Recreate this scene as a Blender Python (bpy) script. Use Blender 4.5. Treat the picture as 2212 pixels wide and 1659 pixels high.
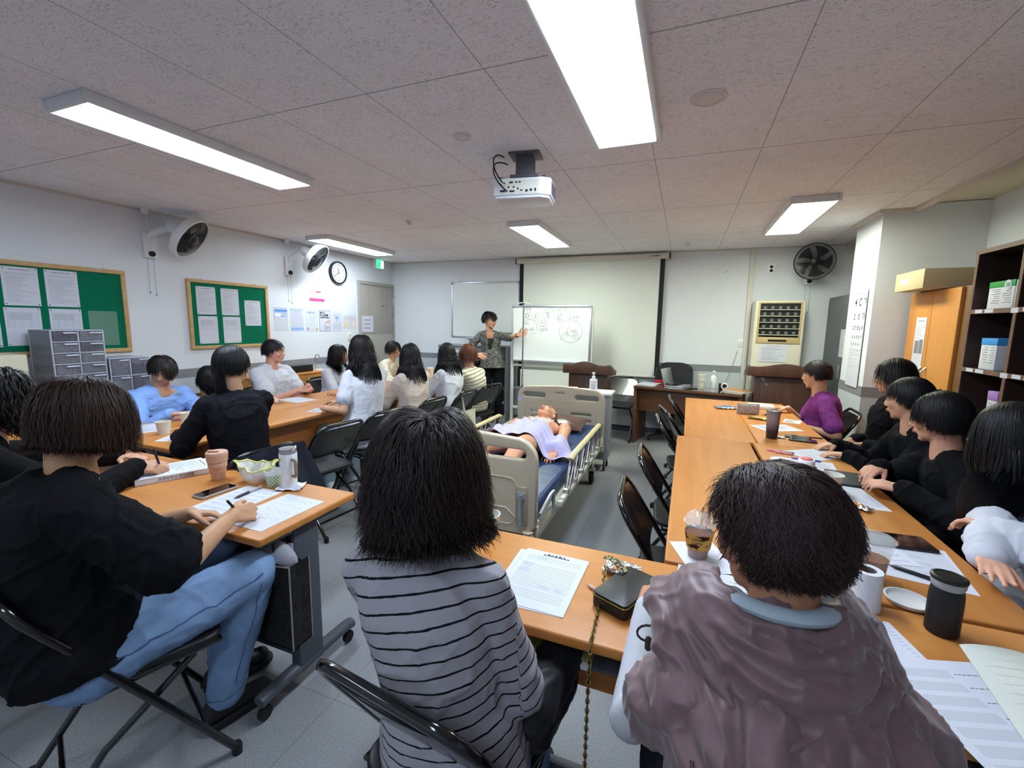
import bpy, bmesh, math, random
import numpy as np
from mathutils import Vector, Matrix, Euler
PI = math.pi
random.seed(7)
RNG = np.random.default_rng(7)
for o in list(bpy.data.objects):
    bpy.data.objects.remove(o, do_unlink=True)
SC = bpy.context.scene
COL = SC.collection

# ------------------------------------------------------------------ camera
def set_camera():
    cd = bpy.data.cameras.new('camera'); cam = bpy.data.objects.new('camera', cd); COL.objects.link(cam)
    cd.sensor_width = 36.0; cd.lens = 36.0*950/2212; cd.clip_start = 0.02
    right = Vector((0.9313, 0.3639, 0.0150)); fwd = Vector((-0.3588, 0.9235, -0.1361)).normalized()
    right = (right - fwd*right.dot(fwd)).normalized(); up = right.cross(fwd)
    m = Matrix((right, up, -fwd)).transposed().to_4x4(); m.translation = Vector((0, 0, 1.485))
    cam.matrix_world = m
    SC.camera = cam
set_camera()
# ------------------------------------------------------------------ world, exposure
w = bpy.data.worlds.new('world'); SC.world = w; w.use_nodes = True
w.node_tree.nodes['Background'].inputs[0].default_value = (0.75, 0.8, 0.9, 1)
w.node_tree.nodes['Background'].inputs[1].default_value = 0.3
SC.view_settings.view_transform = 'Standard'; SC.view_settings.look = 'None'
SC.view_settings.exposure = 0.6; SC.view_settings.gamma = 1.0; SC.view_settings.use_curve_mapping = False
LAMP_POWER = 27.0        # radiance of the ceiling panels

# ------------------------------------------------------------------ materials
def srgb(h):
    if isinstance(h, str):
        h = h.lstrip('#'); c = [int(h[i:i+2], 16)/255 for i in (0, 2, 4)]
    else: c = list(h)
    return tuple(x/12.92 if x <= .04045 else ((x+.055)/1.055)**2.4 for x in c) + (1,)
MATS = {}
class NT:
    def __init__(s, m): s.t = m.node_tree; s.n = s.t.nodes; s.l = s.t.links
    def add(s, typ, **kw):
        n = s.n.new(typ)
        for k, v in kw.items():
            if k.startswith('i_'):
                key = k[2:]; key = int(key) if key.isdigit() else key.replace('_', ' ')
                n.inputs[key].default_value = v
            else: setattr(n, k, v)
        return n
    def link(s, a, b): s.l.new(a, b)
def mat(name, col, rough=.5, metal=0, spec=.5, trans=0, ior=1.45, emit=None, estr=0, coat=0, alpha=1,
        var=0, vscale=(6, 6, 6), bump=0, bscale=(80, 80, 80), sheen=0, sss=0):
    if name in MATS: return MATS[name]
    m = bpy.data.materials.new(name); m.use_nodes = True; MATS[name] = m
    N = NT(m); b = N.n['Principled BSDF']
    c = srgb(col)
    b.inputs['Base Color'].default_value = c; b.inputs['Roughness'].default_value = rough
    b.inputs['Metallic'].default_value = metal; b.inputs['Specular IOR Level'].default_value = spec
    b.inputs['Transmission Weight'].default_value = trans; b.inputs['IOR'].default_value = ior
    b.inputs['Coat Weight'].default_value = coat; b.inputs['Alpha'].default_value = alpha
    b.inputs['Sheen Weight'].default_value = sheen
    if sss: b.inputs['Subsurface Weight'].default_value = sss; b.inputs['Subsurface Radius'].default_value = (.01, .004, .002)
    if emit is not None:
        b.inputs['Emission Color'].default_value = srgb(emit); b.inputs['Emission Strength'].default_value = estr
    tc = N.add('ShaderNodeTexCoord')
    if var:
        mp = N.add('ShaderNodeMapping'); mp.inputs['Scale'].default_value = vscale; N.link(tc.outputs['Object'], mp.inputs[0])
        nz = N.add('ShaderNodeTexNoise', i_Scale=1.0, i_Detail=4.0); N.link(mp.outputs[0], nz.inputs['Vector'])
        cr = N.add('ShaderNodeValToRGB'); e = cr.color_ramp.elements
        e[0].position = .3; e[1].position = .7
        e[0].color = tuple(max(0, x*(1-var)) for x in c[:3])+(1,); e[1].color = tuple(min(1, x*(1+var)) for x in c[:3])+(1,)
        N.link(nz.outputs[0], cr.inputs[0]); N.link(cr.outputs[0], b.inputs['Base Color'])
    if bump:
        mp = N.add('ShaderNodeMapping'); mp.inputs['Scale'].default_value = bscale; N.link(tc.outputs['Object'], mp.inputs[0])
        nz = N.add('ShaderNodeTexNoise', i_Scale=1.0, i_Detail=3.0); N.link(mp.outputs[0], nz.inputs['Vector'])
        bp = N.add('ShaderNodeBump', i_Strength=1.0, i_Distance=bump); N.link(nz.outputs[0], bp.inputs['Height'])
        N.link(bp.outputs[0], b.inputs['Normal'])
    return m
def wood(name, c1, c2, scale=(1.5, 22, 22), rough=.38, coat=.15, axis='Object'):
    if name in MATS: return MATS[name]
    m = mat(name, c1, rough, coat=coat); N = NT(m); b = N.n['Principled BSDF']
    tc = N.add('ShaderNodeTexCoord'); mp = N.add('ShaderNodeMapping'); mp.inputs['Scale'].default_value = scale
    N.link(tc.outputs['Object'], mp.inputs[0])
    nz = N.add('ShaderNodeTexNoise', i_Scale=1.0, i_Detail=6.0, i_Roughness=.62, i_Distortion=.6); N.link(mp.outputs[0], nz.inputs['Vector'])
    cr = N.add('ShaderNodeValToRGB'); e = cr.color_ramp.elements
    e[0].position = .32; e[1].position = .68; e[0].color = srgb(c1); e[1].color = srgb(c2)
    N.link(nz.outputs[0], cr.inputs[0]); N.link(cr.outputs[0], b.inputs['Base Color'])
    return m
def ceiling_mat():
    m = mat('ceiling_tile', '#ecebf0', .95, spec=.1); N = NT(m); b = N.n['Principled BSDF']
    tc = N.add('ShaderNodeTexCoord'); sx = N.add('ShaderNodeSeparateXYZ'); N.link(tc.outputs['Object'], sx.inputs[0])
    def M(op, a, b2=None, c2=None):
        n = N.add('ShaderNodeMath', operation=op)
        for k, v in enumerate((a, b2, c2)):
            if v is None: continue
            if isinstance(v, (int, float)): n.inputs[k].default_value = v
            else: N.link(v, n.inputs[k])
        return n.outputs[0]
    # worm-shaped fissures
    mp = N.add('ShaderNodeMapping'); mp.inputs['Scale'].default_value = (75, 200, 1); mp.inputs['Rotation'].default_value = (0, 0, .12)
    N.link(tc.outputs['Object'], mp.inputs[0])
    nz = N.add('ShaderNodeTexNoise', i_Scale=1.0, i_Detail=1.5, i_Distortion=1.4); N.link(mp.outputs[0], nz.inputs['Vector'])
    big = N.add('ShaderNodeTexNoise', i_Scale=9.0, i_Detail=2.0); N.link(tc.outputs['Object'], big.inputs['Vector'])
    th = M('ADD', nz.outputs[0], M('MULTIPLY', big.outputs[0], .16))
    fis = M('MULTIPLY', M('MAXIMUM', M('SUBTRACT', th, .665), 0.0), 22.0)
    fis = M('MINIMUM', fis, 1.0)
    def seam(o, off, per, wd):
        a = M('PINGPONG', M('SUBTRACT', o, off), per/2)     # 0 at seam
        return M('LESS_THAN', a, wd)
    s = M('MAXIMUM', seam(sx.outputs[0], -.79+.5*0, .56*2, .0022), seam(sx.outputs[0], -.79+.56, .56*2, .0022))
    s = M('MAXIMUM', s, seam(sx.outputs[1], 1.68, 1.2, .0035))
    lo = N.add('ShaderNodeTexNoise', i_Scale=.9, i_Detail=3.0); N.link(tc.outputs['Object'], lo.inputs['Vector'])
    cr = N.add('ShaderNodeValToRGB'); e = cr.color_ramp.elements; e[0].position = .3; e[1].position = .7
    e[0].color = srgb('#eae9ee'); e[1].color = srgb('#f6f4f8'); N.link(lo.outputs[0], cr.inputs[0])
    mx = N.add('ShaderNodeMix', data_type='RGBA'); N.link(M('MULTIPLY', fis, .38), mx.inputs[0]); N.link(cr.outputs[0], mx.inputs[6]); mx.inputs[7].default_value = srgb('#4c4a4c')
    mx2 = N.add('ShaderNodeMix', data_type='RGBA'); N.link(M('MULTIPLY', s, .55), mx2.inputs[0]); N.link(mx.outputs[2], mx2.inputs[6]); mx2.inputs[7].default_value = srgb('#4a4644')
    N.link(mx2.outputs[2], b.inputs['Base Color'])
    return m
def floor_mat():
    m = mat('floor_vinyl', '#8b8d8e', .42, spec=.4); N = NT(m); b = N.n['Principled BSDF']
    tc = N.add('ShaderNodeTexCoord')
    n1 = N.add('ShaderNodeTexNoise', i_Scale=260.0, i_Detail=3.0, i_Roughness=.8); N.link(tc.outputs['Object'], n1.inputs['Vector'])
    n2 = N.add('ShaderNodeTexNoise', i_Scale=2.5, i_Detail=3.0); N.link(tc.outputs['Object'], n2.inputs['Vector'])
    cr = N.add('ShaderNodeValToRGB'); e = cr.color_ramp.elements; e[0].position = .38; e[1].position = .66
    e[0].color = srgb('#6d6f73'); e[1].color = srgb('#a9aaac'); N.link(n1.outputs[0], cr.inputs[0])
    br = N.add('ShaderNodeTexBrick'); br.offset = 0; br.inputs['Scale'].default_value = 1.0; br.inputs['Mortar Size'].default_value = .0012
    br.inputs['Brick Width'].default_value = .6; br.inputs['Row Height'].default_value = .6
    br.inputs['Color1'].default_value = (1, 1, 1, 1); br.inputs['Color2'].default_value = (.95, .95, .95, 1); br.inputs['Mortar'].default_value = (.45, .45, .45, 1)
    N.link(tc.outputs['Object'], br.inputs['Vector'])
    mx = N.add('ShaderNodeMix', data_type='RGBA', blend_type='MULTIPLY'); mx.inputs[0].default_value = 1
    N.link(cr.outputs[0], mx.inputs[6]); N.link(br.outputs[0], mx.inputs[7]); N.link(mx.outputs[2], b.inputs['Base Color'])
    mr = N.add('ShaderNodeMapRange'); mr.inputs[3].default_value = .3; mr.inputs[4].default_value = .55
    N.link(n2.outputs[0], mr.inputs[0]); N.link(mr.outputs[0], b.inputs['Roughness'])
    return m
def stripes_mat(name, base, line, per, wd, wave=.006, rough=.85):
    m = mat(name, base, rough, spec=.15); N = NT(m); b = N.n['Principled BSDF']
    at = N.add('ShaderNodeAttribute', attribute_name='stripe')
    p = N.add('ShaderNodeMath', operation='PINGPONG'); p.inputs[1].default_value = per/2; N.link(at.outputs['Fac'], p.inputs[0])
    l = N.add('ShaderNodeMath', operation='LESS_THAN'); l.inputs[1].default_value = wd/2; N.link(p.outputs[0], l.inputs[0])
    mx = N.add('ShaderNodeMix', data_type='RGBA'); N.link(l.outputs[0], mx.inputs[0]); mx.inputs[6].default_value = srgb(base); mx.inputs[7].default_value = srgb(line)
    N.link(mx.outputs[2], b.inputs['Base Color'])
    return m
def blotch_mat(name, c1, c2, scale=(60, 60, 60), th=.5, soft=.03, rough=.8, dist=0.0, c3=None):
    m = mat(name, c1, rough, spec=.2); N = NT(m); b = N.n['Principled BSDF']
    tc = N.add('ShaderNodeTexCoord'); mp = N.add('ShaderNodeMapping'); mp.inputs['Scale'].default_value = scale; N.link(tc.outputs['Object'], mp.inputs[0])
    nz = N.add('ShaderNodeTexNoise', i_Scale=1.0, i_Detail=3.0, i_Distortion=dist); N.link(mp.outputs[0], nz.inputs['Vector'])
    cr = N.add('ShaderNodeValToRGB'); e = cr.color_ramp.elements; e[0].position = th-soft; e[1].position = th+soft
    e[0].color = srgb(c1); e[1].color = srgb(c2)
    if c3: x = cr.color_ramp.elements.new(min(.99, th+soft*3)); x.color = srgb(c3)
    N.link(nz.outputs[0], cr.inputs[0]); N.link(cr.outputs[0], b.inputs['Base Color'])
    return m
def checker_cup(name='checker_cup'):
    if name in MATS: return MATS[name]
    m = mat(name, '#eceee6', .6); N = NT(m); b = N.n['Principled BSDF']
    at = N.add('ShaderNodeUVMap'); ck = N.add('ShaderNodeTexChecker'); ck.inputs['Scale'].default_value = 1
    mp = N.add('ShaderNodeMapping'); mp.inputs['Scale'].default_value = (26, 9, 1); N.link(at.outputs[0], mp.inputs[0]); N.link(mp.outputs[0], ck.inputs['Vector'])
    ck.inputs['Color1'].default_value = srgb('#7fa75c'); ck.inputs['Color2'].default_value = srgb('#eceee6')
    sx = N.add('ShaderNodeSeparateXYZ'); N.link(at.outputs[0], sx.inputs[0])
    l = N.add('ShaderNodeMath', operation='LESS_THAN'); l.inputs[1].default_value = .72; N.link(sx.outputs[1], l.inputs[0])
    mx = N.add('ShaderNodeMix', data_type='RGBA'); N.link(l.outputs[0], mx.inputs[0]); mx.inputs[6].default_value = srgb('#f0f1ec'); N.link(ck.outputs[0], mx.inputs[7])
    N.link(mx.outputs[2], b.inputs['Base Color'])
    return m
M = {}
def setup_mats():
    M['wall'] = mat('wall_paint', '#dde1e6', .85, spec=.2, var=.015, vscale=(1, 1, 1))
    M['band'] = mat('grey_band', '#85878c', .6)
    M['lowwall'] = mat('lower_wall_paint', '#bfc6cb', .8, spec=.2)
    M['base'] = mat('baseboard_dark', '#4b4d55', .6)
    M['mould'] = mat('ceiling_moulding', '#cdc6c0', .8)
    M['ceil'] = ceiling_mat(); M['floor'] = floor_mat()
    M['disc'] = mat('ceiling_disc_paint', '#ded8d5', .9); M['plain_ceil'] = mat('plain_ceiling', '#cfcabb', .9)
    M['table'] = wood('orange_beech', '#b97534', '#c78644', (1.2, 14, 14), .42, .0)
    M['tedge'] = wood('beech_edge', '#b66c2f', '#c87f40', (1.2, 30, 30), .4, .1)
    M['tleg'] = mat('grey_table_metal', '#4c5058', .45, spec=.5)
    M['blacktube'] = mat('black_gloss_tube', '#0b0b0d', .14, spec=.6, coat=.6)
    M['vinyl'] = mat('black_vinyl', '#18191c', .42, spec=.45, bump=.0004, bscale=(500, 500, 500))
    M['panelblack'] = mat('black_back_panel', '#101012', .22, spec=.5, coat=.3)
    M['rubber'] = mat('black_rubber', '#141414', .7)
    M['white'] = mat('white_plastic', '#e6e7ea', .4); M['offwhite'] = mat('offwhite_plastic', '#d9d6c8', .45)
    M['paper'] = mat('white_paper', '#d0d2dc', .8, spec=.2); M['ink'] = mat('grey_printing', '#7d7f8a', .9, spec=.1); M['inkdark'] = mat('black_printing', '#26262b', .9, spec=.1)
    M['inklight'] = mat('pale_grey_printing', '#c3c5ce', .9, spec=.1); M['inkblue'] = mat('blue_pen_ink', '#6f7db3', .9, spec=.1)
    M['bedplastic'] = mat('beige_bed_plastic', '#c3b59d', .38, spec=.5); M['bedmetal'] = mat('cream_bed_steel', '#ccc8b4', .35)
    M['mattress'] = mat('navy_mattress', '#2a426b', .4, spec=.5, var=.12, vscale=(4, 14, 4), bump=.004, bscale=(7, 26, 7))
    M['dummy'] = mat('mannequin_skin', '#e0a17e', .38, spec=.5, sss=.0)
    M['alu'] = mat('brushed_aluminium', '#c3c7cd', .35, metal=.8); M['chrome'] = mat('chrome', '#c9c9c9', .18, metal=1)
    M['board'] = mat('whiteboard_surface', '#dde2e2', .28, coat=.3); M['screen'] = mat('screen_cloth', '#dde0da', .8)
    M['darkwood'] = wood('dark_brown_wood', '#3f261c', '#54362a', (14, 14, 1.2), .42, .1)
    M['deskwood'] = wood('walnut_desk', '#543523', '#6b4731', (1.2, 14, 14), .4, .2)
    M['wardrobe'] = wood('orange_wardrobe', '#c07d32', '#cf8e42', (7, 7, .8), .45)
    M['shelfwood'] = wood('dark_shelf_wood', '#2c1b19', '#3a2622', (8, 8, .9), .5); M['shelfedge'] = wood('brown_shelf_edge', '#6b4e3d', '#7d5d4a', (8, 8, 2), .5)
    M['black'] = mat('black_plastic', '#101114', .4); M['glass'] = mat('dark_phone_glass', '#0a0c10', .06, spec=.7, coat=.5)
    M['clear'] = mat('clear_plastic', '#f3f6f6', .08, trans=.96, ior=1.2)
    M['cork'] = wood('board_frame_wood', '#b8935f', '#c9a673', (3, 30, 30), .5); M['green'] = mat('green_baize', '#0d6b4c', .9, spec=.1, var=.05)
    M['door'] = wood('grey_door_laminate', '#a49e98', '#aea9a2', (10, 10, 1), .55, 0)
    M['steel'] = mat('grey_steel_cabinet', '#8d9298', .45); M['darksteel'] = mat('dark_steel_cabinet', '#5e6266', .45)
    M['drawerframe'] = mat('pale_grey_plastic', '#b5b6c0', .45)
    M['denim'] = mat('light_blue_denim', '#7d98bd', .85, spec=.15, var=.16, vscale=(9, 9, 9), bump=.0008, bscale=(350, 350, 350))
    M['denimpale'] = mat('pale_denim', '#a9c0d2', .85, spec=.15, var=.08, vscale=(9, 9, 9))
    M['eyew'] = mat('eye_white', '#e6e0da', .3); M['iris'] = mat('dark_iris', '#241712', .2); M['lip'] = mat('lip', '#b0605a', .45)
    M['brow'] = mat('brow_hair', '#2a1f1b', .8); M['nail'] = mat('nail', '#d9a592', .3)
    M['gold'] = mat('gold_metal', '#c9a85a', .25, metal=1)
setup_mats()

# ------------------------------------------------------------------ mesh builder
def frame_from(d):
    d = Vector(d).normalized(); a = Vector((0, 0, 1)) if abs(d.z) < .9 else Vector((1, 0, 0))
    x = a.cross(d).normalized(); return x, d.cross(x).normalized(), d
class MB:
    def __init__(s): s.v = []; s.f = []; s.uv = {}
    def add(s, vs, fs):
        b = len(s.v); s.v += [tuple(p) for p in vs]; s.f += [tuple(b+i for i in f) for f in fs]; return b
    def box(s, x0, x1, y0, y1, z0, z1, m=None):
        vs = [Vector(p) for p in ((x0,y0,z0),(x1,y0,z0),(x1,y1,z0),(x0,y1,z0),(x0,y0,z1),(x1,y0,z1),(x1,y1,z1),(x0,y1,z1))]
        if m is not None: vs = [m @ p for p in vs]
        s.add(vs, [(0,3,2,1),(4,5,6,7),(0,1,5,4),(1,2,6,5),(2,3,7,6),(3,0,4,7)]); return s
    def cbox(s, c, sz, rz=0, m=None):
        mm = Matrix.Translation(c) @ Matrix.Rotation(rz, 4, 'Z')
        if m is not None: mm = m @ mm
        return s.box(-sz[0]/2, sz[0]/2, -sz[1]/2, sz[1]/2, -sz[2]/2, sz[2]/2, mm)
    def bar(s, p, q, wx, wy, up=(0, 0, 1)):
        p = Vector(p); q = Vector(q); d = (q-p).normalized(); u = Vector(up)
        if abs(d.dot(u)) > .98: u = Vector((0, 1, 0))
        x = d.cross(u).normalized(); y = x.cross(d)
        vs = []
        for c in (p, q):
            for a, b in ((-1,-1),(1,-1),(1,1),(-1,1)): vs.append(c+x*a*wx/2+y*b*wy/2)
        s.add(vs, [(0,3,2,1),(4,5,6,7),(0,1,5,4),(1,2,6,5),(2,3,7,6),(3,0,4,7)]); return s
    def tube(s, pts, r, n=10, closed=False, cap=True, flat=1.0, upv=None):
        pts = [Vector(p) for p in pts]; k = len(pts); rs = r if isinstance(r, (list, tuple)) else [r]*k
        T = []
        for i in range(k):
            a = pts[i-1] if (i > 0 or closed) else pts[i]; b = pts[(i+1) % k] if (i < k-1 or closed) else pts[i]
            T.append((b-a).normalized())
        x, y, _ = frame_from(T[0])
        if upv is not None: y = Vector(upv); y = (y-T[0]*y.dot(T[0])).normalized(); x = y.cross(T[0])
        vs = []
        for i in range(k):
            x = (x - T[i]*x.dot(T[i])).normalized(); y = T[i].cross(x)
            for j in range(n):
                a = 2*PI*j/n; vs.append(pts[i] + x*math.cos(a)*rs[i] + y*math.sin(a)*rs[i]*flat)
        fs = []
        for i in range(k if closed else k-1):
            for j in range(n):
                a = i*n+j; b = i*n+(j+1) % n; i2 = (i+1) % k
                fs.append((a, b, i2*n+(j+1) % n, i2*n+j))
        if cap and not closed:
            fs.append(tuple(reversed(range(n)))); fs.append(tuple((k-1)*n+j for j in range(n)))
        s.add(vs, fs); return s
    def lathe(s, prof, n=32, c=(0, 0, 0), m=None, uv=False, closed=False, cap=True):
        c = Vector(c); vs = []; k = len(prof)
        for r, z in prof:
            for j in range(n):
                a = 2*PI*j/n; p = Vector((r*math.cos(a), r*math.sin(a), z))
                p = (m @ p) if m is not None else p + c
                vs.append(p)
        fs = []
        for i in range(k-1+(1 if closed else 0)):
            for j in range(n):
                j2 = (j+1) % n; i2 = (i+1) % k; fs.append((i*n+j, i*n+j2, i2*n+j2, i2*n+j))
        if not closed and cap:
            if prof[0][0] > 1e-6: fs.append(tuple(reversed(range(n))))
            if prof[-1][0] > 1e-6: fs.append(tuple((k-1)*n+j for j in range(n)))
        s.add(vs, fs); return s
    def ellip(s, c, r, R=None, nu=16, nv=12):
        c = Vector(c); vs = []; fs = []
        for i in range(nv+1):
            t = PI*i/nv
            for j in range(nu):
                a = 2*PI*j/nu; p = Vector((r[0]*math.sin(t)*math.cos(a), r[1]*math.sin(t)*math.sin(a), r[2]*math.cos(t)))
                vs.append(c + (R @ p if R is not None else p))
        for i in range(nv):
            for j in range(nu): fs.append((i*nu+j, (i+1)*nu+j, (i+1)*nu+(j+1) % nu, i*nu+(j+1) % nu))
        s.add(vs, fs); return s
    def rcone(s, p, q, r1, r2, n=12):
        p = Vector(p); q = Vector(q); d = q-p; L = d.length
        if L < 1e-6: return s.ellip(p, (r1, r1, r1))
        d /= L; pts = []; rs = []
        for a in (0.05, .3, .6, .85): pts.append(p - d*r1*math.cos(a*PI/2)); rs.append(r1*math.sin(a*PI/2))
        pts.append(p); rs.append(r1); pts.append(q); rs.append(r2)
        for a in (.85, .6, .3, .05): pts.append(q + d*r2*math.cos(a*PI/2)); rs.append(r2*math.sin(a*PI/2))
        return s.tube(pts, rs, n)
    def rings(s, rings, cap=True):
        n = len(rings[0]); vs = [p for r in rings for p in r]; fs = []
        for i in range(len(rings)-1):
            for j in range(n): fs.append((i*n+j, i*n+(j+1) % n, (i+1)*n+(j+1) % n, (i+1)*n+j))
        if cap: fs.append(tuple(reversed(range(n)))); fs.append(tuple((len(rings)-1)*n+j for j in range(n)))
        s.add(vs, fs); return s
    def prism(s, poly, h0, h1, m=None):
        n = len(poly); vs = [Vector((x, y, h0)) for x, y in poly]+[Vector((x, y, h1)) for x, y in poly]
        if m is not None: vs = [m @ p for p in vs]
        fs = [tuple(reversed(range(n))), tuple(range(n, 2*n))]+[(i, (i+1) % n, n+(i+1) % n, n+i) for i in range(n)]
        s.add(vs, fs); return s
    def grid(s, f, nu, nv, thick=0):
        vs = [Vector(f(i/nu, j/nv)) for i in range(nu+1) for j in range(nv+1)]
        fs = [(i*(nv+1)+j, (i+1)*(nv+1)+j, (i+1)*(nv+1)+j+1, i*(nv+1)+j+1) for i in range(nu) for j in range(nv)]
        s.add(vs, fs); return s
    def build(s, name, m, parent=None, bevel=0, seg=2, smooth=True, ang=40, solid=0, loc=None, fix=True):
        me = bpy.data.meshes.new(name); me.from_pydata([tuple(p) for p in s.v], [], s.f)
        if bevel or fix or solid:
            bm = bmesh.new(); bm.from_mesh(me)
            if solid: bmesh.ops.solidify(bm, geom=bm.faces[:], thickness=solid)
            if fix: bmesh.ops.recalc_face_normals(bm, faces=bm.faces[:])
            if bevel:
                ed = [e for e in bm.edges if len(e.link_faces) == 2 and e.calc_face_angle(0) > .6]
                bmesh.ops.bevel(bm, geom=ed, offset=bevel, segments=seg, affect='EDGES', profile=.5, clamp_overlap=True)
            bm.to_mesh(me); bm.free()
        if m is not None: me.materials.append(m)
        if smooth:
            me.shade_smooth(); me.set_sharp_from_angle(angle=math.radians(ang))
        o = bpy.data.objects.new(name, me); COL.objects.link(o)
        if parent is not None: o.parent = parent
        if loc is not None: o.location = loc
        return o
def thing(name, label, cat, loc=(0, 0, 0), rz=0, group=None):
    o = bpy.data.objects.new(name, None); COL.objects.link(o); o.empty_display_size = .05
    o.location = loc; o.rotation_euler = (0, 0, rz); o['label'] = label; o['category'] = cat
    if group: o['group'] = group
    return o
def tag(o, label, cat, group=None, kind=None, loc=None, rz=None):
    o['label'] = label; o['category'] = cat
    if group: o['group'] = group
    if kind: o['kind'] = kind
    if loc is not None: o.location = loc
    if rz is not None: o.rotation_euler = (0, 0, rz)
    return o
def struct(name, mb, m, **kw):
    o = mb.build(name, m, **kw); o['kind'] = 'structure'; return o
def dup(root, loc, rz, label, group=None):
    def cp(o, par):
        c = o.copy(); COL.objects.link(c); c.parent = par
        for ch in [x for x in bpy.data.objects if x.parent == o and x != c]: cp(ch, c)
        return c
    r = root.copy(); COL.objects.link(r); r.location = loc; r.rotation_euler = (0, 0, rz); r['label'] = label
    if group: r['group'] = group
    for ch in [x for x in bpy.data.objects if x.parent == root]: cp(ch, r)
    return r
def rrect(w, h, r, n=6, cx=0, cy=0):
    out = []
    for qx, qy, a0 in ((1, 1, 0), (-1, 1, PI/2), (-1, -1, PI), (1, -1, 3*PI/2)):
        for i in range(n+1):
            a = a0+PI/2*i/n; out.append((cx+qx*(w/2-r)+r*math.cos(a), cy+qy*(h/2-r)+r*math.sin(a)))
    return out
def axes(o, x, y, z=None):
    x = Vector(x).normalized(); y = Vector(y).normalized(); z = x.cross(y)
    m = Matrix((x, y, z)).transposed().to_4x4(); m.translation = Vector(o); return m
def text(name, body, size, m, parent, mw, align='CENTER', bold=0, sx=1.0, thick=.0004):
    cu = bpy.data.curves.new('t', 'FONT'); cu.body = body; cu.size = size; cu.align_x = align; cu.align_y = 'CENTER'; cu.extrude = thick
    cu.resolution_u = 3; cu.offset = bold
    t = bpy.data.objects.new('t', cu); COL.objects.link(t)
    bpy.context.view_layer.update(); dg = bpy.context.evaluated_depsgraph_get()
    me = bpy.data.meshes.new_from_object(t.evaluated_get(dg)); bpy.data.objects.remove(t); bpy.data.curves.remove(cu)
    me.transform(mw @ Matrix.Diagonal((sx, 1, 1, 1))); me.materials.clear(); me.materials.append(m); me.name = name
    o = bpy.data.objects.new(name, me); COL.objects.link(o); o.parent = parent; return o
def remesh(mb, voxel, it=2, fac=.5):
    me = bpy.data.meshes.new('tmp'); me.from_pydata([tuple(p) for p in mb.v], [], mb.f)
    bm = bmesh.new(); bm.from_mesh(me); bmesh.ops.recalc_face_normals(bm, faces=bm.faces[:]); bm.to_mesh(me); bm.free()
    o = bpy.data.objects.new('tmp', me); COL.objects.link(o)
    r = o.modifiers.new('r', 'REMESH'); r.mode = 'VOXEL'; r.voxel_size = voxel; r.use_smooth_shade = True
    if it: s_ = o.modifiers.new('s', 'SMOOTH'); s_.iterations = it; s_.factor = fac
    bpy.context.view_layer.update(); dg = bpy.context.evaluated_depsgraph_get()
    out = bpy.data.meshes.new_from_object(o.evaluated_get(dg)); bpy.data.objects.remove(o); bpy.data.meshes.remove(me)
    return out
def mesh_obj(name, me, m, parent):
    me.name = name; me.materials.clear(); me.materials.append(m); me.shade_smooth()
    o = bpy.data.objects.new(name, me); COL.objects.link(o)
    if parent is not None: o.parent = parent
    return o
def displace(me, fn):
    n = len(me.vertices); co = np.empty(n*3, np.float32); me.vertices.foreach_get('co', co); co = co.reshape(-1, 3)
    no = np.empty(n*3, np.float32); me.vertex_normals.foreach_get('vector', no); no = no.reshape(-1, 3)
    d = fn(co.astype(float)); co = co + no*d[:, None]
    me.vertices.foreach_set('co', co.astype(np.float32).ravel()); me.update()
def wrinkle(amp, freq=14, seed=0, stretch=(1, 1, 1)):
    r = np.random.default_rng(seed)
    K = r.normal(size=(9, 3))*freq*np.array(stretch); W = r.normal(size=(9, 3))*freq*.45; ph = r.uniform(0, 6.28, (9, 2))
    def f(p):
        out = np.zeros(len(p))
        for k, w_, h in zip(K, W, ph):
            out += np.sin(p@k + 1.6*np.sin(p@w_+h[1]) + h[0])
        out /= 3.0
        return amp*(np.sign(out)*np.abs(out)**1.0)
    return f

def crease(amp, freq=14, seed=0, stretch=(1, 1, 1), pw=2.5):
    """sharp ridged folds"""
    r = np.random.default_rng(seed); fs = []
    for j in range(3):
        K = r.normal(size=(5, 3))*freq*(1+.7*j)*np.array(stretch); W = r.normal(size=(5, 3))*freq*.4; ph = r.uniform(0, 6.28, (5, 2)); fs.append((K, W, ph, 1/(1+.8*j)))
    def f(p):
        out = np.zeros(len(p))
        for K, W, ph, a in fs:
            n = np.zeros(len(p))
            for k, w_, h in zip(K, W, ph): n += np.sin(p@k+1.8*np.sin(p@w_+h[1])+h[0])
            out += a*(np.clip(1-np.abs(n)/1.6, 0, 1)**pw-.25)
        return amp*out
    return f
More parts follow.
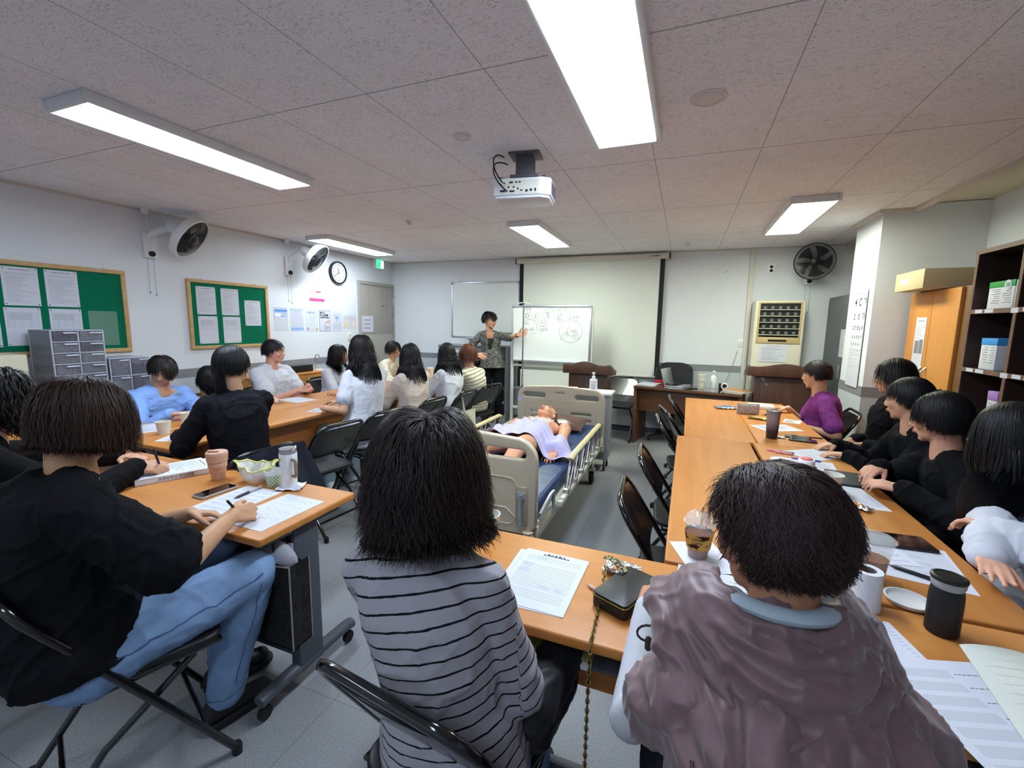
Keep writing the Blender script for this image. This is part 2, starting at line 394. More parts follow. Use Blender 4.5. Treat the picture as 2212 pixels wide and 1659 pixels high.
# ------------------------------------------------------------------ room shell
XL, XR, YB, YR, H = -4.65, 2.15, 6.33, -2.3, 2.46
def room():
    struct('floor', MB().box(XL-.1, XR+.1, YR-.1, YB+.1, -.1, 0), M['floor'])
    c = MB(); c.box(XL-.1, 1.69, YR-.1, YB+.1, H, H+.12); struct('ceiling', c, M['ceil'])
    c = MB(); c.box(1.69, XR+.1, YR-.1, YB+.1, H+.035, H+.12); struct('ceiling_side', c, M['plain_ceil'])
    struct('wall_left', MB().box(XL-.1, XL, YR-.1, YB+.1, 0, H), M['wall'])
    struct('wall_front', MB().box(XL, XR+.1, YB, YB+.1, 0, H+.12), M['wall'])
    struct('wall_right', MB().box(XR, XR+.1, YR-.1, YB, 0, H+.12), M['wall'])
    struct('wall_rear', MB().box(XL, XR, YR-.1, YR, 0, H+.12), M['wall'])
    struct('wall_pillar', MB().box(1.47, XR, 4.65, 5.25, 0, H+.03), M['wall'])
    # painted lower band and dado
    def strip(nm, z0, z1, t, m):
        struct(nm+'_left', MB().box(XL, XL+t, YR, 5.44, z0, z1), m)
        struct(nm+'_front', MB().box(XL, XR, YB-t, YB, z0, z1), m)
        struct(nm+'_right', MB().box(XR-t, XR, YR, 4.65, z0, z1), m)
        s = MB(); s.box(1.47-t, 1.47, 4.65-t, 5.25+t, z0, z1); s.box(1.47, XR, 4.65-t, 4.65, z0, z1); s.box(1.47, XR, 5.25, 5.25+t, z0, z1)
        struct(nm+'_pillar', s, m)
    strip('trim_lower', .07, .9, .003, M['lowwall']); strip('trim_band', .9, .985, .006, M['band']); strip('baseboard', 0, .07, .008, M['base'])
    # ceiling moulding
    mo = MB(); mo.box(XL, XL+.02, YR, YB, H-.02, H); struct('trim_left', mo, M['mould'])
    mo = MB(); mo.box(1.655, 1.7, YR, 4.62, H-.03, H+.035); struct('trim_right', mo, M['mould'])
    mo = MB(); mo.box(1.43, 1.47, 4.61, 5.29, H-.03, H); mo.box(1.47, 1.65, 4.61, 4.65, H-.03, H); struct('trim_pillar', mo, M['mould'])
    mo = MB(); mo.box(1.67, 1.7, 5.29, YB, H-.03, H+.035); struct('trim_recess', mo, M['mould'])
    mo = MB(); mo.box(XL, XR, YB-.012, YB, H-.018, H); struct('trim_front', mo, M['mould'])
    # door in the left wall
    y0, y1, zt = 5.5, 6.3, 2.05
    fr = MB(); fr.box(XL, XL+.03, y0-.05, y0, 0, zt+.05); fr.box(XL, XL+.03, y1, y1+.03, 0, zt+.05); fr.box(XL, XL+.03, y0, y1, zt, zt+.05)
    d = MB(); d.box(XL, XL+.016, y0+.003, y1-.003, .01, 1.283); d.box(XL, XL+.016, y0+.003, y1-.003, 1.289, zt-.003); d.box(XL, XL+.012, y0+.003, y1-.003, 1.28, 1.29)
    do = struct('door_1', d, M['door'], bevel=.002)
    f = fr.build('door_frame', M['door'], do, bevel=.003)
    for z in (1.82, 1.5, .35):
        h = MB(); h.tube([(XL+.032, y1-.004, z-.055), (XL+.032, y1-.004, z+.055)], .009, 10); h.box(XL+.014, XL+.02, y1-.045, y1, z-.05, z+.05); h.build('hinge', M['alu'], do)
    MB().box(XL+.015, XL+.02, y0+.52, y0+.57, 1.735, 1.745).build('door_plate', M['black'], do)
room()

def ceiling_panel(cx, cy, label, tint, power, grp='long ceiling light panels'):
    t = thing('ceiling_light', label, 'ceiling light', (cx, cy, H), 0, grp)
    w, l, h = .33, 1.27, .05
    f = MB()
    for x0, x1, y0, y1 in ((-w/2, -w/2+.022, -l/2, l/2), (w/2-.022, w/2, -l/2, l/2), (-w/2+.022, w/2-.022, -l/2, -l/2+.022), (-w/2+.022, w/2-.022, l/2-.022, l/2)):
        f.box(x0, x1, y0, y1, -h, 0)
    f.build('frame', M['white'], t, bevel=.004)
    m = mat('lamp_diffuser_'+label.split()[0]+str(int(cy*10)), '#ffffff', .5, emit='#ffffff', estr=power)
    m.node_tree.nodes['Principled BSDF'].inputs['Emission Color'].default_value = tint+(1,)
    MB().box(-w/2+.022, w/2-.022, -l/2+.022, l/2-.022, -h+.008, -h+.02).build('diffuser', m, t, smooth=False)
    return t
cool = (.80, .88, 1.0); green = (.93, 1.0, .92)
P = LAMP_POWER
ceiling_panel(-2.63, 1.86, 'cool ceiling light panel over the left tables, second largest in view', (.72, .85, 1), P*1.0)
ceiling_panel(-.34, 1.86, 'largest cool ceiling light panel, cut off by the top edge of the photo', (.72, .85, 1), P*1.0)
ceiling_panel(-4.02, 4.69, 'narrow looking ceiling light panel near the left wall and exit sign', (.8, .92, 1), P*.72)
ceiling_panel(-1.51, 4.74, 'greenish white ceiling light panel just behind the projector', (.92, 1.0, .86), P)
ceiling_panel(.84, 4.62, 'greenish white ceiling light panel at far right near the wall fan', (.93, 1.0, .82), P)

ceiling_panel(-2.63, -.98, 'rear left ceiling light panel, unseen, added as fill near the rear wall', (.72, .85, 1), P*.45)  # unseen panel added behind the camera to brighten backs, walls and ceiling
ceiling_panel(-.34, -.98, 'rear central ceiling light panel, unseen, added as fill near the rear wall', (.72, .85, 1), P*.45)  # second added fill panel, also out of view
def ceiling_disc(x, y, r, label, nm='ceiling_disc', h=.008):
    t = thing(nm, label, 'ceiling fitting', (x, y, H))
    MB().lathe([(0, 0), (r, 0), (r, -h*.6), (r*.93, -h), (0, -h)], 36).build('plate', M['disc'] if h < .01 else M['white'], t)
    if h < .01: MB().lathe([(r*.8, -h), (r*.8, -h-.003), (r*.76, -h-.003), (r*.76, -h)], 36, closed=True).build('rim', M['disc'], t)
    else: MB().lathe([(0, -h), (r*.55, -h), (r*.5, -h-.014), (0, -h-.016)], 24).build('sensor', M['offwhite'], t)
ceiling_disc(-1.16, 2.2, .05, 'round ceiling speaker cover left of the big central light')
ceiling_disc(.03, 2.2, .075, 'round ceiling speaker cover right of the big central light')
ceiling_disc(-2.57, 3.79, .05, 'white smoke detector on the ceiling left of the projector', 'smoke_detector', .02)
ceiling_disc(-.03, 5.72, .05, 'white smoke detector on the ceiling above the right of the screen', 'smoke_detector', .02)

# ------------------------------------------------------------------ flat printed things on walls and tables
def sheet(name, label, cat, w, h, mw, style='text', base='paper', group=None, seed=0, pins=None, thick=.0008):
    """paper: local x right, y up, z towards the reader"""
    t = thing(name, label, cat, (0, 0, 0), 0, group); t.matrix_world = mw
    r = random.Random(seed)
    MB().box(-w/2, w/2, -h/2, h/2, 0, thick).build('sheet', M[base], t, smooth=False)
    z = thick; a, b, c = MB(), MB(), MB()
    def ln(mb, x0, x1, y, t_=.0016): mb.box(x0*w-w/2, x1*w-w/2, h/2-y*h-t_/2, h/2-y*h+t_/2, z-.0001, z+(.0004 if mb is c else .0003))
    def bl(mb, x0, x1, y0, y1): mb.box(x0*w-w/2, x1*w-w/2, h/2-y1*h, h/2-y0*h, z-.0001, z+.00018)
    def word(mb, x0, x1, y, t_=.0022):
        x = x0
        while x < x1:
            l = r.uniform(.015, .05)
            ln(mb, x, min(x+l, x1), y, t_); x += l+.013
    if style in ('text', 'notice'):
        word(c, .22, .78, .07, .004)
        bl(a, .1, .9, .15, .2) if style == 'notice' else None
        y = .14 if style == 'text' else .24
        while y < .92:
            if r.random() < .14: bl(a, .1, r.choice([.45, .9]), y, y+.035); y += .055
            else: word(b, .1, r.uniform(.5, .92), y, .0018); y += .026
    elif style == 'table':
        for i in range(15): ln(b, .08, .92, .12+i*.028, .0006)
        for x in (.08, .25, .45, .68, .92): bl(b, x, x+.004, .12, .52)
        bl(a, .12, .75, .14, .32); word(b, .5, .9, .94)
    elif style == 'form':
        word(c, .3, .72, .07, .005); bl(a, .08, .92, .2, .215); bl(a, .08, .92, .68, .7)
        for i in range(14): ln(b, .08, .92, .13+i*.04 if i < 2 else .22+i*.034, .0007)
        bl(a, .22, .42, .1, .18); bl(a, .08, .26, .26, .34); bl(a, .08, .24, .38, .45)
        bl(a, .5, .66, .62, .675); bl(a, .74, .84, .62, .675)
        for i in range(5): ln(b, .1, .9, .74+i*.03, .0005)
    elif style == 'hand':
        for k in range(7):
            for q in range(4):
                x = .2+k*.1+r.uniform(-.01, .01); word(b, x, x+.06, .12+q*.17+r.uniform(0, .05), .0012)
        word(b, .45, .62, .72, .003); word(b, .15, .5, .86, .0013)
    elif style == 'lines':
        for i in range(20): ln(b, .06, .94, .1+i*.04, .0006)
        bl(a, .45, .62, .3, .38); bl(a, .45, .68, .46, .54); bl(a, .5, .75, .7, .76); word(c, .1, .4, .05, .003)
    elif style == 'grey':
        for i in range(7): bl(a, .1, .62, .1+i*.125, .18+i*.125)
        for i in range(7): word(b, .66, .92, .14+i*.125)
    elif style == 'grid':
        for i in range(15): ln(a, .06, .94, .06+i*.06, .0006)
        for i in range(9): bl(a, .06+i*.11, .063+i*.11, .06, .9)
    if a.v: a.build('shaded_printing', M['inklight'], t, smooth=False)
    if b.v: b.build('printing', M['ink'], t, smooth=False)
    if c.v: c.build('heading', M['inkdark'], t, smooth=False)
    if pins:
        for x, y in pins:
            p = MB(); p.ellip((x*w/2, y*h/2, z+.002), (.004, .004, .004), nu=8, nv=6); p.build('pin', M['black'], t)
    return t
def onleft(y, z, off=0.0): return axes((XL+off, y, z), (0, 1, 0), (0, 0, 1))
def onfront(x, z, off=0.0): return axes((x, YB-off, z), (1, 0, 0), (0, 0, 1))
def flat(x, y, z, a=0): return Matrix.Translation((x, y, z)) @ Matrix.Rotation(a, 4, 'Z')

def bulletin(y0, y1, z0, z1, label):
    t = thing('bulletin_board', label, 'bulletin board', (XL, (y0+y1)/2, (z0+z1)/2))
    w = (y1-y0)/2; h = (z1-z0)/2; f = MB(); b = .035
    f.box(.0, .025, -w, w, h-b, h); f.box(0, .025, -w, w, -h, -h+b); f.box(0, .025, -w, -w+b, -h+b, h-b); f.box(0, .025, w-b, w, -h+b, h-b)
    f.build('frame', M['cork'], t, bevel=.004)
    MB().box(0, .012, -w+b, w-b, -h+b, h-b).build('felt', M['green'], t)
    for y in (-w+.15, w-.15):
        k = MB(); k.tube([(.01, y, h), (.01, y, h+.012)], .005, 8); k.build('hook', M['alu'], t)
bulletin(1.25, 2.455, 1.185, 1.893, 'larger green bulletin board with wooden frame at the left edge of the photo')
bulletin(2.97, 3.885, 1.175, 1.883, 'smaller green bulletin board with wooden frame between the two wall fans')
PN = [(-.88, .92), (.88, .92), (-.88, -.92), (.88, -.92)]
for i, (y, z, st, lb) in enumerate([(1.786, 1.705, 'notice', 'upper left notice on the large green board'), (2.022, 1.705, 'notice', 'upper notice next to bare green felt on the large board'),
        (1.776, 1.407, 'table', 'lower left timetable sheet on the large green board'), (2.024, 1.405, 'table', 'lower sheet partly hidden behind the tall drawer tower'),
        (1.56, 1.7, 'text', 'upper sheet cut by the left edge of the photo'), (1.55, 1.4, 'table', 'lower sheet cut by the left edge of the photo'),
        (3.158, 1.673, 'notice', 'upper left notice on the small green board'), (3.416, 1.67, 'notice', 'upper middle notice on the small green board'),
        (3.161, 1.372, 'table', 'lower left sheet on the small green board'), (3.42, 1.37, 'table', 'lower middle sheet on the small green board'),
        (3.683, 1.558, 'text', 'notice hanging alone at the right of the small green board')]):
    sheet('notice', 'white '+lb, 'notice', .2, .283, onleft(y, z, .0125), st, group='notices pinned on the green boards', seed=i, pins=PN)
s = MB().box(-.1, .1, -.145, .145, 0, .001).build('plastic_sleeve', mat('sleeve_film', '#7fae97', .12, alpha=.45), None); s.matrix_world = onleft(2.268, 1.393, .0125)
tag(s, 'empty clear plastic sleeve on the large green board', 'plastic sleeve')

def colour_poster(y, z, w, h, label, build, base='paper', off=.001, group='posters in a row on the left wall'):
    t = thing('poster', label, 'poster', (0, 0, 0), 0, group); t.matrix_world = onleft(y, z, off)
    MB().box(-w/2, w/2, -h/2, h/2, 0, .001).build('sheet', M[base], t, smooth=False)
    build(t, w, h); return t
def R_(t, nm, col, x0, x1, y0, y1, w, h, d=.0013):
    MB().box(x0*w-w/2, x1*w-w/2, h/2-y1*h, h/2-y0*h, .0009, d).build(nm, mat('ink_'+col.strip('#'), col, .8), t, smooth=False)
def W_(t, w, h, rows, col='#7d7f8a', x0=.1, x1=.9, tk=.004, seed=1):
    r = random.Random(seed); mb = MB()
    for y in rows:
        x = x0
        while x < x1: l = r.uniform(.03, .09); mb.box(x*w-w/2, min(x+l, x1)*w-w/2, h/2-y*h-tk/2, h/2-y*h+tk/2, .0012, .0016); x += l+.02
    mb.build('text_lines', mat('ink_'+col.strip('#'), col, .8), t, smooth=False)
def ring_arc(mb, cx, cy, r0, r1, a0, a1, z0=.0012, z1=.002, n=24):
    pts = [(cx+r1*math.cos(a0+(a1-a0)*i/n), cy+r1*math.sin(a0+(a1-a0)*i/n)) for i in range(n+1)]+[(cx+r0*math.cos(a1-(a1-a0)*i/n), cy+r0*math.sin(a1-(a1-a0)*i/n)) for i in range(n+1)]
    mb.prism(pts, z0, z1)
def b1(t, w, h):
    R_(t, 'blue_heading', '#5f8fd8', 0.03, .97, .1, .2, w, h); R_(t, 'blue_panel', '#8fb0e6', .03, .97, .23, .42, w, h)
    R_(t, 'white_panel', '#eef1fa', .06, .5, .26, .4, w, h, .0016); m = MB(); ring_arc(m, .12*w, .17*h, .0, .021, 0, 6.28, .0012, .0023); ring_arc(m, .35*w, .17*h, .0, .021, 0, 6.28, .0012, .0023); m.build('icons', M['paper'], t, smooth=False)
    W_(t, w, h, (.05,), '#4d6fb5'); W_(t, w, h, (.5, .56, .62, .68, .76, .82, .88), '#c3c9dc')
def b2(t, w, h):
    R_(t, 'blue_border', '#a9c4ee', .03, .97, .03, .1, w, h); R_(t, 'blue_foot', '#8fb3ea', .03, .97, .86, .97, w, h); W_(t, w, h, (.16,), '#5a78b8', .3, .7, .005)
    W_(t, w, h, [.24+i*.055 for i in range(11)], '#b4bfd6')
def b3(t, w, h):
    W_(t, w, h, (.1, .14), '#5f7fc0', .15, .75, .007); R_(t, 'grey_panel', '#d5dbe0', .1, .9, .2, .82, w, h); W_(t, w, h, [.25+i*.06 for i in range(9)], '#9aa3ad', .2, .8)
    R_(t, 'purple_figure', '#b79ad8', .04, .2, .82, .96, w, h, .0018); R_(t, 'orange_figure', '#d9a678', .82, .96, .84, .96, w, h, .0018)
def b4(t, w, h):
    for a in ((0, 1, 0, .02), (0, 1, .98, 1), (0, .03, 0, 1), (.97, 1, 0, 1)): R_(t, 'violet_border', '#6468a8', *a, w, h)
    for i, s_ in enumerate(['출입 시', '손 소독제를', '사용해주세요']): text('lettering', s_, .03, M['inkdark'], t, Matrix.Translation((-w*.42, h*(.38-.115*i), .0012)), 'LEFT', .0012)
    m = MB(); m.box(-.015, .03, -h*.46, -h*.18, .001, .002); m.box(-.002, .012, -h*.18, -h*.1, .001, .002); m.build('bottle_picture', mat('ink_bottle', '#9cc3d6', .7), t)
    for pl in ([(.0, -.03), (.03, 0), (.085, .005), (.085, -.025), (.04, -.03)], [(.01, -.095), (.03, -.075), (.085, -.08), (.085, -.105), (.03, -.11)]): m = MB(); m.prism(pl, .001, .0023); m.build('hand_picture', mat('ink_hand', '#e0a288', .7), t)
def b5(t, w, h):
    W_(t, w, h, (.17,), '#6e7076', .2, .8, .005)
    m = MB(); cy = h*.04
    ring_arc(m, 0, cy, 0, .009, 0, 6.28)
    for r_ in (.022, .038, .054): ring_arc(m, 0, cy, r_, r_+.008, PI*.25, PI*.75)
    m.build('wifi_symbol', mat('ink_wifi', '#2f8fc8', .6), t); W_(t, w, h, (.6, .68, .76, .84), '#6a6d73', .12, .85, .004)
def b6(t, w, h):
    R_(t, 'tan_room', '#e0cfae', .08, .4, .45, .95, w, h); R_(t, 'pink_room', '#ead6d2', .66, .95, .5, .95, w, h); W_(t, w, h, (.15,), '#c07f7c', .2, .8, .005)
    for a in ((.06, .96, .26, .28), (.06, .07, .28, .96), (.42, .43, .28, .96), (.64, .65, .28, .96)): R_(t, 'plan_line', '#a8a29c', *a, w, h, .0015)
def b7(t, w, h):
    W_(t, w, h, (.25, .5, .75), '#4f5560', .25, .75, .011)
def bp(t, w, h):
    R_(t, 'red_tag', '#b8486e', .45, .75, .06, .15, w, h); W_(t, w, h, (.11,), '#c58a9e', .06, .42, .008); W_(t, w, h, (.2,), '#8d8f99', .06, .6)
    R_(t, 'pink_band', '#d24f8c', .05, .95, .55, .75, w, h); W_(t, w, h, (.35, .42, .47), '#b6b8c4', .1, .9); W_(t, w, h, (.82, .88), '#d9a3b8', .2, .8)
colour_poster(4.068, 1.5, .198, .285, 'poster with blue heading and two white circles, leftmost in the row', b1)
colour_poster(4.312, 1.495, .205, .285, 'pale blue bordered text poster, second in the row', b2)
colour_poster(4.555, 1.483, .2, .28, 'grey diploma style poster with purple figure, third in the row', b3)
colour_poster(4.782, 1.483, .2, .285, 'violet bordered hand sanitiser poster with pump bottle picture', b4)
colour_poster(5.01, 1.475, .2, .28, 'white poster with blue wifi symbol', b5)
colour_poster(5.27, 1.475, .27, .2, 'small beige floor plan poster beside the door', b6)
colour_poster(4.657, 1.79, .29, .195, 'white and pink notice hanging above the poster row', bp, group='notice above the posters')
colour_poster(5.635, 1.445, .29, .25, 'pale blue printed note taped on the grey door', b7, off=.017, group='note on the door')

# clock, exit sign, wall switch
def clock():
    t = thing('wall_clock', 'round black rimmed white wall clock on the left wall', 'clock'); t.matrix_world = onleft(5.045, 2.16)
    r = .155
    MB().lathe([(0, 0), (r, 0), (r+.004, .02), (r, .045), (r-.012, .048), (r-.018, .04), (r-.018, .03)], 48).build('rim', M['black'], t)
    MB().lathe([(0, .028), (r-.016, .028), (r-.016, .032), (0, .032)], 48).build('face', M['white'], t)
    for k in range(1, 13):
        a = PI/2-k*PI/6; text('numeral', str(k), .042, M['inkdark'], t, Matrix.Translation((math.cos(a)*.105, math.sin(a)*.105, .033)))
    def hand(nm, a, l, w_, z):
        MB().box(-w_/2, w_/2, -.02, l, z, z+.002, Matrix.Rotation(-a, 4, 'Z')).build(nm, M['black'], t)
    hand('hour_hand', math.radians(350), .07, .007, .035); hand('minute_hand', math.radians(240), .105, .005, .038)
clock()
def exit_sign():
    t = thing('exit_sign', 'green lit emergency exit sign above the door', 'exit sign'); t.matrix_world = axes((XL+.07, 5.92, 2.385), (0, 1, 0), (0, 0, 1)) 
    MB().box(-.1, .1, -.075, .075, -.07, 0).build('housing', M['white'], t, bevel=.006)
    MB().box(-.09, .09, -.065, .065, 0, .004).build('lit_panel', mat('exit_green', '#2fae74', .4, emit='#2fbf78', estr=1.6), t)
    m = MB(); m.box(.0, .08, -.055, .055, .004, .005); m.build('doorway', mat('exit_white', '#ffffff', .4, emit='#dfffe8', estr=1.6), t)
    m = MB(); m.rcone((.01, .035, .006), (.012, .037, .006), .009, .009, 8); m.rcone((.005, .022, .006), (-.012, -.01, .006), .006, .005, 8)
    m.rcone((-.012, -.01, .006), (.008, -.045, .006), .005, .004, 8); m.rcone((-.012, -.01, .006), (-.05, -.03, .006), .005, .004, 8); m.rcone((.003, .018, .006), (.03, -.005, .006), .004, .003, 8); m.rcone((.003, .018, .006), (-.03, .01, .006), .004, .003, 8)
    m.build('running_figure', mat('exit_fig', '#12824e', .4, emit='#128a50', estr=.7), t)
exit_sign()
def plate(nm, label, mw, holes=2, w=.075, h=.12, cat='socket'):
    t = thing(nm, label, cat); t.matrix_world = mw
    MB().box(-w/2, w/2, -h/2, h/2, 0, .01).build('cover', M['white'], t, bevel=.003)
    for k in range(holes):
        y = (k-(holes-1)/2)*.045
        if cat == 'socket': MB().lathe([(.0, .0105), (.017, .0105), (.019, .0125), (.02, .0105)], 20, m=Matrix.Translation((0, y, 0))).build('outlet', M['offwhite'], t); MB().box(-.009, .009, y-.003, y+.003, .0095, .0115).build('pin_hole', M['black'], t)
        else: MB().box(-w*.35, w*.35, y-.02, y+.02, .009, .014).build('rocker', M['offwhite'], t, bevel=.002)
plate('light_switch', 'white light switch on the wall beside the door', onleft(5.25, 1.26), 2, cat='switch')
plate('wall_socket', 'white double wall socket high on the front wall beside the fan', onfront(.94, 2.2), 2)
plate('wall_socket', 'white socket low on the front wall below the whiteboard', onfront(-2.15, .6), 1, .12, .07)
plate('light_switch', 'white switch box on the conduit left of the air conditioner', onfront(.68, 1.285), 1, .08, .1, cat='switch')

# screen, whiteboards, conduit
def projection_screen():
    t = thing('projection_screen', 'large white pull-down projection screen with black side borders on the front wall', 'projection screen', (0, 0, 0))
    x0, x1, zt, zb = -2.34, -.3, 2.37, .80; y = YB-.05
    c = MB(); c.box(x0-.05, x1+.05, y-.035, y+.05, zt-.01, zt+.065); c.build('housing', M['offwhite'], t, bevel=.015)
    for x in (x0-.055, x1+.055): MB().box(x-.006, x+.006, y-.037, y+.05, zt-.012, zt+.068).build('end_cap', M['black'], t, bevel=.01)
    MB().box(x0+.06, x1-.06, y-.002, y+.001, zb, zt).build('cloth', M['screen'], t)
    for a, b in ((x0, x0+.06), (x1-.06, x1)): MB().box(a, b, y-.003, y+.002, zb, zt).build('black_border', M['black'], t)
    MB().box(x0, x1, y-.008, y+.006, zb-.02, zb).build('bottom_bar', M['offwhite'], t, bevel=.004)
    mk = MB(); mk.prism([(-.06, -.012), (-.035, 0), (-.06, .012)], 0, .0008, axes((x1-.12, y-.0355, zt+.028), (1, 0, 0), (0, 0, 1))); mk.box(x1-.12-.03, x1-.12+.05, y-.0363, y-.0355, zt+.022, zt+.034); mk.build('maker_mark', mat('mark_blue', '#3d5f8f', .6), t)
projection_screen()
def frame_board(t, w, h, d=.02):
    MB().box(-w/2+.02, w/2-.02, -h/2+.02, h/2-.02, 0, d*.6).build('writing_surface', M['board'], t)
    f = MB(); f.box(-w/2+.03, w/2-.03, h/2-.025, h/2, 0, d); f.box(-w/2+.03, w/2-.03, -h/2, -h/2+.025, 0, d); f.box(-w/2, -w/2+.025, -h/2+.03, h/2-.03, 0, d); f.box(w/2-.025, w/2, -h/2+.03, h/2-.03, 0, d)
    f.build('frame', M['alu'], t, bevel=.004)
    for sx in (-1, 1):
        for sy in (-1, 1): c = MB(); c.box(sx*w/2-.035*(sx > 0), sx*w/2+.035*(sx < 0), sy*h/2-.035*(sy > 0), sy*h/2+.035*(sy < 0), -.002, d+.003); c.build('corner_cap', mat('grey_cap', '#8b9098', .5), t, bevel=.005)
t = thing('whiteboard', 'blank whiteboard hung on the front wall behind the standing presenter', 'whiteboard'); t.matrix_world = onfront(-2.935, 1.69, .005); frame_board(t, 1.16, .86)
MB().box(-.3, .3, -.455, -.43, 0, .05).build('pen_tray', M['alu'], t, bevel=.003)
for x in (-.42, .4): MB().tube([(x, .43, .01), (x, .455, .01)], .008, 8).build('hook', M['alu'], t)

def stroke(mb, pts, r=.0017, z=.001):
    mb.tube([(x, y, z) for x, y in pts], r, 6, flat=.35)
def oval(mb, cx, cy, rx, ry, a0=0, a1=6.0, n=40, r=.0017):
    stroke(mb, [(cx+rx*math.cos(a0+(a1-a0)*i/n), cy+ry*math.sin(a0+(a1-a0)*i/n)) for i in range(n+1)], r)
def mobile_board():
    t = thing('rolling_whiteboard', 'rolling whiteboard on a white stand covered in marker diagrams', 'whiteboard', (-1.68, 5.72, 0), 0)
    b = bpy.data.objects.new('board', None)
    w, h = 1.1, .76; zc = 1.352; d = .022
    mw = axes((0, 0, zc), (1, 0, 0), (0, 0, 1))
    o = MB().box(-w/2+.02, w/2-.02, -h/2+.02, h/2-.02, 0, d*.6, mw).build('writing_surface', M['board'], t)
    f = MB(); f.box(-w/2+.03, w/2-.03, h/2-.025, h/2, 0, d, mw); f.box(-w/2+.03, w/2-.03, -h/2, -h/2+.025, 0, d+.03, mw); f.box(-w/2, -w/2+.025, -h/2+.03, h/2-.03, 0, d, mw); f.box(w/2-.025, w/2, -h/2+.03, h/2-.03, 0, d, mw)
    f.build('frame', M['alu'], t, bevel=.004)
    for sx in (-1, 1):
        for sy in (-1, 1): c = MB(); c.box(sx*w/2-.035*(sx > 0), sx*w/2+.035*(sx < 0), sy*h/2-.035*(sy > 0), sy*h/2+.035*(sy < 0), -.002, d+.003, mw); c.build('corner_cap', mat('grey_cap', '#8b9098', .5), t, bevel=.005)
    wh = mat('white_stand_steel', '#d6d9cf', .4)
    for x in (-.55, .55):
        s = MB(); s.box(x-.02, x+.02, .0, .035, .1, 1.72); s.build('upright', wh, t, bevel=.004)
        s = MB(); s.box(x-.022, x+.022, -.27, .27, .075, .115); s.build('foot', wh, t, bevel=.004)
        for y in (-.25, .25):
            c = MB(); c.lathe([(0, -.012), (.033, -.012), (.036, 0), (.033, .012), (0, .012)], 20, m=Matrix.Translation((x, y, .036)) @ Matrix.Rotation(PI/2, 4, 'Y')); c.bar((x-.016, y, .036), (x-.016, y, .08), .004, .03); c.bar((x+.016, y, .036), (x+.016, y, .08), .004, .03); c.build('caster', M['rubber'], t)
    s = MB(); s.box(-.53, .53, .005, .03, .3, .335); s.box(-.53, .53, .005, .03, .9, .93); s.build('cross_bar', wh, t, bevel=.003)
    p = MB(); p.box(-.42, .45, .0, .012, .62, .86); p.build('lower_panel', wh, t)
    p = MB(); p.box(-.5, .5, -.05, -.02, .595, .612); p.build('tray', M['alu'], t)
    p = MB(); p.box(-.46, -.42, -.004, .0, .62, .86); p.build('dark_strip', M['black'], t)
    # writing, in metres on the board face (origin = board centre)
    k = MB(); wm = mw @ Matrix.Translation((0, 0, d*.6+.0006))
    q = MB()
    def W(u, v): return ((u-747)/1335*1.1-.55, .38-(v-150)/980*.76)
    def ov(cx, cy, rx, ry, a0=.2, a1=6.2): x, y = W(cx, cy); oval(q, x, y, rx/1335*1.1, ry/980*.76, a0, a1)
    ov(1020, 335, 78, 68); ov(1178, 340, 60, 68); ov(1345, 330, 58, 60, .6, 6.5); ov(1570, 365, 72, 75); ov(1795, 335, 95, 80); ov(1750, 580, 188, 195, 1.9, 8.0)
    ov(1775, 585, 85, 78, 1.9, 7.2); ov(1060, 500, 122, 105, -.2, 3.3); ov(1290, 455, 90, 55); ov(1390, 235, 100, 45); ov(1625, 240, 105, 52, .2, 4.5); ov(1615, 700, 26, 26); ov(1845, 680, 55, 40); ov(1700, 640, 22, 22); ov(1010, 230, 68, 40, .5, 4)
    for a, b in (((1595, 665), (1690, 600)), ((1660, 585), (1700, 590)), ((1700, 590), (1690, 640)), ((1070, 655), (1180, 625)), ((1250, 510), (1335, 495)), ((1380, 375), (1415, 375)), ((1262, 580), (1262, 650)), ((935, 500), (935, 610)), ((1182, 500), (1182, 600))):
        stroke(q, [W(*a), W(*b)])
    qq = MB(); qq.v = [tuple(wm @ Vector(p)) for p in q.v]; qq.f = q.f; qq.build('marker_drawing', mat('marker_grey', '#7b8787', .7), t)
    mg = mat('marker_dark', '#737e7d', .7)
    for s_, u, v, sz in (('D', 1015, 335, .085), ('I', 1160, 345, .085), ('S', 1365, 325, .085), ('C', 1565, 365, .09), ('주도형', 1015, 225, .042), ('안정형', 1395, 240, .042), ('분석적', 1600, 235, .045), ('신중형', 1795, 350, .045),
                         ('결과', 1000, 465, .04), ('사고', 1290, 455, .045), ('사람형', 1295, 570, .045), ('목표 행동', 1055, 570, .036), ('기분', 1790, 590, .05), ('사고', 1845, 680, .028)):
        x, y = W(u, v); text('marker_writing', s_, sz, mg, t, wm @ Matrix.Translation((x, y, 0)))
    e = MB().box(.16, .22, -.03, -.005, zc-h/2+.002, zc-h/2+.022).build('eraser', mat('pink_eraser', '#d98c8c', .7), t, bevel=.003)
mobile_board()
c = MB(); c.box(.70, .755, YB-.03, YB, .0, H); tag(c.build('cable_conduit', mat('conduit', '#cfcdc2', .5), None, bevel=.004), 'vertical white cable conduit on the front wall left of the air conditioner', 'conduit')
m = MB(); m.tube([(.64, YB-.04, 1.18), (.60, YB-.06, 1.0), (.55, YB-.1, .85), (.5, YB-.25, .745)], .004, 6); tag(m.build('power_cord', M['band'], None), 'thin grey cord running down from switch box to the desk', 'cord')
m = MB()
for i in range(3): m.ellip((.42+.018*i, YB-.004, 2.17+.012*i), (.014, .004, .008), Matrix.Rotation(.7*i, 3, 'Y'), 8, 6)
tag(m.build('torn_tape', M['paper'], None), 'scrap of torn white tape high on the front wall', 'tape')
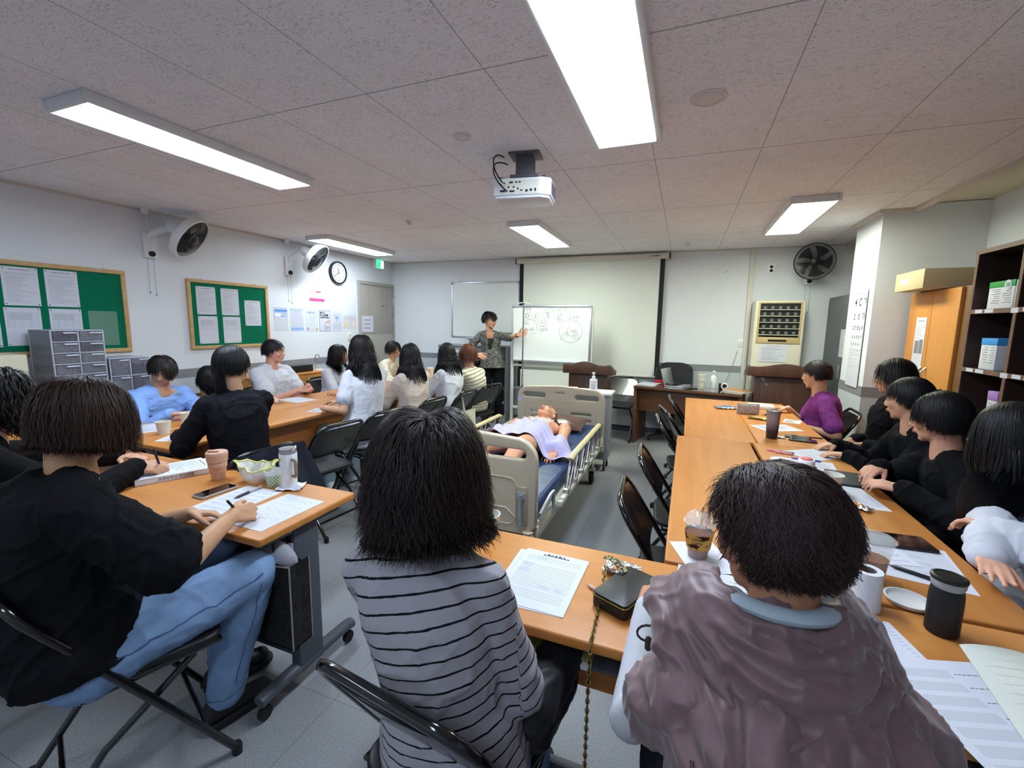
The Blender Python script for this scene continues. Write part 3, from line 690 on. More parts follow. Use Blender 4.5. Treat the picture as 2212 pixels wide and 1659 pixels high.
# ------------------------------------------------------------------ tables
def make_table(name, label, loc, rz, L=1.8, D=.45, group='folding beech tables', tray=True):
    t = thing(name, label, 'table', loc, rz, group); h = .73
    top = MB(); top.prism(rrect(L, D, .012, 3), h-.028, h); top.build('tabletop', M['table'], t, bevel=.006, seg=3)
    for sx in (-1, 1):
        x = sx*(L/2-.055)
        l = MB(); l.box(x-.025, x+.025, -.07, .05, .075, h-.03); l.build('leg', M['tleg'], t, bevel=.006)
        f = MB(); f.tube([(x, -D/2-.0, .085), (x, -D/2+.03, .09), (x, 0, .095), (x, D/2-.03, .09), (x, D/2, .085)], .028, 12, flat=.8); f.build('foot', M['tleg'], t)
        b = MB(); b.box(x-.015, x+.015, -D/2+.06, D/2-.06, h-.06, h-.028); b.build('top_bracket', M['tleg'], t, bevel=.003)
        for y in (-D/2+.02, D/2-.02):
            c = MB(); c.lathe([(0, -.01), (.026, -.01), (.028, 0), (.026, .01), (0, .01)], 16, m=Matrix.Translation((x, y, .029)) @ Matrix.Rotation(PI/2, 4, 'Y')); c.tube([(x, y, .03), (x, y, .075)], .009, 8); c.build('caster', M['rubber'], t)
    m = MB(); m.box(-L/2+.12, L/2-.12, .03, .045, .38, h-.07); m.build('modesty_panel', M['tleg'] if tray is None else M['tedge'], t, bevel=.002)
    m = MB(); m.box(-L/2+.12, L/2-.12, -.03, .0, .1, .14); m.build('stretcher', M['tleg'], t, bevel=.004)
    s = MB(); s.box(-L/2+.12, L/2-.12, -.15, .03, h-.135, h-.125); s.build('book_shelf', M['tleg'], t, bevel=.002)
    return t
make_table('folding_table', 'foreground table under the application form and black purse', (.15, 1.19, 0), 0)
make_table('folding_table', 'table at left with pink tumbler, plastic bag and white mug, grey legs seen', (-2.22, 1.255, 0), 0, D=.48)
make_table('folding_table', 'right block near table, bare except the iced coffee at its corner', (.215, 2.325, 0), -PI/2-.006, L=1.78)
make_table('folding_table', 'right block far table, bare with a clear plastic packet on it', (.27, 4.11, 0), -PI/2-.006, L=1.78)
make_table('folding_table', 'right block near table in front of the people in black, crowded with cups', (.69, 2.325, 0), PI/2, L=1.78)
make_table('folding_table', 'right block far table with dark gradient tumbler and pouch', (.72, 4.11, 0), PI/2, L=1.78)
make_table('folding_table', 'left row near table in front of the woman in black', (-2.96, 2.5, 0), -PI/2-.03)
make_table('folding_table', 'left row far table behind the white and beige blouses', (-2.87, 4.3, 0), -PI/2-.03)
make_table('folding_table', 'left wall side near table where the person in light blue writes', (-3.43, 2.5, 0), PI/2-.03)
make_table('folding_table', 'left wall side far table in front of the floral blouse', (-3.34, 4.3, 0), PI/2-.03)

# ------------------------------------------------------------------ folding chairs (sitter faces +y)
def make_chair(loc, rz, label, group='black folding chairs'):
    t = thing('folding_chair', label, 'chair', loc, rz, group)
    w = .205; tr = .0125
    def side(z):   # y of the main tube at height z
        return .23 + (-.27-.23)*z/.80
    pts = [(-w, side(.02), .02), (-w, side(.25), .25), (-w, side(.5), .5), (-w, side(.66), .66)]
    for i in range(1, 8):
        a = PI-PI/2*i/7*1.0; zc = .70; r = .09
        pts.append((-w+r+r*math.cos(a), side(.70+r*math.sin(a)), zc+r*math.sin(a)))
    pts += [(-p[0], p[1], p[2]) for p in reversed(pts)]
    MB().tube(pts, tr, 12).build('back_frame', M['blacktube'], t)
    # back panel, slightly curved
    def bp(u, v):
        x = (u*2-1); z = .555+v*.205
        wz = w if z < .70 else w-.09+math.sqrt(max(0, .09**2-(z-.70)**2))
        return (x*(wz-.002), side(z)-.018*(1-x*x)-.004, z)
    p = MB(); p.grid(bp, 16, 10); p.build('back_panel', M['panelblack'], t, solid=.008, ang=60)
    rear = MB(); rw = w-.032
    rear.tube([(-rw, -.255, .02), (-rw, -.1, .235), (-rw, .13, .415)], .011, 10); rear.build('rear_leg', M['blacktube'], t)
    rear = MB(); rear.tube([(rw, -.255, .02), (rw, -.1, .235), (rw, .13, .415)], .011, 10); rear.build('rear_leg', M['blacktube'], t)
    MB().tube([(-rw, -.19, .11), (rw, -.19, .11)], .008, 8).build('stretcher', M['blacktube'], t)
    MB().tube([(-w, side(.14), .14), (w, side(.14), .14)], .008, 8).build('stretcher', M['blacktube'], t)
    sf = MB(); sf.tube([(-w+.02, .2, .43), (-w+.02, -.13, .425), (w-.02, -.13, .425), (w-.02, .2, .43)], .009, 8, closed=True); sf.build('seat_frame', M['blacktube'], t)
    poly = []
    for (x, y) in rrect(.375, .385, .06, 6): poly.append((x*(1+.08*(y/.19)), y+.02))
    s = MB(); s.prism(poly, .432, .462); s.build('seat', M['vinyl'], t, bevel=.012, seg=4)
    for x in (-w, w): MB().lathe([(0, 0), (.016, 0), (.017, .03), (.013, .04)], 12, c=(x, side(.02), 0)).build('rubber_foot', M['rubber'], t)
    for x in (-rw, rw): MB().lathe([(0, 0), (.015, 0), (.016, .03), (.012, .04)], 12, c=(x, -.258, 0)).build('rubber_foot', M['rubber'], t)
    return t
CH0 = make_chair((-2.40, 2.36, 0), PI/2-.12, 'empty black folding chair beside the seated girl in white T-shirt')
def chair(x, y, deg, label, group='black folding chairs'): return dup(CH0, (x, y, 0), math.radians(deg), label, group)
chair(-2.38, 2.88, 78, 'black folding chair carrying the girl in white T-shirt and pale jeans')
chair(-2.36, 3.50, 84, 'black folding chair carrying the girl in beige blouse')
chair(-2.30, 4.05, 86, 'black folding chair with a cream cloth bag hung on its back')
chair(-2.26, 4.62, 76, 'black folding chair carrying the woman in striped vest')
chair(-2.33, 1.70, 85, 'black folding chair with a navy jacket draped over its back')
chair(-1.62, .776, -21, 'black folding chair carrying the woman in black T-shirt and jeans')
chair(-2.42, .62, 0, 'black folding chair carrying the person in black at the left edge')
chair(-.46, .86, -8, 'black folding chair carrying the woman in the striped top')
chair(.22, .70, 8, 'black folding chair carrying the person in mauve hooded vest')
chair(-3.92, 4.15, -90, 'black folding chair carrying the girl in pale blouse beside the low wood cabinet')
chair(-3.92, 5.1, -90, 'black folding chair carrying the woman in floral blouse')
chair(-3.92, 2.25, -90, 'black folding chair carrying the person in light blue shirt')
chair(-3.92, 3.35, -90, 'black folding chair carrying the person in white top with clasped hands')
chair(-3.92, 2.8, -90, 'black folding chair carrying the small dark haired person bent forward')
chair(.05, 1.90, -86, 'empty folding chair at the right block, nearest to the foreground')
chair(.07, 2.52, -86, 'empty folding chair at the right block, second nearest')
chair(.11, 3.50, -84, 'empty folding chair at the right block, third from the foreground')
chair(.12, 3.95, -76, 'empty folding chair at the right block, fourth from the foreground')
chair(.16, 4.62, -88, 'empty folding chair at the right block, farthest from the foreground')
chair(-.76, 5.87, 175, 'empty folding chair by the wall between lectern and desk')
chair(1.13, 4.5, 88, 'black folding chair carrying the person in purple T-shirt')
chair(1.38, 3.75, 92, 'black folding chair carrying the person in black nearest the pillar')
chair(1.30, 3.1, 92, 'black folding chair carrying the middle person in black')
chair(1.25, 2.45, 92, 'black folding chair carrying the near person in black at the right')
chair(1.22, 1.85, 92, 'black folding chair carrying the person in white blouse at the right edge')

# ------------------------------------------------------------------ wall fans
def make_fan(loc, aim, label, plate_m, group='wall fans', solid=True, R=.2, strings=True, up=.0):
    t = thing('wall_fan', label, 'wall fan'); t.matrix_world = plate_m
    wm = M['white']
    b = MB(); b.box(-.055, .055, -.14, .09, 0, .035); b.build('wall_plate', wm, t, bevel=.01)
    k = MB(); k.lathe([(0, .035), (.026, .035), (.024, .055), (0, .057)], 20, m=Matrix.Translation((.0, -.1, 0))); k.build('knob', M['black'], t)
    inv = plate_m.inverted(); c = inv @ Vector(loc); d = (inv.to_3x3() @ Vector(aim)).normalized()
    a = MB(); a.tube([(0, .05, .03), (0, .08, .07), tuple(c-d*.16)], [.03, .028, .035], 12); a.build('arm', wm, t)
    x, y, z = frame_from(d); hm = Matrix((x, y, z)).transposed().to_4x4(); hm.translation = c
    a = MB(); a.lathe([(0, -.2), (.045, -.195), (.062, -.16), (.066, -.07), (.05, -.04), (0, -.04)], 24, m=hm); a.build('motor_housing', wm, t)
    if solid:
        s = MB(); s.lathe([(.05, -.075), (R*.8, -.06), (R, -.035), (R+.006, 0), (R+.004, .03), (R-.006, .034), (R-.012, .0), (R*.8, -.05), (.05, -.065)], 48, m=hm); s.build('shroud', wm, t)
    g = MB()
    N_ = 72 if solid else 88
    for i in range(N_):
        a0 = 2*PI*i/N_; pts = []
        for j in range(7):
            r = .05+(R-.052)*j/6; aa = a0+.7*(j/6)**1.2; zz = .052-.03*(j/6)**2
            pts.append(hm @ Vector((r*math.cos(aa), r*math.sin(aa), zz)))
        g.tube(pts, .0014, 4, cap=False)
    for r, zz in ((.095, .05), (R-.003, .022)):
        g.tube([hm @ Vector((r*math.cos(2*PI*i/40), r*math.sin(2*PI*i/40), zz)) for i in range(40)], .0035 if r > .1 else .002, 6, closed=True)
    if not solid:
        for i in range(48):
            a0 = 2*PI*i/48; g.tube([hm @ Vector((r*math.cos(a0), r*math.sin(a0), zz)) for r, zz in ((.05, -.06), (R*.7, -.07), (R, -.02), (R, .02))], .0014, 4, cap=False)
        g.tube([hm @ Vector((R*math.cos(2*PI*i/40), R*math.sin(2*PI*i/40), 0)) for i in range(40)], .005, 6, closed=True)
    g.build('guard', M['black'], t)
    h = MB(); h.lathe([(0, .062), (.04, .058), (.05, .05), (.05, .045), (0, .045)], 24, m=hm); h.build('badge', M['black'], t)
    bl = MB()
    for i in range(5):
        def f(u, v, i=i):
            r = .03+u*(R-.06); a_ = 2*PI*i/5+(v-.5)*(.5+.5*u)+u*.25
            return hm @ Vector((r*math.cos(a_), r*math.sin(a_), (v-.5)*.035-.008))
        bl.grid(f, 6, 6)
    bl.lathe([(0, -.03), (.03, -.03), (.03, .01), (0, .012)], 16, m=hm)
    bl.build('blades', mat('fan_blade', '#3a3c42', .3), t, solid=.002)
    if strings:
        for sx, l in ((-.03, .30), (.02, .32)):
            s = MB(); s.tube([(sx, -.14, .02), (sx, -.14-l, .02)], .0014, 5); s.ellip((sx, -.14-l-.008, .02), (.006, .01, .006), nu=8, nv=6); s.build('pull_cord', M['band'], t)
    return t
make_fan((-4.36, 2.86, 2.235), (.66, .42, -.55), 'white wall fan with dark face above the gap between the green boards', axes((XL, 2.675, 2.17), (0, 1, 0), (0, 0, 1)))
make_fan((-4.34, 4.36, 2.25), (.72, .30, -.55), 'white wall fan with dark face left of the wall clock', axes((XL, 4.21, 2.17), (0, 1, 0), (0, 0, 1)))
make_fan((1.32, 6.03, 2.235), (-.12, -1, -.14), 'dark wire guard wall fan on the front wall at right', axes((1.345, YB, 2.14), (1, 0, 0), (0, 0, 1)), solid=False)
for y in (2.63, 4.15):
    m = MB(); m.lathe([(0, 0), (.03, 0), (.03, -.02), (.024, -.05), (0, -.052)], 20, c=(-4.58, y, H)); m.lathe([(0, 0), (.032, 0), (.032, -.012), (0, -.012)], 20, c=(-4.58, y, H))
    m.tube([(-4.58, y, H-.05), (-4.59, y+.015, 2.33), (-4.62, y+.03, 2.26)], .004, 6)
    tag(m.build('ceiling_socket', M['white'], None), 'white ceiling plug with cord above the %s wall fan on the left wall' % ('nearer' if y < 3 else 'farther'), 'plug socket')

# ------------------------------------------------------------------ projector
def projector():
    t = thing('projector', 'white ceiling projector with rear sockets hanging from a grey mount', 'projector', (-.93, 2.56, H), .0)
    rz = Matrix.Rotation(math.radians(8), 4, 'Z') @ Matrix.Rotation(math.radians(0), 4, 'X')
    g = mat('mount_grey', '#5a5760', .5)
    m = MB(); m.box(-.09, .09, -.07, .07, -.012, 0, rz); m.box(-.05, .05, -.045, .045, -.125, -.012, rz); m.box(-.08, .08, -.06, .06, -.14, -.122, rz); m.build('ceiling_mount', g, t, bevel=.004)
    b = MB(); zt, zb = -.155, -.265
    poly = [(-.165, -.105), (.12, -.105), (.165, -.07), (.165, .1), (.13, .125), (-.13, .125), (-.165, .1)]
    b.prism(poly, zb+.015, zt, rz); b.prism([(x*.94, y*.94) for x, y in poly], zb, zb+.016, rz); pj = b.build('housing', M['white'], t, bevel=.008, seg=3)
    for x in (-.13, .13): MB().lathe([(0, zt), (.014, zt), (.014, zt+.014), (0, zt+.014)], 12, m=rz @ Matrix.Translation((x, -.07, 0))).build('adjuster', g, t)
    dk = mat('port_dark', '#2a2c3c', .5); p = MB()
    for x, z, w_, h_ in ((-.11, -.185, .03, .01), (-.06, -.18, .022, .01), (-.03, -.18, .01, .01), (-.01, -.18, .01, .01), (-.11, -.225, .03, .012), (-.055, -.228, .03, .01), (-.02, -.215, .01, .01), (.0, -.225, .014, .008), (.03, -.228, .014, .014), (.055, -.225, .014, .014), (.08, -.225, .01, .018), (-.075, -.205, .01, .01), (-.045, -.205, .01, .01)):
        p.box(x-w_/2, x+w_/2, -.107, -.104, z-h_/2, z+h_/2, rz)
    p.build('sockets', dk, t)
    MB().box(-.125, .1, -.1065, -.1045, -.242, -.168, rz).build('socket_panel', M['offwhite'], t)
    v = MB()
    for i in range(8): v.box(.1645, .1665, -.06+i*.02, -.048+i*.02, -.24, -.17, rz)
    v.build('vent_slots', g, t)
    l = MB(); l.lathe([(0, 0), (.03, 0), (.032, .02), (.024, .022), (.02, .01), (0, .01)], 24, m=rz @ Matrix.Translation((.07, .125, -.205)) @ Matrix.Rotation(-PI/2, 4, 'X')); l.build('lens', M['black'], t)
    for i, (x0, z0) in enumerate(((-.1, -.19), (-.08, -.23), (-.09, -.2))):
        c = MB(); pts = []
        for j in range(14):
            u = j/13; pts.append(rz @ Vector((x0-.05*math.sin(u*PI)*(1+i*.4), -.112-.05*math.sin(u*PI), z0+(.12+.06*math.sin(u*PI)-.0)*u*1.2)))
        c.tube(pts, .004, 6); c.build('cable', M['black'] if i < 2 else M['offwhite'], t)
projector()

# ------------------------------------------------------------------ hospital bed
def board_shape(mb, w, zb, zt, y0, y1, holes, foot=.0):
    """end board in the XZ plane with rounded top corners; holes are (cx, cz, w, h)"""
    bm = bmesh.new()
    out = [(w/2-.05, zb), (w/2, zb+.05)]
    r = .12
    for i in range(9): a = PI/2*i/8; out.append((w/2-r+r*math.cos(a), zt-r+r*math.sin(a)))
    out += [(0, zt+.022)]
    out = out + [(-x, z) for x, z in reversed(out) if x > 0]
    loops = [out]
    for cx, cz, hw, hh in holes: loops.append([(x+cx, y+cz) for x, y in rrect(hw, hh, hh*.48, 5)])
    return loops
def holed_plate(loops, y0, y1):
    bm = bmesh.new(); edges = []
    for lp in loops:
        vs = [bm.verts.new((x, y0, z)) for x, z in lp]
        for i in range(len(vs)): edges.append(bm.edges.new((vs[i], vs[(i+1) % len(vs)])))
    bmesh.ops.triangle_fill(bm, use_beauty=True, edges=edges)
    r = bmesh.ops.extrude_face_region(bm, geom=bm.faces[:])
    bmesh.ops.translate(bm, verts=[v for v in r['geom'] if isinstance(v, bmesh.types.BMVert)], vec=(0, y1-y0, 0))
    bmesh.ops.recalc_face_normals(bm, faces=bm.faces[:])
    ed = [e for e in bm.edges if len(e.link_faces) == 2 and e.calc_face_angle(0) > .9]
    bmesh.ops.bevel(bm, geom=ed, offset=.010, segments=3, affect='EDGES', profile=.6, clamp_overlap=True)
    mb = MB(); bm.verts.index_update(); mb.v = [tuple(v.co) for v in bm.verts]; mb.f = [tuple(v.index for v in f.verts) for f in bm.faces]; bm.free(); return mb
def bed():
    BX, FY, HY = -1.125, 2.13, 4.24
    t = thing('hospital_bed', 'beige hospital bed with navy mattress, side rails and black casters', 'bed', (BX, (FY+HY)/2, 0))
    oy = -(FY+HY)/2; bp = M['bedplastic']
    def endboard(nm, y, zt, foot):
        hs = [(-.27, zt-.085, .24, .055), (.27, zt-.085, .24, .055)]
        if foot: hs += [(-.16, zt-.30, .34, .03), (-.16, zt-.37, .34, .03), (.17, zt-.33, .0001, .0001)][:2]
        else: hs += [(0, zt-.05, .085, .022), (-.2, zt-.25, .2, .024), (.22, zt-.25, .2, .024), (-.2, zt-.31, .2, .024), (.22, zt-.31, .2, .024)]
        w = .90
        mb = holed_plate(board_shape(None, w, .36 if foot else .33, zt, 0, 0, hs), y-.022, y+.022)
        o = mb.build(nm, bp, t, ang=50)
        em = MB(); ys = y-.0235
        def outline(cx, cz, ww, hh, r): em.tube([(cx+a, ys, cz+b) for a, b in rrect(ww, hh, r, 5)], .0035, 6, closed=True, flat=.5)
        outline(-.02 if foot else 0, zt-.345, .72 if foot else .74, .26, .05)
        outline(-.0, zt-.165, .34, .07, .034)
        if not foot: text('embossed_name', 'SK-V BO' if False else 'CLV/-BO', .05, bp, o, axes((0, ys, zt-.165), (1, 0, 0), (0, 0, 1)), thick=.002)
        em.tube([(-w/2+.03, ys, .45), (-.3, ys, .5), (.28, ys, .5), (w/2-.08, ys, .43)], .005, 6, flat=.5)
        em.build('moulded_ridges', bp, o)
        for sx in (-1, 1):
            x = sx*(w/2-.05); p = MB()
            p.lathe([(.0, .24), (.03, .24), (.036, .26), (.036, .275), (.03, .28), (.036, .285), (.036, .30), (.03, .305), (.034, .33), (.036, .345), (.024, .37), (.028, .385)], 20, c=(x+sx*.012, y-.028*(1 if foot else -1), 0)); p.build('corner_bumper', M['offwhite'] if False else bp, t)
        return o
    fb = endboard('footboard', FY+oy, .885, True); endboard('headboard', HY+oy, .855, False)
    l = MB(); l.box(.345, .405, FY+oy-.034, FY+oy-.021, .41, .63); l.build('board_lock', mat('lock_beige', '#9c9180', .5), t, bevel=.004)
    l = MB(); l.box(.35, .395, FY+oy-.045, FY+oy-.034, .57, .60); l.tube([(.372, FY+oy-.04, .42), (.372, FY+oy-.04, .59)], .012, 10); l.build('lock_lever', M['alu'], t)
    s = MB(); s.box(-.445, -.395, HY+oy-.024, HY+oy-.022, .70, .745); s.build('sticker', mat('sticker_blue', '#b9bccd', .6), t)
    # frame rails
    f = MB(); cm = M['bedmetal']
    for sx in (-1, 1): f.box(sx*.43-.02, sx*.43+.02, FY+oy+.02, HY+oy-.02, .335, .395)
    for y in (-.95, -.4, .2, .9): f.box(-.42, .42, y-.02, y+.02, .33, .37)
    f.build('side_frame', cm, t, bevel=.004)
    u = MB()
    for sx in (-1, 1): u.box(sx*.33-.02, sx*.33+.02, -.92, .95, .15, .19)
    for y in (-.85, .85): u.box(-.4, .4, y-.025, y+.025, .15, .2)
    for sx in (-1, 1):
        for y in (-.8, .8): u.bar((sx*.36, y, .18), (sx*.38, y, .36), .03, .03)
    u.build('base_frame', cm, t, bevel=.003)
    for sx in (-1, 1):
        for y in (-.82, .82):
            c = MB(); x = sx*.39
            c.lathe([(.02, -.016), (.058, -.018), (.064, -.01), (.064, .01), (.058, .018), (.02, .016)], 28, m=Matrix.Translation((x, y+.0, .065)) @ Matrix.Rotation(PI/2, 4, 'Y'), closed=True); w = c.build('caster_wheel', M['rubber'], t)
            c = MB(); c.bar((x-.024, y, .06), (x-.024, y-.02, .16), .005, .035); c.bar((x+.024, y, .06), (x+.024, y-.02, .16), .005, .035); c.box(x-.03, x+.03, y-.045, y+.02, .13, .15); c.lathe([(0, -.026), (.018, -.026), (.018, .026), (0, .026)], 16, m=Matrix.Translation((x, y, .065)) @ Matrix.Rotation(PI/2, 4, 'Y')); c.tube([(x, y-.01, .14), (x, y-.01, .2)], .012, 10)
            c.build('caster_fork', M['alu'], w, bevel=0)
    # mattress
    mt = MB(); mt.box(-.425, .425, FY+oy+.03, HY+oy-.03, .40, .515); mt.build('mattress', M['mattress'], t, bevel=.022, seg=4)
    # side rails
    for sx in (-1, 1):
        x = sx*.475
        r = MB(); r.tube([(x, -.42, .60), (x, -.40, .615), (x, .6, .615), (x, .64, .60)], .022, 10, flat=.8); r.build('rail_grip', mat('rail_cream', '#d3c596', .4), t)
        lo = MB(); lo.box(x-.016, x+.016, -.62, .62, .375, .41); lo.box(x-.03, x+.012, -.66, -.5, .365, .4); lo.build('rail_base', cm, t, bevel=.004)
        for k in range(6):
            y = -.52+k*.21; b = MB(); b.tube([(x-.01, y, .40), (x-.01, y+.16, .60)], .0065, 8); b.tube([(x+.012, y+.02, .40), (x+.012, y+.18, .60)], .0065, 8); b.build('rail_bar', M['chrome'], t)
            b = MB(); b.box(x-.02, x+.02, y-.02, y+.03, .40, .435); b.build('bar_socket', M['alu'], t, bevel=.004)
        e = MB(); e.tube([(x-sx*.02, FY+oy+.04, .46), (x-sx*.02, FY+oy+.25, .5), (x-sx*.02, FY+oy+.31, .5), (x-sx*.02, FY+oy+.31, .37)], .011, 8); e.tube([(x-sx*.02, FY+oy+.04, .435), (x-sx*.02, FY+oy+.25, .475)], .008, 8); e.build('mattress_retainer', M['alu'], t)
    c = MB(); c.box(-.33, -.12, FY+oy-.12, FY+oy-.02, .27, .30); c.build('crank_box', cm, t, bevel=.005)
bed()
# pillow
def pillow():
    def f(u, v):
        a = u*2-1; b = v*2-1; k = (1-abs(a)**2.6)*(1-abs(b)**2.6); ex = 1-.06*(1-abs(a)**6)*abs(b)**3; ey = 1-.10*(1-abs(b)**6)*abs(a)**3
        return a*.30*ey, b*.17*ex, k
    m = MB(); top = lambda u, v: (f(u, v)[0], f(u, v)[1], .065*f(u, v)[2]**.5+.004*math.sin(9*u+4*v)); bot = lambda u, v: (f(u, v)[0], f(u, v)[1], -.05*f(u, v)[2]**.5)
    m.grid(top, 24, 16); m.grid(bot, 24, 16)
    o = m.build('pillow', mat('brown_vinyl', '#5c4038', .28, spec=.5, coat=.3, bump=.004, bscale=(9, 14, 9)), None)
    tag(o, 'shiny brown vinyl pillow under the mannequin head', 'pillow', loc=(-1.08, 3.93, .567)); o.rotation_euler = (.12, 0, -.03)
pillow()
# IV pole
t = thing('iv_pole', 'thin steel drip pole with twin hooks behind the bed', 'drip pole', (-1.60, 4.42, 0))
MB().tube([(0, 0, .12), (0, 0, .95)], .012, 12).build('lower_pole', M['chrome'], t); MB().tube([(0, 0, .93), (0, 0, 1.71)], .008, 12).build('upper_pole', M['chrome'], t)
for k in range(4):
    a = math.radians(20+90*k); s = MB(); s.tube([(0, 0, .07), (.07*math.cos(a), .07*math.sin(a), .06), (.24*math.cos(a), .24*math.sin(a), .055)], .011, 8); s.build('base_leg', M['chrome'], t)
    c = MB(); c.lathe([(0, -.01), (.022, -.01), (.024, 0), (.022, .01), (0, .01)], 16, m=Matrix.Translation((.24*math.cos(a), .24*math.sin(a), .024)) @ Matrix.Rotation(PI/2, 4, 'X')); c.build('caster', M['rubber'], t)
MB().tube([(0, 0, .05), (0, 0, .14)], .018, 12).build('hub', M['chrome'], t)
for sx in (-1, 1): MB().tube([(0, 0, 1.705), (sx*.04, 0, 1.70), (sx*.065, 0, 1.688), (sx*.074, 0, 1.70), (sx*.07, 0, 1.722)], .005, 8).build('hook', M['offwhite'], t)

# ------------------------------------------------------------------ lecterns
def lectern(label, loc, rz, w=.5, d=.42, h=1.05, top_w=.62, m='darkwood'):
    t = thing('lectern', label, 'lectern', loc, rz); mm = M[m]
    b = MB(); b.box(-w/2, w/2, -d/2, d/2, .06, h-.12); b.build('body', mm, t, bevel=.006)
    b = MB(); b.box(-w/2-.03, w/2+.03, -d/2-.03, d/2+.03, 0, .07); b.build('plinth', mm, t, bevel=.006)
    b = MB(); b.box(-w/2+.06, w/2-.06, -d/2-.012, -d/2, .16, h-.2); b.build('front_panel', mm, t, bevel=.006)
    # crown board with a raised curved middle
    poly = [(-top_w/2, h-.13), (top_w/2, h-.13)]
    for i in range(25):
        u = 1-2*i/24; poly.append((u*top_w/2, h-.025+.04*(.5+.5*math.cos(PI*min(1, abs(u)/.75)))))
    b = MB(); b.prism(poly, 0, .03, axes((0, -d/2-.03, 0), (1, 0, 0), (0, 0, 1))); b.build('crown_board', mm, t, bevel=.004)
    b = MB()
    for sx in (-1, 1): b.prism([(-d/2-.03, h-.13), (d/2+.02, h-.17), (d/2+.05, h-.12), (-d/2+.1, h-.025), (-d/2-.03, h-.02)], -.012, .012, axes((sx*(top_w/2-.012), 0, 0), (0, 1, 0), (0, 0, 1)))
    b.build('side_cheek', mm, t, bevel=.003)
    b = MB(); b.prism([(-d/2-.02, h-.1), (d/2+.03, h-.15), (d/2+.03, h-.13), (-d/2-.02, h-.08)], -top_w/2+.02, top_w/2-.02, axes((0, 0, 0), (0, 1, 0), (0, 0, 1))); b.build('reading_top', mm, t)
    return t
lectern('dark brown lectern with a curved crown standing behind the bed', (-1.03, 5.24, 0), -.1, w=.42, d=.34, top_w=.53)
lectern('reddish brown wide lectern in front of the air conditioner', (1.06, 5.72, 0), -.03, w=.58, d=.34, h=1.08, top_w=.74)

# bedside cabinet top seen behind the headboard, with bottle
t = thing('bedside_cart', 'low white cart just behind the headboard carrying a pump bottle', 'cart', (-.98, 4.50, 0))
MB().box(-.32, .34, -.14, .14, .785, .81).build('top', M['white'], t, bevel=.006)
MB().box(-.3, .32, -.12, .12, .12, .785).build('body', M['steel'], t, bevel=.004)
for sx in (-.27, .29):
    for y in (-.09, .09): c = MB(); c.lathe([(0, -.01), (.024, -.01), (.026, 0), (.024, .01), (0, .01)], 14, m=Matrix.Translation((sx, y, .026)) @ Matrix.Rotation(PI/2, 4, 'Y')); c.tube([(sx, y, .03), (sx, y, .13)], .008, 8); c.build('caster', M['rubber'], t)
def pump_bottle(label, loc, s=1.0, sq=False, red=True, col='white'):
    t = thing('pump_bottle', label, 'bottle', loc)
    if sq: b = MB(); b.box(-.035*s, .035*s, -.025*s, .025*s, 0, .12*s); b.build('bottle', M[col], t, bevel=.008)
    else: MB().lathe([(0, 0), (.03*s, 0), (.032*s, .01*s), (.032*s, .11*s), (.026*s, .125*s), (.012*s, .13*s), (.012*s, .135*s), (0, .135*s)], 24).build('bottle', M[col], t)
    p = MB(); p.lathe([(0, .12*s), (.017*s, .12*s), (.017*s, .145*s), (.008*s, .15*s), (.008*s, .17*s), (0, .17*s)], 16); p.box(-.012*s, .012*s, -.035*s, .012*s, .168*s, .185*s); p.build('pump', M['white'], t, bevel=.002)
    if red: q = MB(); q.box(-.02*s, .03*s, -.0262*s if sq else -.033*s, -.025*s, .085*s, .089*s); q.build('red_line', mat('ink_red', '#b04a52', .7), t); q = MB(); q.box(-.02*s, .025*s, -.0262*s, -.025*s, .02*s, .07*s); q.build('label', mat('label_grey', '#b9bac4', .7), t)
    return t
pump_bottle('white square sanitiser bottle with a thin red line behind the headboard', (-.84, 4.47, .81), 1.05, True)
o = MB().box(-.09, .09, -.06, .06, 0, .018).build('booklet', mat('red_white_booklet', '#d9cfcf', .7), None, bevel=.003); tag(o, 'thin booklet lying on the cart behind the headboard', 'booklet', loc=(-1.1, 4.5, .81), rz=.2)

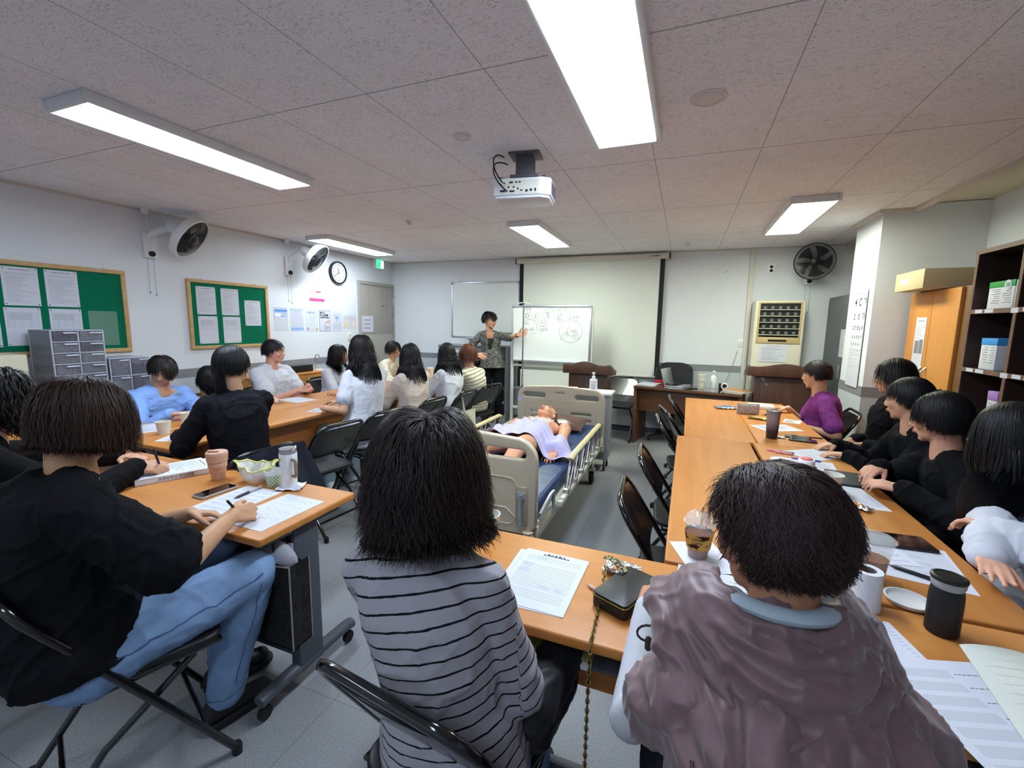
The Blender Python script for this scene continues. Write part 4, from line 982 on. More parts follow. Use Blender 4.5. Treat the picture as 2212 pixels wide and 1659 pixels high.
# ------------------------------------------------------------------ desk, office chair, air conditioner
def desk():
    t = thing('desk', 'walnut desk with glass top in front of the front wall', 'desk', (.09, 5.78, 0), -.20)
    w, d, h = 1.22, .52, .74; m = M['deskwood']
    MB().box(-w/2, w/2, -d/2, d/2, h-.035, h-.004).build('desktop', m, t, bevel=.003)
    MB().box(-w/2+.01, w/2-.01, -d/2+.01, d/2-.01, h-.004, h).build('glass_top', mat('desk_glass', '#3b2c24', .05, coat=1), t)
    for sx in (-1, 1): MB().box(sx*(w/2-.02)-.018, sx*(w/2-.02)+.018, -d/2+.02, d/2-.02, 0, h-.035).build('side_panel', m, t, bevel=.002)
    MB().box(-w/2+.04, w/2-.04, -d/2+.08, -d/2+.1, .42, h-.035).build('front_panel', m, t, bevel=.002)
desk()
def office_chair():
    t = thing('office_chair', 'black office chair with a rounded back behind the desk', 'chair', (-.08, 6.0, 0), PI+.1)
    def f(u, v):
        x = u*2-1; y = v*2-1; r = (abs(x)**4+abs(y)**4)**.25; s_ = 1/max(1, r) if r > 1 else 1
        return (x*.24*s_, -.2-.05*(1-x*x)-.03*y, .80+y*.2*s_)
    MB().grid(f, 16, 12).build('backrest', M['vinyl'], t, solid=.035)
    MB().box(-.07, .07, -.275, -.262, .79, .805).build('chrome_badge', M['chrome'], t)
    s = MB(); s.prism(rrect(.48, .46, .1, 6), .43, .50); s.build('seat', M['vinyl'], t, bevel=.02, seg=3)
    MB().tube([(0, -.19, .45), (0, -.27, .5), (0, -.275, .7)], .02, 8).build('back_support', M['black'], t)
    MB().tube([(0, 0, .08), (0, 0, .43)], .025, 12).build('gas_lift', M['black'], t)
    for k in range(5):
        a = 2*PI*k/5+.3; MB().tube([(0, 0, .1), (.14*math.cos(a), .14*math.sin(a), .09), (.29*math.cos(a), .29*math.sin(a), .065)], [.028, .022, .016], 8).build('base_arm', M['black'], t)
        c = MB(); c.lathe([(0, -.02), (.025, -.02), (.028, 0), (.025, .02), (0, .02)], 14, m=Matrix.Translation((.3*math.cos(a), .3*math.sin(a), .028)) @ Matrix.Rotation(PI/2, 4, 'Y')); c.build('caster', M['rubber'], t)
    for sx in (-1, 1): MB().tube([(sx*.24, -.12, .45), (sx*.27, -.1, .6), (sx*.27, .12, .62), (sx*.25, .1, .47)], .014, 8).build('armrest', M['black'], t)
office_chair()
def aircon():
    t = thing('air_conditioner', 'tall cream floor air conditioner with louvres on the front wall', 'air conditioner', (1.02, 6.14, 0))
    cm = mat('aircon_cream', '#d8d3bf', .45); w, d, h = .52, .3, 1.80
    MB().box(-w/2, w/2, -d/2, d/2, 0, h).build('cabinet', cm, t, bevel=.025, seg=4)
    y = -d/2
    MB().box(-.215, .215, y-.003, y+.01, 1.37, 1.765).build('outlet_recess', M['black'], t)
    f = MB()
    for a in ((-.225, -.205, 1.30, 1.775), (.205, .225, 1.30, 1.775), (-.225, .225, 1.765, 1.78)): f.box(a[0], a[1], y-.014, y+.002, a[2], a[3])
    f.build('outlet_frame', mat('aircon_beige', '#bda777', .5), t, bevel=.003)
    for k in range(5): 
        s = MB(); s.box(-.205, .205, y-.03, y-.003, 1.395+k*.073, 1.402+k*.073, Matrix.Translation((0, 0, 0))); s.build('louvre', cm, t, bevel=.002)
    v = MB()
    for i in range(5):
        for k in range(5): v.box(-.17+i*.078, -.14+i*.078, y-.008, y-.002, 1.41+k*.073, 1.44+k*.073)
    v.build('vertical_vane', mat('vane_grey', '#6d7366', .5), t)
    MB().box(-.222, .222, y-.012, y+.002, 1.30, 1.372).build('control_strip', MATS['aircon_beige'], t, bevel=.003)
    MB().box(-.1, .09, y-.014, y-.01, 1.32, 1.345).build('display', mat('display_brown', '#33251f', .2), t)
aircon()
sheet('notice', 'white notice taped on the front of the air conditioner', 'notice', .29, .2, axes((.985, 5.985, 1.18), (1, 0, 0), (0, 0, 1)), 'text', seed=44)

# ------------------------------------------------------------------ cabinets
def steel_shelf():
    t = thing('steel_cabinet', 'low grey steel cabinet with open shelves behind the presenter', 'cabinet', (-2.98, 6.13, 0))
    m = M['steel']; w, d, h = 1.14, .36, 1.15
    b = MB(); b.box(-w/2, w/2, -d/2, d/2, h-.02, h); b.box(-w/2, w/2, -d/2, d/2, 0, .06); b.box(-w/2, w/2, d/2-.01, d/2, .06, h-.02)
    for x in (-w/2, -.012, w/2-.02): b.box(x, x+.02, -d/2, d/2, .06, h-.02)
    b.build('carcass', m, t, bevel=.002)
    for z in (.3, .52, .74, .93): MB().box(-w/2+.02, w/2-.02, -d/2+.01, d/2-.01, z, z+.015).build('shelf', M['steel'], t)
    for x in (-.28, .28):
        MB().box(x-.26, x+.26, -d/2-.004, -d/2+.01, .97, h-.03).build('top_door', mat('steel_dark', '#7f858c', .4), t, bevel=.002)
        MB().box(x-.05, x+.07, -d/2-.006, -d/2-.004, 1.04, 1.08).build('label', M['paper'], t)
steel_shelf()
def dark_locker():
    t = thing('steel_locker', 'tall dark grey steel cabinet in the recess behind the pillar', 'cabinet', (1.86, 5.92, 0))
    MB().box(-.29, .28, -.4, .38, 0, 1.84).build('carcass', M['darksteel'], t, bevel=.004)
    MB().box(-.297, -.29, -.38, .36, .06, 1.8).build('door', M['darksteel'], t, bevel=.002)
    MB().tube([(-.31, -.3, .95), (-.31, -.3, 1.1)], .006, 8).build('handle', M['alu'], t)
dark_locker()
sheet('notice', 'white sheet on the dark steel cabinet door behind the pillar', 'notice', .2, .29, axes((1.5615, 5.62, 1.33), (0, -1, 0), (0, 0, 1)), 'text', seed=45)
def wardrobe():
    t = thing('wardrobe', 'orange wood wardrobe with arched handles beside the dark shelving', 'wardrobe', (1.93, 4.2, 0))
    m = M['wardrobe']
    MB().box(-.2, .2, -.4, .4, 0, 1.78).build('carcass', mat('wardrobe_side', '#7a5226', .5), t, bevel=.003)
    for y0, y1 in ((-.31, .042), (.046, .398)): MB().box(-.222, -.2, y0, y1, .05, 1.775).build('door', m, t, bevel=.002)
    for y in (.01, .08): MB().tube([(-.222, y, 1.0), (-.25, y, 1.03), (-.26, y, 1.1), (-.25, y, 1.17), (-.222, y, 1.2)], .007, 8).build('handle', M['alu'], t)
wardrobe()
ps = sheet('notice', 'tall white leaflet with a dark picture on the orange wardrobe', 'notice', .16, .4, axes((1.7065, 4.37, 1.38), (0, -1, 0), (0, 0, 1)), 'text', seed=46)
m = MB(); m.box(-.06, .0, -.08, .02, .001, .0018); m.box(.01, .065, -.08, .03, .001, .0018); m.build('picture', mat('photo_grey', '#7c7c7e', .7), ps)
o = MB().box(-.25, .25, -.23, .23, 0, .14).build('lid_box', mat('cream_box', '#c3b28b', .6), None, bevel=.004); tag(o, 'long cream cardboard box lying on top of the wardrobe', 'box', loc=(1.82, 4.31, 1.782))
l = MB(); l.box(-.252, -.25, .0, .13, .05, .09); l.build('label', M['paper'], o)
def shelving():
    t = thing('shelving_unit', 'dark brown open pigeonhole shelving with taped labels at right edge', 'shelving', (1.90, 2.9, 0))
    w = 1.76; y0, y1 = -w/2, w/2-.02; zs = [0, .12, .5, .86, 1.225, 1.59, 1.96]; m = M['shelfwood']; d0, d1 = -.2, .2
    MB().box(d1-.015, d1, y0, y1, .0, 1.98).build('back_panel', m, t)
    for k in range(5):
        y = y1-.02-k*.425; b = MB(); b.box(d0, d1-.015, y-.012, y+.012, 0, 1.98); b.build('upright', m, t); e = MB(); e.box(d0-.004, d0, y-.013, y+.013, 0, 1.985); e.build('edge_strip', M['shelfedge'], t)
    for z in zs[1:]:
        MB().box(d0, d1-.015, y0, y1, z, z+.024).build('shelf', m, t); MB().box(d0-.005, d0, y0, y1, z-.001, z+.026).build('edge_strip', M['shelfedge'], t)
    r = random.Random(3)
    for z in (.86, 1.225, 1.59):
        for k in range(3):
            yc = y1-.02-k*.425
            for dy, ww in ((-.1, .07), (-.2, .08), (-.425, .06)):
                MB().box(d0-.0065, d0-.005, yc+dy-ww/2, yc+dy+ww/2, z-.004 if ww < .07 else z+.002, z+.024).build('shelf_label', M['paper'], t)
shelving()
def glove_box(label, y, z, w, d, h, band, num=None, side=None, torn=False):
    t = thing('supply_box', label, 'box', (1.74, y, z))
    MB().box(0, d, -w/2, w/2, 0, h).build('carton', mat('carton_white', '#d9dade', .7), t, bevel=.002)
    bm_ = mat('band_'+band.strip('#'), band, .6)
    MB().box(-.001, d+.001, -w/2-.001, w/2+.001, h*.78, h+.001).build('colour_band', bm_, t, bevel=.001)
    b = MB(); r = random.Random(h)
    for i in range(7):
        zz = h*(.7-.08*i)
        for s_ in (0, 1):
            b.box(-.0015, 0, (-.42+.45*s_)*w, (-.42+.45*s_+r.uniform(.2, .35))*w, zz, zz+.003)
    b.build('printing', M['ink'], t)
    if num:
        c = MB(); c.lathe([(0, 0), (.03, 0), (.03, .002), (0, .002)], 28, m=axes((-.001, -w*.25, h*.84), (0, -1, 0), (0, 0, 1))); c.build('number_disc', M['paper'], t)
        text('number', num, .035, bm_, t, axes((-.0035, -w*.25, h*.84), (0, -1, 0), (0, 0, 1)), bold=.001)
    return t
glove_box('white box with green band and the number 10 on the upper shelf', 3.55, 1.614, .23, .16, .165, '#2f9a48', '10')
glove_box('narrow white box with pale blue print beside the green banded box', 3.39, 1.614, .06, .12, .16, '#c5d4ea')
glove_box('white box with bright blue band on the middle shelf', 3.58, 1.249, .15, .24, .19, '#3f9be0')
glove_box('white box with torn lilac band on the lower shelf', 3.47, .884, .09, .16, .24, '#b68ad0')

def eye_chart():
    t = thing('eye_chart', 'white eye test chart hanging on the pillar', 'eye chart'); t.matrix_world = axes((1.46, 4.90, 1.4), (0, -1, 0), (0, 0, 1))
    w, h = .30, .88
    MB().box(-w/2, w/2, -h/2, h/2, 0, .003).build('sheet', M['paper'], t); z = .0032
    rows = [('4Cㄱ', .1, .32), ('20가', .075, .19), ('370노ㅊ', .055, .09), ('560소Y', .042, .01), ('3306ㄴ', .032, -.055), ('4758ㄹ', .024, -.11), ('62503', .018, -.155), ('38295', .014, -.19), ('25364', .012, -.22), ('79382', .01, -.25)]
    for s_, sz, y in rows:
        n = len(s_)
        for i, ch in enumerate(s_): text('symbol', ch, sz, M['inkdark'], t, Matrix.Translation((-w*.33+w*.72*(i/(n-1)), y, z)), bold=.0006)
    m = MB(); m.box(-w*.4, w*.45, -.137, -.135, .003, .0034); m.box(-w*.4, w*.45, -.27, -.269, .003, .0034); m.box(-w*.2, w*.35, .395, .4, .003, .0034); m.build('rule', M['ink'], t)
eye_chart()

# drawer towers, cabinet and sink on the left
def drawer_tower(label, y, z0, cols, rows, cw, rh, d, seed):
    t = thing('drawer_tower', label, 'drawer unit', (-4.42, y, z0)); r = random.Random(seed)
    W_, Hh = cols*cw, rows*rh; f = MB(); e = .008
    for i in range(cols+1):
        for x_ in (-d/2, d/2-.012): f.box(x_, x_+.012, -W_/2+i*cw-e/2, -W_/2+i*cw+e/2, 0, Hh)
    for yy in (-W_/2, W_/2): MB().box(-d/2+.012, d/2-.012, yy-.002, yy+.002, 0, Hh).build('side_panel', mat('smoky_side', '#a9aab4', .3, alpha=.45), t)
    for k in range(rows+1): f.box(-d/2, d/2, -W_/2, W_/2, k*rh-e/2, k*rh+e/2)
    f.box(-d/2, -d/2+.006, -W_/2, W_/2, 0, Hh); f.build('frame', M['drawerframe'], t, bevel=.001)
    cols_ = ['#4a4754', '#55525c', '#6a6459', '#5d6072', '#474450', '#77726c']
    for i in range(cols):
        for k in range(rows):
            y0, y1 = -W_/2+i*cw+.008, -W_/2+(i+1)*cw-.008; za, zb = k*rh+.008, (k+1)*rh-.008
            dm = mat('smoky_drawer_%d' % r.randrange(3), ['#8c8a94', '#7c7a86', '#9a98a2'][r.randrange(3)], .15, alpha=.38)
            o = MB().box(d/2-.02, d/2+.006, y0, y1, za, zb).build('drawer', dm, t, bevel=.004)
            c = MB(); n = r.randint(3, 5)
            for q in range(n): c.ellip((d/2-.06+r.uniform(-.01, .01), y0+(y1-y0)*(q+.5)/n, za+.3*(zb-za)), (.03, (y1-y0)/n*.6, (zb-za)*r.uniform(.2, .42)), nu=8, nv=6)
            c.build('contents', mat('content_'+str(r.randrange(6)), cols_[r.randrange(6)], .7), o)
            MB().box(d/2+.006, d/2+.02, y0+(y1-y0)*.4, y1-.008, zb-.014, zb-.004).build('handle', mat('pale_handle', '#c9cfe6', .3), o, bevel=.002)
    return t
drawer_tower('tall clear drawer tower with two columns in front of the large green board', 1.92, .72, 2, 8, .155, .083, .3, 3)
drawer_tower('short clear drawer unit right of the tall drawer tower', 2.25, .72, 2, 3, .14, .145, .26, 5)
def low_cab(label, y0, y1, h, x1=-4.2, m='wardrobe'):
    t = thing('low_cabinet', label, 'cabinet', (0, 0, 0)); MB().box(XL+.008, x1, y0, y1, 0, h-.02).build('carcass', M[m], t, bevel=.003)
    MB().box(XL+.008, x1+.01, y0-.01, y1+.01, h-.02, h).build('top', M[m], t, bevel=.003)
    n = max(2, round((y1-y0)/.42))
    for k in range(n):
        a = y0+(y1-y0)*k/n; b = y0+(y1-y0)*(k+1)/n; MB().box(x1, x1+.016, a+.003, b-.003, .05, h-.03).build('door', M[m], t, bevel=.002)
    return t
low_cab('low wooden cabinet under the drawer towers', 1.1, 2.75, .72); low_cab('low wooden cabinet with a label beside the sink', 3.35, 4.33, .86)
o = MB().box(-4.183, -4.182, 4.06, 4.26, .76, .80).build('paper_label', M['paper'], None); tag(o, 'small white paper label on the low wooden cabinet', 'label')
o = MB().box(-.1, .1, -.2, .2, 0, .085).build('black_case', M['black'], None, bevel=.008); tag(o, 'flat black box on the low cabinet behind the white blurred person', 'box', loc=(-4.4, 4.0, .86))
t = thing('wash_basin', 'small round white basin with a chrome tap on the wall', 'basin', (-4.42, 4.47, .84))
MB().lathe([(0, -.1), (.06, -.1), (.13, -.05), (.155, .0), (.145, .004), (.12, -.04), (.05, -.085), (0, -.085)], 32).build('bowl', M['white'], t)
MB().lathe([(0, -.84), (.06, -.84), (.045, -.5), (.06, -.1), (0, -.1)], 20).build('pedestal', M['white'], t)
MB().tube([(-.12, 0, 0), (-.12, 0, .17), (-.1, 0, .2), (-.06, 0, .2), (-.04, 0, .17)], .008, 8).build('tap', M['chrome'], t)
o = MB().box(-.14, .14, -.13, .13, 0, .5).build('storage_carton', mat('cream_carton', '#cfc9ae', .7), None, bevel=.003); tag(o, 'cream carton cut off by the left edge below the green board', 'box', loc=(-4.42, 1.5, .72))
# ------------------------------------------------------------------ people
V = Vector
def rot_basis(yaw, pitch=0, roll=0):
    """columns x right, y forward, z up; yaw ccw, pitch>0 looks down"""
    return Matrix.Rotation(yaw, 3, 'Z') @ Matrix.Rotation(roll, 3, 'Y') @ Matrix.Rotation(-pitch, 3, 'X')
def ik(S, W, l1, l2, pole):
    S, W, pole = V(S), V(W), V(pole); d = W-S; L = min(d.length, (l1+l2)*.995); d = d.normalized(); W2 = S+d*L
    a = (l1*l1-l2*l2+L*L)/(2*L); h = math.sqrt(max(0, l1*l1-a*a)); p = pole-d*pole.dot(d)
    p = p.normalized() if p.length > 1e-4 else V((0, 0, -1)); return S+d*a+p*h, W2
def hand(mb, Wp, d, n, side, curl=.35, spread=.05, thumb=.6, s=1.0, nails=None, fcurl=None):
    Wp = V(Wp); d = V(d).normalized(); n = V(n); n = (n-d*n.dot(d)).normalized(); sv = n.cross(d)*(-1 if side == 'R' else 1)
    offs = (.027, .009, -.010, -.027); lens = (.070, .078, .072, .056); rr = (.0088, .009, .0086, .0076)
    for k in range(4):
        K = Wp+(d*(.084-.006*abs(k-1))+sv*offs[k])*s
        mb.rcone(Wp+sv*offs[k]*.62*s+d*.008*s, K, .0125*s, .0105*s, 10)
        a = spread*(1.5-k); c = (fcurl[k] if fcurl else curl*(1+.12*k)); dd = (d*math.cos(a)+sv*math.sin(a)).normalized(); p = K; ang = c*.7
        for j, f in enumerate((.44, .31, .25)):
            q = p+(dd*math.cos(ang)+n*math.sin(ang))*lens[k]*f*s; mb.rcone(p, q, rr[k]*s*(1-.08*j), rr[k]*s*(.92-.1*j), 10)
            if j == 2 and nails is not None:
                e = (dd*math.cos(ang)+n*math.sin(ang)); nn = (n*math.cos(ang)-dd*math.sin(ang)); R = Matrix((sv, e, -nn)).transposed(); nails.ellip(q-e*.001-nn*.0055*s, (.0052*s, .0068*s, .002*s), R, 8, 6)
            p = q; ang += c*1.05
    mb.rcone(Wp+d*.03*s+sv*.012*s, Wp+d*.07*s-sv*.0*s, .014*s, .012*s, 10)
    T = Wp+d*.018*s+sv*.024*s; dv = (d*.62+sv*.72*thumb+n*.3).normalized()
    for j, (l, r1, r2) in enumerate(((.042, .0135, .011), (.032, .0105, .0095), (.025, .0092, .0075))):
        q = T+dv*l*s; mb.rcone(T, q, r1*s, r2*s, 10); T = q; dv = (dv+d*.22+n*.12-sv*.12).normalized()
def head_mb(mb, Hc, R, s=1.0, male=False):
    def E(c, r, Rl=None): mb.ellip(Hc+R @ (V(c)*s), tuple(x*s for x in r), (R @ Rl if Rl is not None else R), 20, 14)
    def C(a, b, r1, r2): mb.rcone(Hc+R @ (V(a)*s), Hc+R @ (V(b)*s), r1*s, r2*s, 10)
    E((0, -.014, .030), (.074, .091, .085)); E((0, .018, -.02), (.063, .068, .082)); E((0, .030, -.072), (.046, .048, .038)); E((0, .058, -.096), (.021, .020, .017))
    E((0, .07, .034), (.048, .016, .026)); C((-.03, .078, .016), (.03, .078, .016), .009, .009)
    for sx in (-1, 1):
        E((sx*.036, .056, -.028), (.024, .022, .024)); E((sx*.0755, -.012, -.008), (.008, .017, .031), Matrix.Rotation(sx*-.25, 3, 'Z')); E((sx*.011, .09, -.036), (.008, .009, .007))
        E((sx*.031, .0745, -.001), (.0155, .010, .010))
    C((0, .083, .008), (0, .101, -.03), .0065, .0095); E((0, .098, -.035), (.010, .010, .008))
    E((0, .083, -.062), (.024, .010, .010))
def face_parts(parent, Hc, R, s=1.0, eyes=True, open_=True, brow='brow', lipm='lip'):
    def O(c): return Hc+R @ (V(c)*s)
    for sx in (-1, 1):
        if eyes:
            e = MB(); e.ellip(O((sx*.031, .0805, -.001)), (.0125*s, .0068*s, .0058*s), R, 12, 8); eo = e.build('eye', M['eyew'], parent)
            e = MB(); e.ellip(O((sx*.031, .0855, -.001)), (.0052*s, .0028*s, .0052*s), R, 10, 8); e.build('iris', M['iris'], eo)
            e = MB(); e.tube([O((sx*(.031+.0145*u), .0845-.004*u*u, .0045+.001*(1-u*u))) for u in (-1, -.5, 0, .5, 1)], .0013*s, 6); e.build('eyelash_line', M['iris'], eo)
        e = MB(); e.tube([O((sx*(.012+.036*u), .0868-.010*u*u, .0185+.006*math.sin(u*PI))) for u in (0, .25, .5, .75, 1)], [.0016*s, .0026*s, .0026*s, .002*s, .0012*s], 6, flat=.6); e.build('eyebrow', M[brow], parent)
    l = MB(); l.ellip(O((0, .0895, -.0585)), (.021*s, .0065*s, .0042*s), R, 14, 8); l.ellip(O((0, .0895, -.066)), (.018*s, .007*s, .0052*s), R, 14, 8); l.build('lips', M[lipm], parent)

def hair_mesh(parent, Hc, R, color, L=.35, n=1500, steps=16, vol=.10, wave=.0, wfreq=2.2, width=.0035, part=0.0, sweep=.25, fringe=False, colls=(), s=1.0, seed=0,
              grav=.42, face_cut=.38, lvar=.08, pinch=0.0, low=-.55, clumps=40, swirl=0.0, rough=.46, name='hair', tuft=0.0, part_x=0.0, flip=0.0):
    rg = np.random.default_rng(seed); Rm = np.array([[R[i][j] for j in range(3)] for i in range(3)]); C = np.array(Hc)+Rm @ (np.array([0, -.012, .03])*s); rad = np.array([.080, .097, .092])*s
    # roots in head space on the unit sphere
    u = rg.normal(size=(n*6, 3)); u /= np.linalg.norm(u, axis=1)[:, None]
    facez = np.where(fringe, .36, .44)
    ok = (u[:, 2] > low+.25*np.maximum(0, u[:, 1])) & ~((u[:, 1] > face_cut) & (u[:, 2] < facez)) & ~((u[:, 1] > .05) & (u[:, 2] < -.02))
    u = u[ok][:n]; n = len(u)
    Rinv = Rm.T; g = Rinv @ np.array([0, 0, -1.0])          # gravity in head space
    side = np.where(u[:, 0] > part_x, 1.0, -1.0)
    p = u*rad; lay = .02+vol*rg.random(n)
    if fringe: fr = (u[:, 1] > .25) & (u[:, 2] > .45) & (np.abs(u[:, 0]) < .55)
    else: fr = np.zeros(n, bool)
    wt = (np.clip((u[:, 2]-.2)*1.7, 0, 1)*np.clip((u[:, 1]+.7)*1.4, 0, 1))[:, None]
    d = wt*np.stack([side*(.9-.3*np.abs(u[:, 0])), -sweep*np.ones(n), np.full(n, .15)], 1)+(1-wt)*np.stack([u[:, 0]*.9, u[:, 1]*.9-.3*sweep, np.full(n, -.45)], 1); d[fr] = np.array([.1, 1.0, -.15]); d += rg.normal(size=d.shape)*(.08+tuft)
    if swirl: d += np.cross(u, np.array([0, 0, 1.0]))*swirl
    d -= u*np.sum(d*u, 1)[:, None]*.8; d /= np.linalg.norm(d, axis=1)[:, None]
    Ls = L*(1+lvar*rg.normal(size=n)); Ls[fr] = .095*s
    # lower roots have less way to fall
    Ls = np.where(fr, Ls, np.maximum(.035, Ls-(1-u[:, 2])*.055*s)); st = Ls/steps
    cl = rg.integers(0, clumps, n); cph = rg.uniform(0, 6.28, clumps)[cl]; cph2 = rg.uniform(0, 6.28, clumps)[cl]; cfr = rg.uniform(.7, 1.3, clumps)[cl]
    P = [p.copy()]; cs = [(Rinv @ (np.array(c)-C), Rinv, np.array(r)) for c, r in colls]
    for k in range(steps):
        d = d*(1-grav)+g*grav+rg.normal(size=d.shape)*.02; d /= np.linalg.norm(d, axis=1)[:, None]
        q = p+d*st[:, None]; e = np.linalg.norm(q/(rad*(1+lay[:, None]*min(1, (k+1)/3))), axis=1); ins = e < 1
        q[ins] /= e[ins][:, None]
        for c, _, r in cs:
            v = q-c; vw = v @ Rinv.T if False else (Rm @ v.T).T; e2 = np.linalg.norm(vw/(r+lay[:, None]*.06), axis=1); i2 = e2 < 1
            if i2.any(): vw[i2] /= e2[i2][:, None]; q[i2] = (Rinv @ vw[i2].T).T+c
        if pinch and k > steps*.35: ax_ = q @ g; rest = q-ax_[:, None]*g; q = q-rest*pinch
        dd = q-p; nn = np.linalg.norm(dd, axis=1)[:, None]; d = np.where(nn > 1e-6, dd/np.maximum(nn, 1e-6), d); p = q; P.append(p.copy())
    P = np.stack(P, 1)                                      # n, k+1, 3
    t = np.linspace(0, 1, steps+1)[None, :, None]; out = P/np.maximum(1e-6, np.linalg.norm(P*np.array([1, 1, 0]), axis=2)[:, :, None])*np.array([1, 1, 0]); tang = np.stack([-out[:, :, 1], out[:, :, 0], 0*out[:, :, 0]], 2)
    if wave:
        amp = wave*t**.8; ph = (2*PI*wfreq*t[:, :, 0]*cfr[:, None]+cph[:, None])
        P = P+tang*(amp*np.sin(ph)[:, :, None])+out*(amp*.8*np.sin(ph*.83+cph2[:, None])[:, :, None])
    if flip: P = P+out*(flip*t**4)
    T = np.gradient(P, axis=1); T /= np.maximum(1e-6, np.linalg.norm(T, axis=2))[:, :, None]; o3 = P/np.maximum(1e-6, np.linalg.norm(P, axis=2))[:, :, None]
    S = np.cross(T, o3); S /= np.maximum(1e-6, np.linalg.norm(S, axis=2))[:, :, None]
    wd = width*s*(1-.6*t**4)*(.7+.6*rg.random((n, 1, 1))); A = P-S*wd/2; B = P+S*wd/2; Cc = P+o3*wd*.25
    vs = np.stack([A, Cc, B], 2).reshape(-1, 3); vs = (Rm @ vs.T).T+C
    k1 = steps+1; base = (np.arange(n)[:, None]*k1+np.arange(steps)[None, :])*3
    f1 = np.stack([base, base+1, base+4, base+3], -1).reshape(-1, 4); f2 = np.stack([base+1, base+2, base+5, base+4], -1).reshape(-1, 4); fs = np.concatenate([f1, f2])
    # scalp cap
    cu, cv = 40, 26; cap = []; cf = []
    for i in range(cv+1):
        th = PI*i/cv
        for j in range(cu):
            a = 2*PI*j/cu; x = np.array([math.sin(th)*math.cos(a), math.sin(th)*math.sin(a), math.cos(th)]); cap.append(Rm @ (x*rad*1.02)+C)
    nb = len(vs)
    for i in range(cv):
        for j in range(cu):
            th = PI*(i+.5)/cv; a = 2*PI*(j+.5)/cu; x = (math.sin(th)*math.cos(a), math.sin(th)*math.sin(a), math.cos(th))
            if x[2] > low+.05 and not (x[1] > face_cut and x[2] < facez) and not (x[1] > .0 and x[2] < 0): cf.append((nb+i*cu+j, nb+(i+1)*cu+j, nb+(i+1)*cu+(j+1) % cu, nb+i*cu+(j+1) % cu))
    vs = np.concatenate([vs, np.array(cap)]); fs = np.concatenate([fs, np.array(cf)])
    me = bpy.data.meshes.new(name); me.vertices.add(len(vs)); me.vertices.foreach_set('co', vs.astype(np.float32).ravel()); me.loops.add(len(fs)*4); me.loops.foreach_set('vertex_index', fs.astype(np.int32).ravel())
    me.polygons.add(len(fs)); me.polygons.foreach_set('loop_start', np.arange(0, len(fs)*4, 4, dtype=np.int32)); me.update(calc_edges=True); me.validate()
    m = mat('hair_'+color.strip('#'), color, rough, spec=.32, var=.35, vscale=(60, 60, 7))
    return mesh_obj(name, me, m, parent)

